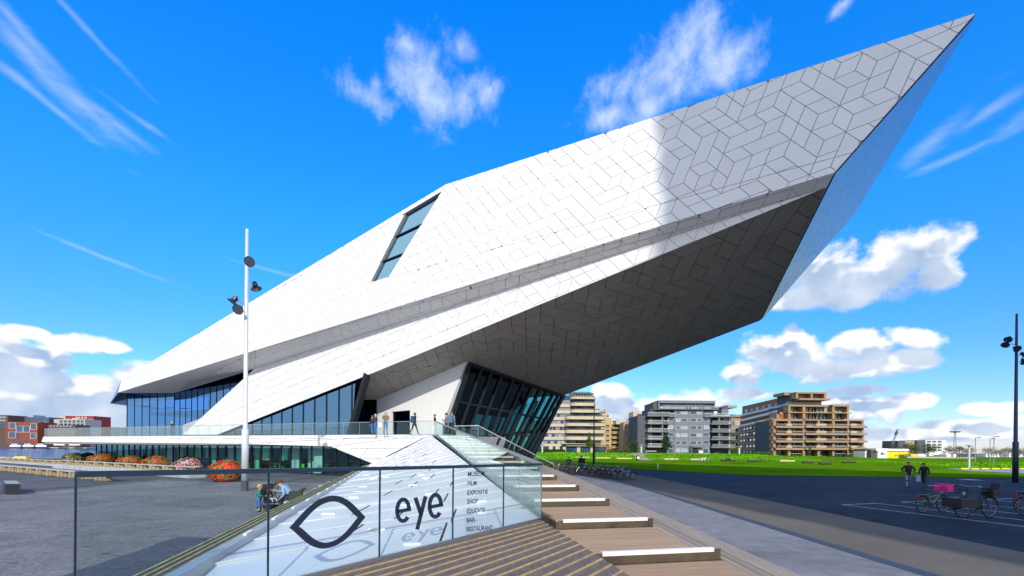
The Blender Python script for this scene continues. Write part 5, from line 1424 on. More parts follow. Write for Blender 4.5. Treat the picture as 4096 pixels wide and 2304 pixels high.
for x in range(925, 1340, 60): b.win(x, 468, x + 28, 496, -.2, frame=False, g=M_CURT)
b = Bld('warehouse', 'long low roof line beside the museum glass across the water', 'building', cvL, 520)
b.box('wall', M_DBR, 1540, 488, 1870, 790, 0, 15, ground=True); b.box('wall', M_NAVY, 1860, 500, 3300, 790, 6, 20, ground=True)
b = Bld('far_quay', 'dark far quay wall with a timber edge across the water', 'quay', cvL, 415)
b.box('quay_wall', M_DBR, -400, 800, 840, 890, 0, 30); b.box('quay_wall', mat('pale_quay', (.42, .40, .34), .8), 840, 868, 1620, 892, -2, 20)
for k, (x0, lab) in enumerate(((175, 'white motor boat moored before the orange brick block'), (415, 'white motor boat moored in the middle of the dark quay'), (650, 'white motor boat moored near the end of the dark quay'), (985, 'white boat moored under the pale quay behind the terrace edge'), (1270, 'white boat with a cabin moored farthest right on the far bank'))):
    b = Bld('moored_boat', lab, 'boat', cvL, 408)
    X0, Z0 = b.xz(x0, 840 if k < 3 else 815); L_ = 9.0
    hullb = MB().prism([(X0, 408), (X0 + L_ * .8, 407.5), (X0 + L_, 409), (X0 + L_ * .8, 410.5), (X0, 410.2)], Z0 - .9, Z0 + .6); hullb.build('hull', M_WHITE, b.t)
    MB().box(X0 + 1.5, 408.2, Z0 + .6, X0 + 5.5, 409.8, Z0 + 1.9).build('cabin', M_WHITE, b.t); MB().box(X0 + 1.8, 408.1, Z0 + 1.0, X0 + 5.2, 408.2, Z0 + 1.6).build('window', G_WIN, b.t)

# ================================================================== TREES
M_BARK = mat('bark', (0.10, 0.075, 0.05), 0.9)
def leafmat(name, c1, c2): return mat(name, c1, 0.7, col2=c2, scale=0.9, detail=3)
LM = {'green': leafmat('leaf_green', (0.035, 0.10, 0.015), (0.09, 0.17, 0.02)), 'dark': leafmat('leaf_dark', (0.015, 0.045, 0.012), (0.035, 0.08, 0.015)),
      'autumn': leafmat('leaf_autumn', (0.14, 0.085, 0.015), (0.08, 0.10, 0.02)), 'grey': leafmat('leaf_grey', (0.10, 0.11, 0.10), (0.16, 0.15, 0.12))}
def tree(label, px, py, top, wpx, Y, kind='green', conic=False, n=900, leaf=None, name='tree', sparse=False, trunk=True, group=None, seed=0):
    """px, py: foot in the photograph; top: y of the top; wpx: crown width"""
    p = at(px, py, Y); H = (py - top) / FPX * Y; W = wpx / FPX * Y / 2
    r = random.Random(seed + int(px)); t = thing(name, label, 'tree', (p.x, p.y, p.z), group=group)
    tb = MB()
    if trunk:
        tb.tube([(0, 0, -.4), (r.uniform(-.1, .1), 0, H * .35), (r.uniform(-.2, .2), 0, H * .75)], [H * .022, H * .016, H * .004], 7)
        for k in range(7):
            a = r.uniform(0, 6.28); z0 = H * r.uniform(.25, .6); tb.tube([(0, 0, z0), (math.cos(a) * W * .35, math.sin(a) * W * .35, z0 + H * .12), (math.cos(a) * W * .75, math.sin(a) * W * .75, z0 + H * .25)], [H * .012, H * .008, H * .003], 5)
        tb.build('trunk', M_BARK, t)
    vs, fs = [], []; ls = leaf or max(H * 0.035, .12)
    cl = []
    for k in range(26 if not sparse else 14):
        while True:
            x, y, z = (r.uniform(-1, 1) for _ in range(3))
            if x * x + y * y + z * z < 1: break
        z = (z + 1) / 2
        rr = (1.05 - z) if conic else 1.0
        zz = H * (.16 + .80 * z) if conic else H * (.14 + .76 * z)
        cl.append((x * W * rr * .8, y * W * rr * .8, zz, (W * .42 if not sparse else W * .28) * (rr * .7 + .35 if conic else 1)))
    for k in range(n):
        cx, cy, cz, cr = r.choice(cl)
        a = r.uniform(0, 6.28); b_ = math.acos(r.uniform(-1, 1)); q_ = cr * r.random() ** .4
        c = V((cx + q_ * math.sin(b_) * math.cos(a), cy + q_ * math.sin(b_) * math.sin(a), cz + q_ * .75 * math.cos(b_)))
        u_ = V((r.uniform(-1, 1), r.uniform(-1, 1), r.uniform(-.6, .6))).normalized(); w_ = u_.cross(V((r.uniform(-1, 1), r.uniform(-1, 1), r.uniform(-1, 1)))).normalized()
        s_ = ls * r.uniform(.6, 1.3); i = len(vs)
        vs += [c - u_ * s_, c + w_ * s_ * .6, c + u_ * s_, c - w_ * s_ * .6]; fs.append((i, i + 1, i + 2, i + 3))
    mesh_obj('crown', vs, fs, LM[kind], t)
    return t
tree('upright young green tree in front of the cream apartment block', 2357, 1811, 1726, 42, 170, 'green', conic=True, n=1500)
tree('dark green fir in front of the grey apartment block', 2664, 1814, 1728, 60, 168, 'dark', conic=True, n=2200)
tree('dark broad tree in the gap left of the grey apartment block', 2533, 1812, 1758, 50, 180, 'dark', n=1500)
tree('slender sparse tree before the middle of the brown apartment block', 3240, 1820, 1772, 22, 172, 'green', conic=True, n=350, sparse=True)
tree('slender sparse tree before the right end of the brown apartment block', 3402, 1818, 1778, 24, 172, 'autumn', conic=True, n=350, sparse=True)
tree('small autumn coloured tree left of the grey apartment block', 2500, 1812, 1776, 34, 178, 'autumn', n=600)
tree('thin yellowing bush like tree by the ochre apartment block', 2430, 1812, 1780, 26, 178, 'autumn', n=400)
tree('large round green tree left of the white office building', 3648, 1818, 1767, 62, 250, 'green', n=1800)
tree('round dark green tree before the white office building', 3715, 1819, 1775, 66, 245, 'dark', n=1800)
tree('bushy green tree just left of the large round one', 3590, 1818, 1782, 50, 255, 'green', n=1000)
tree('dark tree crown behind the yellow shed', 3560, 1816, 1768, 60, 260, 'dark', n=1000)
tree('pale leafless looking tree right of the white office building', 3800, 1822, 1782, 56, 240, 'grey', n=900, sparse=True)
tree('rust coloured tree right of the white office building', 3838, 1822, 1782, 50, 250, 'autumn', n=1100)
tree('rust coloured tree behind the pale post', 3878, 1822, 1786, 50, 250, 'autumn', n=1100)
for k, px in enumerate(range(3955, 4130, 26)):
    tree('brownish green tree in the far row on the right', px, 1822, 1787 + (k % 3) * 3, 52, 270, 'autumn' if k % 2 else 'green', n=800, group='trees in the far row on the right')
r = random.Random(4)
def hedge(label, x0, x1, py0, py1, Y, kind='green', n=1600, d=1.2):
    a, c = at(x0, py1, Y), at(x1, py0, Y + .01); vs, fs = [], []
    rr = random.Random(int(x0))
    for k in range(n):
        p = V((rr.uniform(a.x, c.x), Y + rr.uniform(0, d), rr.uniform(a.z, c.z))); u_ = V((rr.uniform(-1, 1), rr.uniform(-1, 1), rr.uniform(-1, 1))).normalized() * .16; w_ = u_.cross(V((rr.uniform(-1, 1), rr.uniform(-1, 1), rr.uniform(-1, 1)))).normalized() * .14
        i = len(vs); vs += [p - u_, p + w_, p + u_, p - w_]; fs.append((i, i + 1, i + 2, i + 3))
    return tag(mesh_obj('hedge', vs, fs, LM[kind]), label, 'hedge')
hedge('long low clipped hedge before the cream apartment block', 2140, 2262, 1798, 1809, 172, 'dark', 3000)
hedge('clipped hedge beside the dark flank of the brown apartment block', 3012, 3088, 1808, 1821, 172, 'green', 2200)
hedge('bush between the grey and the brown apartment block', 2930, 2955, 1793, 1819, 174, 'green', 1200)
hedge('low bushes along the foot of the ochre apartment block', 2430, 2520, 1798, 1811, 174, 'autumn', 1200)

# ================================================================== LAMP POSTS
M_POLE = mat('pale_grey_pole', (0.62, 0.63, 0.66), 0.35, 0.2)
def floodlight(parent, piv, aim, arm_from, side=1, name='floodlight'):
    """piv: world-relative point where the lamp sits, aim: direction it faces"""
    aim = V(aim).normalized(); piv = V(piv)
    f = MB(); prof = [(-.25, .09), (-.22, .13), (-.05, .14), (0.0, .16), (.08, .26), (.11, .28)]
    pts = [piv + aim * a for a, _ in prof]; f.tube(pts, [x for _, x in prof], 14, caps=False)
    f.tube([piv - aim * .30, piv - aim * .301], [.09, .001], 14)
    l = f.build(name, M_BLACK, parent, smooth=False)
    MB().tube([piv + aim * .10, piv + aim * .101], [.255, .25], 16).build('lens', mat('lamp_lens', (.14, .16, .19), .15, .6), l)
    MB().tube([arm_from, piv - aim * .1 + V((0, 0, .0))], .03, 6).tube([piv + V((0, 0, .23)) - aim * .1, piv - V((0, 0, .23)) - aim * .1], .02, 5).build('bracket', M_STEEL, parent)
p0 = on_z(979, 1962, 0.0); hz = at(997, 917, p0.y).z
t = thing('lamp_post', 'tall pale lamp mast with four black floodlights standing on the setts', 'lamp post', tuple(p0))
MB().tube([(0, 0, .55), (0, 0, 3.3), (0, 0, 3.35), (0, 0, 9.5), (0, 0, hz)], [.175, .175, .12, .10, .075], 16).build('pole', M_POLE, t, smooth=True)
MB().tube([(0, 0, 0), (0, 0, .55)], .178, 16).build('pole_foot', mat('dark_foot', (.07, .07, .075), .6), t)
def rel(px, py, dy=0): q_ = at(px, py, p0.y + dy); return q_ - p0
floodlight(t, rel(1001, 1046, -.5), (.10, -.85, -.45), rel(996, 1066))
floodlight(t, rel(1023, 1148, -.2), (-.15, .75, -.62), rel(996, 1141))
floodlight(t, rel(934, 1203, -.3), (-.45, -.25, -.80), rel(985, 1213))
floodlight(t, rel(955, 1236, -.5), (.05, -.85, -.50), rel(985, 1252))
p1 = on_z(4061, 1930, 0.0); hz1 = at(4069, 1255, p1.y).z
t = thing('lamp_post', 'tall dark lamp mast with five floodlights at the right edge', 'lamp post', tuple(p1))
MB().tube([(0, 0, 0), (0, 0, 3.3), (0, 0, 3.35), (0, 0, hz1)], [.19, .19, .13, .075], 14).build('pole', mat('shade_dark_pole', (0.02, 0.03, 0.05), .4), t, smooth=True)  # pole colour darkened to carry the tower's shade
def rel1(px, py, dy=0): q_ = at(px, py, p1.y + dy); return q_ - p1
for (a_, b_, c_) in (((4034, 1356), (-.7, -.3, -.6), (4067, 1353)), ((4023, 1377), (-.7, -.3, -.65), (4067, 1378)), ((4066, 1394), (-.2, -.8, -.5), (4066, 1390)), ((4096, 1418), (.6, -.4, -.6), (4068, 1424)), ((4096, 1446), (.7, .2, -.6), (4068, 1450))):
    floodlight(t, rel1(*a_, -.2), b_, rel1(*c_))
# dark mast by the bicycles
p2_ = on_z(2375, 1868, 0.0); t = thing('lamp_post', 'slim dark mast standing at the lawn edge behind the bicycles', 'lamp post', tuple(p2_))
MB().tube([(0, 0, 0), (0, 0, 3.2), (0, 0, 3.25), (0, 0, at(2378, 1614, p2_.y).z)], [.17, .16, .10, .05], 10).build('pole', M_BLACK, t)
MB().box(-.6, -.05, at(0, 1662, p2_.y).z - .5, -.05, .05, at(0, 1662, p2_.y).z - .42).build('lamp_arm', M_BLACK, t)
for (px, py, tp_, lab, Y) in ((3876, 1872, 1783, 'pale short lamp post with a flat cap at the edge of the right road', 62), (2565, 1811, 1779, 'white short lamp post left of the grey apartment block', 160), (2957, 1818, 1786, 'pale short lamp post between grey and brown apartments', 160), (2169, 1810, 1778, 'white short lamp post before the cream apartment block', 160)):
    q_ = at(px, py, Y); h_ = (py - tp_) / FPX * Y; t = thing('park_lamp', lab, 'lamp post', tuple(q_))
    w_ = 0.07 * Y / 60 + .02
    MB().tube([(0, 0, 0), (0, 0, h_)], w_ * 1.3, 8).build('pole', mat('pale_lamp', (.62, .62, .55), .5), t); MB().tube([(0, 0, h_), (0, 0, h_ + .12)], [w_ * 4.5, w_ * 3.5], 12).build('cap', mat('lamp_cap', (.3, .3, .3), .5), t)
for (px, tp_, fy, lab, Y, dx) in ((3901, 1751, 1800, 'grey street lamp with one arm behind the pale post', 110, 20), (3960, 1754, 1822, 'grey street lamp, middle of the three at far right', 120, 17), (3975, 1747, 1845, 'grey street lamp nearest the dark mast at far right', 100, 20)):
    q_ = at(px, fy + 25, Y); q_.z = 0; h_ = at(px, tp_, Y).z; t = thing('street_lamp', lab, 'street lamp', tuple(q_)); w_ = dx / FPX * Y
    MB().tube([(0, 0, 0), (0, 0, h_), (w_ * .5, 0, h_ + .05)], .09, 6).build('pole', M_STEEL, t); MB().box(w_ * .4, -.12, h_ - .05, w_, .12, h_ + .12).build('lamp_head', M_DGREY, t)
# crane, mast, chimney
Y = 330; q_ = at(3560, 1818, Y); q_.z = 0; t = thing('crane', 'lattice crane jib leaning up behind the yellow shed', 'crane', tuple(q_))
a, c = at(3572, 1768, Y) - q_, at(3592, 1716, Y) - q_; m = MB()
for o in ((-.5, 0), (.5, 0), (0, .8)): m.bar(a + V((o[0] * 1.6, o[1], 0)), c + V((o[0] * .7, o[1], 0)), .22, .22)
for k in range(9):
    p_, q2_ = a.lerp(c, k / 9), a.lerp(c, (k + 1) / 9); m.bar(p_ + V((-.7, 0, 0)), q2_ + V((.6, 0, 0)), .14, .14); m.bar(p_ + V((.7, 0, 0)), q2_ + V((-.6, 0, 0)), .14, .14)
m.build('jib', mat('crane_blue', (.10, .16, .24), .5), t); MB().box(-3, -2, 0, 4, 2, 4).tube([(0, 0, 2), tuple(a)], 1.0, 8).build('cab', M_DGREY, t); MB().bar(a.lerp(c, .55), a.lerp(c, .8), 1.3, 1.2).build('counter_block', M_DGREY, t)
q_ = at(3820, 1818, 300); q_.z = 0; t = thing('observation_mast', 'slender mast with a flat round platform on the horizon at right', 'mast', tuple(q_)); h_ = at(3820, 1730, 300).z
m = MB(); h2 = at(3820, 1722, 300).z
for o in ((-.8, 0), (.8, 0), (0, 1)): m.bar((o[0], o[1], 0), (o[0] * .6, o[1] * .6, h_), .25, .25)
for k in range(12): m.bar((-.8, 0, h_ * k / 12), (.8, 0, h_ * (k + 1) / 12), .16, .16)
m.build('lattice', mat('mast_grey', (.33, .34, .36), .5), t); MB().tube([(0, 0, h_), (0, 0, h_ + .8)], [2.2, 3.0], 12).tube([(0, 0, h_ + .8), (0, 0, h2 + 1.4)], .25, 6).build('platform', mat('mast_grey', (.33, .34, .36), .5), t)
q_ = at(3518, 1800, 300); q_.z = 0; tag(MB().box(q_.x - .9, 300, 0, q_.x + .9, 301, at(0, 1767, 300).z + 0).build('chimney', mat('chimney_blue', (.10, .18, .27), .6)), 'thin dark chimney behind the white cabins', 'chimney')
# ================================================================== PLAZA FURNITURE
def flower_ball(label, x0, x1, top, base, cols, leafy=0.4, seed=0):
    r = random.Random(seed); cx = (x0 + x1) / 2; p = on_z(cx, base + 4, 0.0); Y = p.y
    W = (x1 - x0) / FPX * Y / 2 * .93; H = (base - top) / FPX * Y * 1.02
    t = thing('flower_ball', label, 'flowers', (p.x, p.y, 0), group='flower balls before the museum')
    MB().tube([(0, 0, 0), (0, 0, .12), (0, 0, .35)], [.5, .45, .6], 14).build('planter_bowl', mat('planter_grey', (.12, .12, .12), .7), t)
    def dome(n, rad, size, flat):
        vs, fs = [], []
        for _ in range(n):
            a = r.uniform(0, 6.283); zc = r.uniform(-.62, 1); rr = math.sqrt(max(0, 1 - zc * zc)); q = rad * r.uniform(.90, 1.04) * (1 + .05 * math.sin(5 * a) + .04 * math.sin(9 * zc + a))
            c = V((W * q * rr * math.cos(a), W * q * rr * math.sin(a), H * .42 + H * .58 * q * zc)); 
            if c.z < .04: continue
            nrm = V((rr * math.cos(a), rr * math.sin(a), zc + .15)).normalized()
            u_ = nrm.cross(V((r.uniform(-1, 1), r.uniform(-1, 1), r.uniform(-1, 1)))).normalized(); w_ = nrm.cross(u_)
            if not flat: u_ = (u_ + nrm * r.uniform(-.8, .8)).normalized()
            s_ = size * r.uniform(.6, 1.3); i = len(vs)
            if flat: vs += [c + u_ * s_, c + (u_ * .3 + w_ * .95) * s_, c + (u_ * -.8 + w_ * .6) * s_, c + (u_ * -.8 - w_ * .6) * s_, c + (u_ * .3 - w_ * .95) * s_]; fs.append((i, i + 1, i + 2, i + 3, i + 4))
            else: vs += [c - u_ * s_, c + w_ * s_ * .6, c + u_ * s_, c - w_ * s_ * .6]; fs.append((i, i + 1, i + 2, i + 3))
        return vs, fs
    v_, f_ = dome(2600, .95, .10, False); mesh_obj('foliage', v_, f_, LM['green'], t)
    for k, (c, n) in enumerate(cols):
        v_, f_ = dome(int(n * .8), 1.0, .07, True); mesh_obj('blossoms', v_, f_, c, t)
F_RED = mat('red_blossom', (0.75, 0.022, 0.008), .6, rnd_obj=.1); F_ORG = mat('orange_blossom', (0.82, 0.075, 0.010), .6); F_PNK = mat('pink_blossom', (0.80, 0.16, 0.34), .6); F_LPK = mat('pale_pink_blossom', (0.85, 0.45, 0.5), .6)
flower_ball('green and pink flower ball, leftmost of the row', 255, 334, 1808, 1850, [(F_LPK, 150), (F_PNK, 120)], seed=1)
flower_ball('small red flower ball tucked behind the leftmost two', 322, 380, 1807, 1848, [(F_RED, 420), (F_ORG, 150)], seed=2)
flower_ball('orange red flower ball, third from the left', 357, 453, 1812, 1858, [(F_RED, 480), (F_ORG, 260)], seed=3)
flower_ball('red flower ball, fourth from the left before the lime screen', 473, 565, 1820, 1866, [(F_RED, 450), (F_ORG, 260)], seed=4)
flower_ball('dense red flower ball just left of the pink one', 572, 674, 1821, 1880, [(F_RED, 620), (F_ORG, 200)], seed=5)
flower_ball('bright pink flower ball, the only all pink one', 700, 801, 1828, 1893, [(F_PNK, 480), (F_LPK, 330)], seed=6)
flower_ball('largest red flower ball, beside the lamp mast foot', 838, 966, 1838, 1921, [(F_RED, 760), (F_ORG, 380)], seed=7)
# long benches on blocks
M_BLK = mat('cream_timber_block', (0.38, 0.31, 0.17), 0.75, var=.2, scale=4); M_BPL = mat('grey_bench_plank', (0.42, 0.40, 0.38), 0.7, var=.15, scale=3)
M_KRB = mat('pale_kerb', (0.42, 0.43, 0.45), 0.8, var=.15, scale=1.5)
def long_bench(label, A, B, n, kerb=0.0, hb=.42, nm='long_bench'):
    A, B = V((A[0], A[1], 0)), V((B[0], B[1], 0)); d = B - A; L_ = d.length; t = thing(nm, label, 'bench', tuple(A), math.atan2(d.y, d.x))
    if kerb: MB().box(-.5, -.55, 0, L_ + .5, .55, kerb).build('kerb', M_KRB, t)
    for k in range(n):
        x = (k + .3) * L_ / n; wd = min(L_ / n * .45, 1.0)
        m = MB()
        for j in range(3): m.box(x - wd / 2 + j * wd * .36, -.34 + .12 * j, kerb, x - wd / 2 + j * wd * .36 + wd * .30, .30, kerb + hb)
        m.build('support_block', M_BLK, t)
    for j in range(3): MB().box(-.3, -.30 + j * .21, kerb + hb, L_ + .3, -.12 + j * .21, kerb + hb + .05).build('seat_plank', M_BPL, t)
    return t
long_bench('long timber bench on cream blocks, nearest row on the left', (-52.5, 45.2), (-26.4, 30.2), 13)
long_bench('long bench on a tall pale kerb running in front of the flower balls', (-46.5, 47.0), (-24.0, 34.4), 12, kerb=.42, hb=.36)
long_bench('farther long bench on a low pale kerb near the yellow quay blocks', (-70, 62), (-48.5, 50.0), 11, kerb=.22, hb=.34)
M_YEL2 = mat('yellow_quay_paint', (0.80, 0.66, 0.03), .5)
for k, (x0, x1, y0, y1, lab) in enumerate(((-30, 20, 1831, 1845, 'yellow quay block cut by the left edge'), (50, 105, 1829, 1838, 'long yellow quay block beside the water'))):
    Y = 72; a, c = at(x0, y1, Y), at(x1, y0, Y); tag(MB().box(a.x, Y, 0, c.x, Y + 1, c.z).prism([(a.x + .2, Y + .1), (c.x - .2, Y + .1), (c.x - .2, Y + .9), (a.x + .2, Y + .9)], c.z, c.z + .1).build('quay_block', M_YEL2), lab, 'quay block')
p = on_z(20, 1978, 0); t = thing('stone_block', 'black polished stone block bench at the left edge of the setts', 'bench', tuple(p), R(0))
bm_ = MB().prism([(0, 0), (.72, .02), (-1.6, 2.0), (-2.3, 1.95)], 0.03, .50); bm_.build('block', mat('black_stone', (.02, .024, .03), .3, var=.2), t)
MB().prism([(.02, .05), (.68, .07), (-1.62, 1.95), (-2.2, 1.9)], .50, .515).build('top_plate', mat('polished_top', (.06, .07, .09), .15), t)
# ground details
def strip(name, pts, z, w, m, kind='structure'):
    mb_ = MB()
    for a, c in zip(pts, pts[1:]):
        a, c = on_z(*a, z), on_z(*c, z); d = (c - a).normalized(); n_ = V((-d.y, d.x, 0)) * w / 2
        mb_.add([a - n_, c - n_, c + n_, a + n_], [(0, 1, 2, 3)])
    o = mb_.build(name, m); o['kind'] = kind; return o
M_LINE = mat('worn_white_line', (0.50, 0.54, 0.58), .7, var=.5, scale=5)
for seg in ([(3368, 2019), (4150, 2112)], [(3368, 2019), (3507, 2013), (4150, 2087)], [(3606, 2008), (4150, 2062)], [(3606, 2008), (3778, 2002), (4150, 2042)], [(3946, 1997), (4150, 2016)], [(3946, 1997), (4090, 1993)]):
    strip('bay_marking', seg, 0.009, .085, M_LINE)
strip('kerb_line', [(3500, 1921), (3860, 1921), (4096, 1926)], 0.02, .3, mat('kerb_dark', (.05, .05, .055), .8))
strip('kerb_line', [(3850, 1918), (3910, 1919)], 0.03, 1.6, M_KRB)
rp = [on_z(*q_, .05) for q_ in ((3790, 1874), (4300, 1878), (4300, 1905), (4096, 1893), (3880, 1884))]
o = MB().add(rp, [(0, 4, 3, 2, 1)]).build('side_road', mat('road_grey', (.26, .27, .29), .8, var=.1)); o['kind'] = 'structure'
strip('road_kerb', [(3795, 1874), (4300, 1878)], 0.08, .5, mat('white_kerb', (.6, .58, .5), .7))
for k, px in enumerate((3855, 3896, 3936, 3978, 4018, 4055, 4090)):
    q_ = on_z(px, 1875, .1); tag(MB().box(q_.x - .55, q_.y - .2, .04, q_.x + .55, q_.y + .2, .22).build('kerb_stud', M_YEL2), 'yellow painted kerb block along the side road, ' + ('just left of the pale post', 'just right of the pale post', 'third from the left', 'fourth from the left', 'third from the right', 'second from the right', 'the last at the right edge')[k], 'kerb block', 'yellow kerb blocks along the side road')
M_LOG = mat('peeled_log', (.55, .42, .22), .7, var=.2, scale=2); M_LOGD = mat('dark_log', (.06, .05, .035), .8)
for k, (x0, x1, y, dark, lab) in enumerate(((2302, 2363, 1834, 0, 'peeled log on the lawn left of the slim dark mast'), (2384, 2446, 1836, 0, 'peeled log on the lawn right of the slim dark mast'), (2467, 2531, 1838, 0, 'peeled log lying left of the dirt path'),
        (2656, 2721, 1841, 0, 'pale peeled log before the dark fir'), (2762, 2819, 1842, 0, 'peeled log behind the two strollers on the grass'), (2884, 2951, 1845, 1, 'darker log beside the black dog'), (2992, 3058, 1847, 1, 'brown log before the dark flank of the brown block'),
        (3118, 3190, 1848, 0, 'pale log before the brown apartment block'), (3370, 3440, 1852, 1, 'brown log right of the brown apartment block'), (3210, 3270, 1853, 1, 'black log, left one of the dark pair'), (3278, 3340, 1858, 1, 'black log, right one of the dark pair'))):
    a, c = on_z(x0, y, .05), on_z(x1, y + .8, .05); c = a + V((c.x - a.x, 0.6, 0)); hgt = .22
    tag(MB().tube([a + V((0, 0, hgt)), a.lerp(c, .5) + V((0, .1, hgt)), c + V((0, 0, hgt * .9))], [hgt * 1.05, hgt, hgt * .85], 8).build('log', M_LOGD if dark else M_LOG), lab, 'log')
mb_ = MB(); prev = None
for k in range(15):
    y = 98 + k * 4.4; px = 2590 - 50 * (k / 14.0) ** .6; x = ray(px, 1800).x * y; z = bank_h(x, y) + .10; w_ = 1.5
    cur = (V((x - w_, y, z)), V((x + w_, y, z)))
    if prev: mb_.add([prev[0], prev[1], cur[1], cur[0]], [(0, 1, 2, 3)])
    prev = cur
o = mb_.build('dirt_path', mat('bare_earth', (.36, .27, .17), .9, var=.15)); o['kind'] = 'structure'
q_ = on_z(2551, 1842, .03); t = thing('litter_bin', 'small white and black litter bin left of the dirt path', 'bin', tuple(q_)); MB().tube([(0, 0, 0), (0, 0, 1.1)], .35, 10).build('body', M_BLACK, t); MB().box(-.25, -.37, .35, .25, -.33, .9).build('label_plate', M_WHITE, t)
q_ = on_z(2632, 1875, .0); q_.z = 0.02; t = thing('marker_post', 'short white marker post on the shaded lawn', 'post', tuple(q_)); MB().tube([(0, 0, 0), (-.04, 0, .65)], .07, 8).build('post', M_WHITE, t); MB().tube([(-.04, 0, .65), (-.04, 0, .67)], .075, 8).build('cap', M_STEEL, t)

# ================================================================== BICYCLES
def bike(label, loc, rz, fm, group=None, name='bicycle', basket=None, crate=None, seat_child=False, cat='bicycle', sc=1.0, tilt=0.0):
    t = thing(name, label, cat, loc, rz, group); t.scale = (sc, sc, sc); t.rotation_euler = (tilt, 0, rz)
    def ring(c, r_, rt, n=22): return [V((c[0] + r_ * math.cos(2 * math.pi * k / n), 0, c[1] + r_ * math.sin(2 * math.pi * k / n))) for k in range(n)]
    for cx in (-.54, .54):
        w = MB(); w.tube(ring((cx, .34), .325, .02), .020, 6, close=True); wo = w.build('tyre', M_RUB, t)
        w = MB(); w.tube(ring((cx, .34), .300, .01), .010, 4, close=True)
        for k in range(10): a = math.pi * 2 * k / 10; w.bar((cx, 0, .34), (cx + .30 * math.cos(a), 0, .34 + .30 * math.sin(a)), .006, .006)
        w.tube([(cx, -.04, .34), (cx, .04, .34)], .025, 6).build('rim', mat('dull_alloy', (.22, .23, .25), .35, .7), wo)
        g = MB(); g.tube([V((cx + .36 * math.cos(a), 0, .34 + .36 * math.sin(a))) for a in [R(x_) for x_ in (range(20, 190, 18) if cx < 0 else range(40, 170, 18))]], .018, 5).build('mudguard', M_BLACK, t)
    f = MB(); bb_, st_, hd, hd2 = V((-.08, 0, .30)), V((-.22, 0, .80)), V((.36, 0, .86)), V((.40, 0, .70))
    for a, c, rr in ((bb_, st_, .018), (bb_, hd2, .022), (V((-.19, 0, .62)), hd2, .018), (bb_, V((-.54, 0, .34)), .012), (st_, V((-.54, 0, .34)), .010), (hd2, V((.54, 0, .34)), .014), (hd2, V((.34, 0, 1.0)), .016)): f.tube([a, c], rr, 6)
    f.build('frame', fm, t)
    MB().tube([(.22, -.30, 1.02), (.30, -.26, 1.06), (.34, 0, 1.02), (.30, .26, 1.06), (.22, .30, 1.02)], .012, 6).build('handlebar', M_STEEL, t)
    MB().tube([(.10, -.30, 1.01), (.22, -.30, 1.02)], .018, 6).tube([(.10, .30, 1.01), (.22, .30, 1.02)], .018, 6).build('grip', M_BLACK, t)
    MB().prism([(-.38, -.10), (-.12, -.02), (-.12, .02), (-.38, .10)], .86, .90).tube([(-.22, 0, .78), (-.24, 0, .87)], .014, 6).build('saddle', M_BLACK, t)
    MB().box(-.76, -.06, .70, -.36, .06, .715).tube([(-.72, .05, .70), (-.54, .05, .36)], .007, 4).tube([(-.72, -.05, .70), (-.54, -.05, .36)], .007, 4).build('rack', M_BLACK, t)
    MB().box(-.80, -.04, .62, -.76, .04, .68).build('rear_light', mat('rear_reflector', (.5, .01, .01), .3), t)
    MB().tube([(-.02, -.08, .20), (-.14, .08, .40)], .012, 5).box(-.07, -.16, .18, .03, -.08, .20).box(-.19, .08, .39, -.09, .16, .41).build('pedals', M_BLACK, t)
    MB().slab([(-.5, -.03, .30), (-.02, -.03, .24), (-.02, -.03, .38), (-.5, -.03, .38)], V((0, -1, 0)), .02).build('chain_guard', M_BLACK, t)
    MB().tube([(.44, 0, .80), (.50, 0, .80)], [.03, .045], 8).build('headlamp', mat('lamp_white', (.8, .8, .8), .2), t)
    if crate:
        m = MB(); m.box(.40, -.22, .84, .80, .22, .86)
        for a in ((.40, -.22, .80, -.20), (.40, .20, .80, .22), (.40, -.22, .42, .22), (.78, -.22, .80, .22)): m.box(a[0], a[1], .86, a[2], a[3], 1.12)
        m.build('crate', crate, t)
    if basket:
        m = MB()
        for z in (.82, .92, 1.02): m.tube([(.42, -.17, z), (.70, -.17, z), (.70, .17, z), (.42, .17, z)], .008, 4, close=True)
        for x_, y_ in ((.42, -.17), (.56, -.17), (.70, -.17), (.70, 0), (.70, .17), (.56, .17), (.42, .17)): m.tube([(x_, y_, .82), (x_, y_, 1.02)], .006, 4)
        m.build('basket', M_BLACK, t)
    if seat_child:
        MB().box(-.72, -.15, .72, -.42, .15, .78).slab([(-.74, -.15, .74), (-.74, .15, .74), (-.84, .13, 1.14), (-.84, -.13, 1.14)], V((-1, 0, 0)), .05).box(-.74, -.18, .74, -.44, -.14, .95).box(-.74, .14, .74, -.44, .18, .95).build('child_seat', M_BLACK, t)
    return t
FMS = [mat('frame_black', (.015, .015, .018), .3), mat('frame_red', (.42, .02, .02), .3), mat('frame_silver', (.45, .47, .5), .3, .6), mat('frame_blue', (.03, .09, .25), .3), mat('frame_cream', (.5, .45, .3), .35)]
protos = []
r = random.Random(12)
names_ = ['black city bicycle with a wire front basket', 'red framed bicycle with upright handlebars', 'silver bicycle with black mudguards', 'dark blue bicycle with a rear rack', 'cream framed bicycle with a black saddle']
NBK = 26
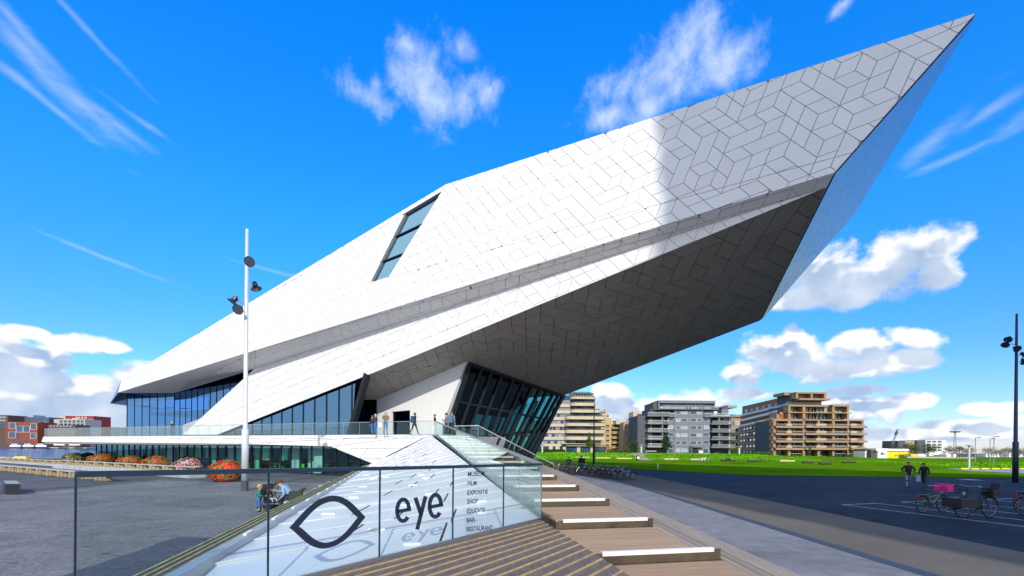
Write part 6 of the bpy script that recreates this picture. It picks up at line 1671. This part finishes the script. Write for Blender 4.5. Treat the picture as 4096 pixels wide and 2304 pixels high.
for k in range(NBK):
    f_ = k / (NBK - 1); v_ = r.choice([0, 0, 1, 2, 3, 0, 4]) if k > 4 else k
    x, y = 4.3 + 4.9 * f_ + r.uniform(-.25, .25), 47.5 - 11.2 * f_ + r.uniform(-.2, .2); rz = R(18) + r.uniform(-.3, .3) + (math.pi if r.random() < .5 else 0)
    lab = names_[v_] + ' in the crowded rack'
    if k <= 4:
        o = bike(lab, (x, y, 0.0), rz, FMS[v_], 'bicycles crowded in the rack', basket=(v_ == 0), tilt=r.uniform(-.06, .06)); protos.append(o)
    else:
        o = copy_tree(protos[v_]); o.location = (x, y, 0.0); o.rotation_euler = (r.uniform(-.08, .08), 0, rz)
    if k == NBK - 1: o['label'] = 'bicycle standing at the right end of the crowded rack'
    elif k == NBK - 2: o['label'] = 'bicycle with a pale wheel second from the right end of the rack'
bike('green step through bicycle with a bright pink front crate', (16.75, 18.1, 0.012), R(14), mat('frame_green', (.16, .26, .09), .4), name='bicycle', crate=mat('pink_crate', (.80, .01, .30), .5), sc=1.0)
c_ = bike('black cargo bicycle with a child seat and silver handlebars', (17.1, 16.75, 0.012), R(190), FMS[0], name='cargo_bicycle', basket=True, seat_child=True, sc=1.12)
MB().box(.30, -.28, .36, 1.0, .28, .66).tube([(.30, 0, .36), (1.0, 0, .30)], .03, 6).build('cargo_tub', mat('tub_black', (.02, .02, .022), .5), c_)
bike('dark bicycle cut off by the right edge of the picture', (22.0, 19.3, 0.012), R(12), FMS[3], name='bicycle', sc=1.08)
bike('dark blue bicycle lying lower at the right edge', (20.4, 17.6, 0.012), R(-5), FMS[2], name='bicycle', sc=1.0)

# ================================================================== PEOPLE
def skinmat(n, c): return mat(n, c, .6)
SK = skinmat('skin', (.52, .29, .19)); SKD = skinmat('skin_dark', (.25, .13, .08))
HAIR = {'blond': mat('hair_blond', (.55, .38, .14), .7, var=.2, scale=20), 'brown': mat('hair_brown', (.10, .05, .025), .7), 'black': mat('hair_black', (.015, .012, .010), .6), 'grey': mat('hair_grey', (.40, .38, .35), .7), 'auburn': mat('hair_auburn', (.30, .15, .05), .7)}
def base_pose(stride=0.0, arms='down', lean=0.0):
    J = {'pel': (0, 0, .53), 'waist': (0, .01 + lean * .3, .61), 'chest': (0, lean * .7, .74), 'neck': (0, lean, .835), 'head': (0, lean + .012, .88), 'crown': (0, lean + .012, .955)}
    for s, n in ((-1, 'l'), (1, 'r')):
        st = stride * (1 if s > 0 else -1)
        J['hip' + n] = (s * .052, 0, .515); J['knee' + n] = (s * .058, st * .45 + .012, .28); J['ank' + n] = (s * .06, st - (.04 if st < 0 else 0), .045 + (.02 if st < 0 else 0)); J['toe' + n] = (s * .066, st + .085, .018)
        J['sh' + n] = (s * .105, lean * .85, .805)
        if arms == 'down': J['el' + n] = (s * .135, lean - .02 - st * .3, .64); J['wr' + n] = (s * .135, lean + .03 - st * .6, .50)
        elif arms == 'front': J['el' + n] = (s * .14, lean + .02, .65); J['wr' + n] = (s * .05, lean + .15, .68)
        elif arms == 'crossed': J['el' + n] = (s * .15, lean + .03, .66); J['wr' + n] = (-s * .03, lean + .11, .67 + s * .01)
        elif arms == 'hips': J['el' + n] = (s * .20, lean - .02, .67); J['wr' + n] = (s * .11, lean + .05, .57)
    return J
RAD = {'pel': (.085, .062), 'waist': (.078, .058), 'chest': (.10, .068), 'neck': (.032, .033), 'head': (.050, .056), 'crown': (.046, .052), 'hip': (.050, .052), 'knee': (.034, .036), 'ank': (.023, .025), 'toe': (.024, .018), 'sh': (.036, .036), 'el': (.026, .026), 'wr': (.018, .020)}
EDG = [('pel', 'waist'), ('waist', 'chest'), ('chest', 'neck'), ('neck', 'head'), ('head', 'crown')]
for n in 'lr': EDG += [('pel', 'hip' + n), ('hip' + n, 'knee' + n), ('knee' + n, 'ank' + n), ('ank' + n, 'toe' + n), ('chest', 'sh' + n), ('sh' + n, 'el' + n), ('el' + n, 'wr' + n)]
def person(label, loc, rz, H, J, top, legs, hair='brown', skin=None, shoes=None, fat=1.0, long_hair=False, bald=False, group=None, child=False, coat=False, zoff=0.0, cap=None):
    skin = skin or SK; shoes = shoes or M_BLACK
    t = thing('person', label, 'person', (loc[0], loc[1], loc[2]), rz, group)
    keys = list(J.keys()); idx = {k: i for i, k in enumerate(keys)}
    me = bpy.data.meshes.new('body'); me.from_pydata([V(J[k]) * H for k in keys], [(idx[a], idx[b_]) for a, b_ in EDG], [])
    o = bpy.data.objects.new('body_tmp', me); COL.objects.link(o)
    md = o.modifiers.new('skin', 'SKIN'); sv = me.skin_vertices[0].data
    hb = 1.5 if child else 1.0
    for k in keys:
        rk = RAD[k[:-1] if k[-1] in 'lr' and k[:-1] in RAD else k]; f_ = fat if k not in ('head', 'crown', 'neck', 'toel', 'toer') else (hb if k != 'neck' else 1)
        if coat and k in ('pel', 'waist', 'hipl', 'hipr'): f_ *= 1.15
        sv[idx[k]].radius = (rk[0] * H * f_, rk[1] * H * f_)
    sv[idx['pel']].use_root = True
    sb_ = o.modifiers.new('sub', 'SUBSURF'); sb_.levels = 1; sb_.render_levels = 1
    bpy.context.view_layer.update(); dg_ = bpy.context.evaluated_depsgraph_get(); m2 = bpy.data.meshes.new_from_object(o.evaluated_get(dg_)); bpy.data.objects.remove(o)
    m2.name = 'body'; m2.materials.clear()
    for m_ in (top, legs, skin, shoes): m2.materials.append(m_)
    seg = []
    for a, b_ in EDG:
        kk = b_[:-1] if b_[-1] in 'lr' and b_[:-1] in RAD else b_
        mi = {'waist': 0, 'chest': 0, 'neck': 0, 'head': 2, 'crown': 2, 'hip': 1, 'knee': 1, 'ank': 1, 'toe': 3, 'sh': 0, 'el': 0, 'wr': 0}[kk]
        if coat and kk == 'hip': mi = 0
        seg.append((V(J[a]) * H, V(J[b_]) * H, mi))
    for p_ in m2.polygons:
        c = V(p_.center); best = None
        for a, b_, mi in seg:
            d = b_ - a; tt = max(0, min(1, (c - a).dot(d) / max(d.length_squared, 1e-9))); e = (c - a - d * tt).length
            if best is None or e < best[0]: best = (e, mi, tt, b_)
        mi = best[1]
        if mi == 1 and best[2] < .12 and coat: mi = 0
        p_.material_index = mi; p_.use_smooth = True
    bo = bpy.data.objects.new('body', m2); COL.objects.link(bo); bo.parent = t
    # hands: palm and five fingers
    for n, s in (('l', -1), ('r', 1)):
        w_ = V(J['wr' + n]) * H; d = (w_ - V(J['el' + n]) * H).normalized(); sd_ = d.cross(V((0, 1, 0.2))).normalized(); nn_ = sd_.cross(d)
        h_ = MB(); k_ = H * .052; h_.bar(w_ - d * k_ * .2, w_ + d * k_ * .85, k_ * .75, k_ * .3, up=nn_)
        for j in range(4):
            b0 = w_ + d * k_ * .8 + sd_ * k_ * (.27 - .18 * j); ln_ = k_ * (.62, .75, .70, .52)[j]; h_.tube([b0, b0 + d * ln_ * .55 - nn_ * ln_ * .1, b0 + d * ln_ * .9 - nn_ * ln_ * .38], [k_ * .10, k_ * .09, k_ * .07], 5)
        b0 = w_ + d * k_ * .15 + sd_ * k_ * .33; h_.tube([b0, b0 + sd_ * k_ * .25 + d * k_ * .25, b0 + sd_ * k_ * .28 + d * k_ * .55], [k_ * .12, k_ * .11, k_ * .08], 5)
        h_.build('hand', skin, t, smooth=True)
    # face and hair
    hc = (V(J['head']) * .45 + V(J['crown']) * .55) * H; ax = (V(J['crown']) - V(J['neck'])).normalized(); fw = V((0, 1, 0)); fw = (fw - ax * fw.dot(ax)).normalized(); sx_ = fw.cross(ax); hr = H * .052 * hb
    f_ = MB(); f_.ball(hc + fw * hr * 1.12 - ax * hr * .1, hr * .17, 6, 4); f_.ball(hc + sx_ * hr * .98 - ax * hr * .05, hr * .2, 6, 4); f_.ball(hc - sx_ * hr * .98 - ax * hr * .05, hr * .2, 6, 4); f_.build('nose_and_ears', skin, t, smooth=True)
    e_ = MB(); 
    for s in (-1, 1): e_.ball(hc + fw * hr * .98 + sx_ * s * hr * .36 + ax * hr * .12, hr * .12, 6, 4)
    e_.bar(hc + fw * hr * 1.0 - sx_ * hr * .3 - ax * hr * .5, hc + fw * hr * 1.0 + sx_ * hr * .3 - ax * hr * .5, hr * .12, hr * .08); e_.build('eyes_and_mouth', M_BLACK, t)
    if cap is not None or not bald:
        hm = MB(); nu, nv = 14, 9; vs = []; fs = []
        rr_ = random.Random(int(hc.x * 100 + H * 77))
        for i in range(nv + 1):
            for j in range(nu):
                th = math.pi * .62 * i / nv if not long_hair else math.pi * .74 * i / nv; ph = 2 * math.pi * j / nu
                dirv = ax * math.cos(th) + (fw * math.cos(ph) + sx_ * math.sin(ph)) * math.sin(th)
                front = dirv.dot(fw)
                if front > .25 and dirv.dot(ax) < .35: dirv = (dirv - fw * (front - .25)); 
                vs.append(hc + dirv * hr * (1.20 + .05 * rr_.random()) - fw * hr * .12)
        for i in range(nv):
            for j in range(nu): fs.append((i * nu + j, (i + 1) * nu + j, (i + 1) * nu + (j + 1) % nu, i * nu + (j + 1) % nu))
        hm.add(vs, fs); hm.build('hair' if cap is None else 'cap', HAIR[hair] if cap is None else cap, t, smooth=True)
    return t
def cloth(n, c): return mat(n, c, .8, var=.15, scale=12)
JEAN = cloth('jeans_blue', (.05, .16, .36)); DKJ = cloth('jeans_dark', (.02, .03, .06)); BLKC = cloth('cloth_black', (.012, .012, .016)); DENIM = cloth('denim_shirt', (.28, .42, .62)); TEAL = cloth('teal_jacket', (.01, .22, .17)); OLIVE = cloth('olive_jacket', (.20, .16, .08)); GREYC = cloth('grey_knit', (.22, .22, .25)); NAVY = cloth('navy_jacket', (.02, .04, .10)); BROWNC = cloth('brown_coat', (.14, .07, .04))
def backpack(t, m, z0, z1, y, w=.16, d=.14):
    MB().prism([(-w, y - d), (w, y - d), (w, y), (-w, y)], z0, z1).prism([(-w * .8, y - d * 1.35), (w * .8, y - d * 1.35), (w * .8, y - d), (-w * .8, y - d)], z0 + .03, z0 + (z1 - z0) * .5).build('backpack', m, t)
def standY(px, Y, z=None):
    q_ = at(px, 1738, Y); return (q_.x, q_.y, TZ + .001 if z is None else z)
# terrace
P1_ = person('woman in a blue jacket and jeans reading beside the dark doors', standY(1503, 35.9), R(70), 1.66, base_pose(.0, 'front', .02), NAVY, JEAN, 'blond', long_hair=True)
P1b = person('person in a dark jacket close behind the woman in blue', standY(1489, 36.6), R(60), 1.60, base_pose(.02, 'down'), BLKC, JEAN, 'brown')
q_ = standY(1521, 35.8); bg_ = thing('shopping_bag', 'white carrier bag hanging from the woman in blue', 'bag', (q_[0], q_[1], TZ + .60)); MB().prism([(-.15, -.06), (.15, -.06), (.15, .06), (-.15, .06)], 0, .34).build('bag_body', M_WHITE, bg_); MB().tube([(-.08, 0, .34), (-.05, 0, .48), (.05, 0, .48), (.08, 0, .34)], .01, 5).build('handle', M_WHITE, bg_)
person('grey haired man in an olive jacket and jeans on the terrace', standY(1542, 35.4), R(-12), 1.82, base_pose(.01, 'crossed'), OLIVE, JEAN, 'grey')
t = person('man in black walking with a round blue backpack past the shop window', standY(1657, 35.0), R(-50), 1.72, base_pose(.17, 'down', .02), BLKC, BLKC, 'black', SKD); backpack(t, mat('pack_blue', (.02, .08, .18), .6), .92, 1.42, -.10)
t = person('dark haired man in a black coat behind the corner of the stair railing', (at(1741, 1738, 36.0).x, 36.0, TZ), R(100), 1.68, base_pose(.05, 'down', .03), BLKC, BLKC, 'black')
t = person('bearded man in a grey sweater with sunglasses at the top of the steps', (at(1785, 1738, 33.9).x, 33.9, TZ - .15), R(85), 1.80, base_pose(.02, 'front'), GREYC, DKJ, 'black')
MB().bar((-.07, .12, 1.655), (.07, .12, 1.655), .02, .035).build('sunglasses', M_BLACK, t)
t = person('man with a large blue grey backpack at the top of the steps', (at(1806, 1738, 33.3).x, 33.3, TZ - .15), R(-20), 1.86, base_pose(.03, 'down', .01), GREYC, DKJ, 'brown'); backpack(t, mat('pack_slate', (.10, .16, .26), .6), .95, 1.52, -.11, .19, .17)
person('blond woman in black on the terrace before the tall glass wall', (at(687, 1738, 50.0).x, 50.0, TZ), R(150), 1.68, base_pose(0, 'down'), BLKC, BLKC, 'blond', long_hair=True)
# right hand walkers, in the tower's shade
for (px, py, lab, top_, leg_, hr_, st_, rz_, H_) in ((3632, 1951, 'woman in a long black coat and pale jeans walking across the dark paving', BLKC, cloth('pale_jeans', (.16, .24, .36)), 'auburn', .17, R(150), 1.80), (3697, 1949, 'person in a black coat and beanie carrying a pale bag', BLKC, DKJ, 'black', -.18, R(120), 1.70)):
    q_ = on_z(px, py, .012); t = person(lab, tuple(q_), rz_, H_, base_pose(st_, 'hips' if hr_ == 'auburn' else 'down', .03), top_, leg_, hr_, coat=True, fat=1.12, cap=(BLKC if hr_ == 'black' else None))
q_ = on_z(3672, 1945, .012); bg_ = thing('carrier_bag', 'pale blue carrier bag held by the walker in the beanie', 'bag', (q_.x, q_.y, .35)); MB().prism([(-.14, -.05), (.14, -.05), (.14, .05), (-.14, .05)], 0, .42).build('bag_body', mat('bag_pale', (.35, .42, .6), .5), bg_); MB().tube([(-.08, 0, .42), (0, 0, .56), (.08, 0, .42)], .008, 5).build('handle', mat('bag_pale', (.35, .42, .6), .5), bg_)
# behind the bicycles
q_ = at(2275, 1889, 46.5); person('person in black seen behind the crowded bicycles', (q_.x, q_.y, 0), R(160), 1.66, base_pose(0, 'front'), BLKC, BLKC, 'black', fat=1.15)
q_ = at(2325, 1889, 46.0); person('cyclist in black in front of a big black delivery box', (q_.x, q_.y, 0), R(20), 1.80, base_pose(0, 'front'), BLKC, BLKC, 'black')
q_ = at(2327, 1849, 45.5); db = thing('delivery_box', 'big square black delivery box above the bicycles', 'box', (q_.x, q_.y, 1.02)); MB().box(-.30, -.25, 0, .30, .25, .48).build('box_body', BLKC, db); MB().box(-.31, -.26, .44, .31, .26, .50).build('lid', M_BLACK, db)
# on the grass
q_ = on_z(2803, 1844, .03); person('person in a brown coat walking on the sunny lawn', tuple(q_), R(80), 1.66, base_pose(.12, 'front'), BROWNC, cloth('pale_trousers', (.5, .48, .42)), 'brown', coat=True, fat=1.25)
q_ = on_z(2833, 1844, .03); person('man in a dark jacket and grey trousers walking on the sunny lawn', tuple(q_), R(90), 1.76, base_pose(.12, 'down'), NAVY, cloth('grey_trousers', (.25, .25, .25)), 'grey', fat=1.15)
def dog(label, p_, rz, m, sc=1.0):
    t = thing('dog', label, 'dog', tuple(p_), rz); me = bpy.data.meshes.new('dog')
    J = {'rump': (-.32, 0, .50), 'mid': (0, 0, .50), 'chest': (.26, 0, .49), 'neck': (.40, 0, .62), 'head': (.50, 0, .70), 'muz': (.64, 0, .67), 'tail': (-.46, 0, .56), 'tail2': (-.62, 0, .66)}
    E = [('mid', 'rump'), ('mid', 'chest'), ('chest', 'neck'), ('neck', 'head'), ('head', 'muz'), ('rump', 'tail'), ('tail', 'tail2')]; Rr = {'rump': .11, 'mid': .115, 'chest': .14, 'neck': .08, 'head': .085, 'muz': .04, 'tail': .03, 'tail2': .018}
    for s in (-1, 1):
        n_ = 'l' if s < 0 else 'r'
        J.update({'fe' + n_: (.24, s * .08, .32), 'fw' + n_: (.27, s * .08, .16), 'fp' + n_: (.30, s * .08, .02), 'hk' + n_: (-.24, s * .08, .34), 'hh' + n_: (-.42, s * .08, .20), 'hp' + n_: (-.38, s * .08, .02)})
        E += [('chest', 'fe' + n_), ('fe' + n_, 'fw' + n_), ('fw' + n_, 'fp' + n_), ('rump', 'hk' + n_), ('hk' + n_, 'hh' + n_), ('hh' + n_, 'hp' + n_)]
        Rr.update({'fe' + n_: .045, 'fw' + n_: .03, 'fp' + n_: .03, 'hk' + n_: .055, 'hh' + n_: .028, 'hp' + n_: .03})
    ks = list(J); ix = {k: i for i, k in enumerate(ks)}; me.from_pydata([V(J[k]) * sc for k in ks], [(ix[a], ix[b_]) for a, b_ in E], [])
    o = bpy.data.objects.new('dogtmp', me); COL.objects.link(o); o.modifiers.new('s', 'SKIN'); sv = me.skin_vertices[0].data
    for k in ks: sv[ix[k]].radius = (Rr[k] * sc, Rr[k] * sc)
    sv[ix['mid']].use_root = True; sb_ = o.modifiers.new('u', 'SUBSURF'); sb_.levels = 1
    bpy.context.view_layer.update(); m2 = bpy.data.meshes.new_from_object(o.evaluated_get(bpy.context.evaluated_depsgraph_get())); bpy.data.objects.remove(o)
    m2.materials.clear(); m2.materials.append(m); bo = bpy.data.objects.new('body', m2); COL.objects.link(bo); bo.parent = t
    MB().prism([(.46 * sc, -.09 * sc), (.50 * sc, -.09 * sc), (.50 * sc, -.05 * sc), (.46 * sc, -.05 * sc)], .72 * sc, .80 * sc).prism([(.46 * sc, .05 * sc), (.50 * sc, .05 * sc), (.50 * sc, .09 * sc), (.46 * sc, .09 * sc)], .72 * sc, .80 * sc).build('ears', m, t)
dog('black dog standing on the sunny lawn by the darker log', on_z(2912, 1847, .03), R(15), M_BLACK, 1.25)
dog('white dog walking beside the person in the brown coat', on_z(2814, 1846, .03), R(10), mat('dog_white', (.7, .68, .62), .8), 1.1)
# father, child, pushchair
q_ = on_z(1034, 2046, 0); JC = base_pose(.10, 'front', .04)
JC.update({'pel': (0, 0, .42), 'waist': (0, .02, .52), 'chest': (0, .03, .64), 'neck': (0, .04, .735), 'head': (0, .05, .80), 'crown': (0, .05, .92)})
for n_, s_ in (('l', -1), ('r', 1)):
    JC['hip' + n_] = (s_ * .065, 0, .40); JC['knee' + n_] = (s_ * .07, (.05 if s_ > 0 else -.02), .22); JC['sh' + n_] = (s_ * .13, .03, .69); JC['el' + n_] = (s_ * .16, .10, .55); JC['wr' + n_] = (s_ * .08, .24, .55)
person('blond toddler in a green jacket and blue jeans beside the pushchair', tuple(q_), R(-80), 1.06, JC, TEAL, JEAN, 'blond', child=True, fat=1.7, shoes=mat('yellow_boots', (.45, .38, .08), .6))
FJ = {'pel': (0, -.02, .56), 'waist': (0, .08, .70), 'chest': (0, .26, .90), 'neck': (0, .42, .985), 'head': (0, .50, 1.02), 'crown': (0, .57, 1.12)}
FJ.update({'hipl': (-.10, .02, .54), 'hipr': (.10, .02, .54), 'kneel': (-.15, .44, .60), 'kneer': (.18, .46, .62), 'ankl': (-.14, .30, .10), 'ankr': (.18, .40, .10), 'toel': (-.14, .46, .04), 'toer': (.18, .56, .04),
           'shl': (-.19, .30, .95), 'shr': (.19, .32, .95), 'ell': (-.26, .20, .68), 'elr': (.20, .52, .74), 'wrl': (-.24, .36, .53), 'wrr': (.06, .68, .80)})
FJ = {k: tuple(c / 1.8 for c in v_) for k, v_ in FJ.items()}
fx, fy = at(1172, 1990, 16.6).x, 16.6
fa = person('bearded man in a pale denim shirt bending over the pushchair', (fx, fy, 0), R(92), 1.8, FJ, DENIM, DKJ, 'brown', shoes=BROWNC)
MB().ball((0, .66, 1.03), .075, 8, 5, (1, .7, .8)).build('beard', HAIR['brown'], fa, smooth=True)
MB().ball((0, .42, 1.16), .05, 8, 5).build('hair_bun', HAIR['brown'], fa, smooth=True)
ph = thing('phone', 'black phone held over the pushchair by the man in denim', 'phone', (fx - .76, fy + .05, .80), R(60)); MB().box(-.04, -.006, 0, .04, .006, .15).build('casing', M_BLACK, ph); MB().box(-.035, -.008, .01, .035, -.006, .14).build('screen', mat('phone_screen', (.03, .06, .08), .1), ph)
bgp = on_z(1190, 2003, .45); bg_ = thing('shoulder_bag', 'dark green canvas bag standing on the bench behind the man in denim', 'bag', (bgp.x, bgp.y - .1, .47), R(10)); MB().prism([(-.22, -.12), (.22, -.12), (.20, .12), (-.20, .12)], 0, .34).build('bag_body', mat('bag_green', (.035, .05, .03), .8), bg_)
MB().tube([(.1, 0, .30), (.20, 0, .38), (.28, 0, .44), (.33, 0, .42)], [.06, .06, .045, .03], 8).build('bag_flap', mat('bag_green', (.035, .05, .03), .8), bg_)
sp0 = on_z(1084, 2047, 0); t = thing('pushchair', 'black pushchair with an arched hood bar and a baby inside', 'pushchair', (sp0.x, sp0.y, 0), R(55))
for sx in (-.25, .25):
    for sy, rr in ((-.32, .13), (.34, .10)):
        m = MB(); m.tube([V((sx, sy + rr * math.cos(a), rr + rr * .98 * math.sin(a))) for a in [2 * math.pi * k / 16 for k in range(16)]], .03, 6, close=True); wo = m.build('wheel', M_RUB, t)
        MB().tube([(sx - .02, sy, rr), (sx + .02, sy, rr)], .05, 8).build('hub', M_WHITE, wo)
fr_ = MB()
for sx in (-.24, .24): fr_.tube([(sx, -.32, .13), (sx * .95, .08, .52), (sx * .9, .45, .98)], .016, 6).tube([(sx, .34, .10), (sx * .95, .02, .50)], .014, 6)
fr_.tube([(-.22, .45, .98), (.22, .45, .98)], .018, 6).build('frame', M_BLACK, t)
MB().slab([(-.18, -.24, .42), (.18, -.24, .42), (.18, .12, .36), (-.18, .12, .36)], V((0, 0, 1)), .06).slab([(-.18, .10, .36), (.18, .10, .36), (.18, .30, .80), (-.18, .30, .80)], V((0, -1, .3)).normalized(), .05).build('seat', M_BLACK, t)
MB().tube([(-.22, .14, .62), (-.22, -.10, .95), (-.12, -.14, 1.05), (.12, -.14, 1.05), (.22, -.10, .95), (.22, .14, .62)], .016, 6).build('hood_bar', M_BLACK, t)
MB().slab([(-.22, .30, .80), (.22, .30, .80), (.21, .12, 1.02), (-.21, .12, 1.02)], V((0, 1, 0)), .02).build('hood', mat('hood_grey', (.12, .14, .16), .7), t)
MB().box(-.20, -.20, .14, .20, .22, .26).build('basket', M_BLACK, t)
BJ = {'pel': (0, .02, .48), 'waist': (0, .07, .54), 'chest': (0, .12, .63), 'neck': (0, .15, .70), 'head': (0, .15, .73), 'crown': (0, .15, .83), 'hipl': (-.06, 0, .47), 'hipr': (.06, 0, .47), 'kneel': (-.08, -.18, .50), 'kneer': (.08, -.18, .50), 'ankl': (-.08, -.30, .38), 'ankr': (.08, -.30, .38), 'toel': (-.08, -.36, .40), 'toer': (.08, -.36, .40), 'shl': (-.08, .11, .66), 'shr': (.08, .11, .66), 'ell': (-.13, .03, .58), 'elr': (.13, .03, .58), 'wrl': (-.08, -.06, .60), 'wrr': (.08, -.06, .60)}
BJ = {k: (v_[0] / .8, -v_[1] / .8, v_[2] / .8) for k, v_ in BJ.items()}
person('baby in pale trousers sitting in the pushchair', (sp0.x, sp0.y, 0), R(55 + 180), .8, BJ, BLKC, cloth('pale_grey_trousers', (.45, .46, .5)), 'auburn', child=True, fat=.95)
# ================================================================== finish: cladding panels into objects
def flush_panels(limit=290):
    PANELS.sort(key=lambda p: -p[0])
    print('PANELS', len(PANELS))
    for size, top, n, th, m in PANELS[:limit]:
        c = sum(top, V((0, 0, 0))) / len(top); k = len(top)
        b = [p - n * th for p in top]
        mesh_obj('cladding_panel', top + b, [tuple(range(k))] + [(i, k + i, k + (i + 1) % k, (i + 1) % k) for i in range(k)], m, BM)
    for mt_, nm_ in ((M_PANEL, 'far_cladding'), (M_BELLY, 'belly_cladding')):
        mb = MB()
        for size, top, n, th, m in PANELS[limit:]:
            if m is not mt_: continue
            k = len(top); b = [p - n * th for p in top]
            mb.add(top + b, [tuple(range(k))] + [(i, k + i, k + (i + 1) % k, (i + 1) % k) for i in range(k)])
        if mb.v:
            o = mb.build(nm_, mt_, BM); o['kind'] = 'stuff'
flush_panels()
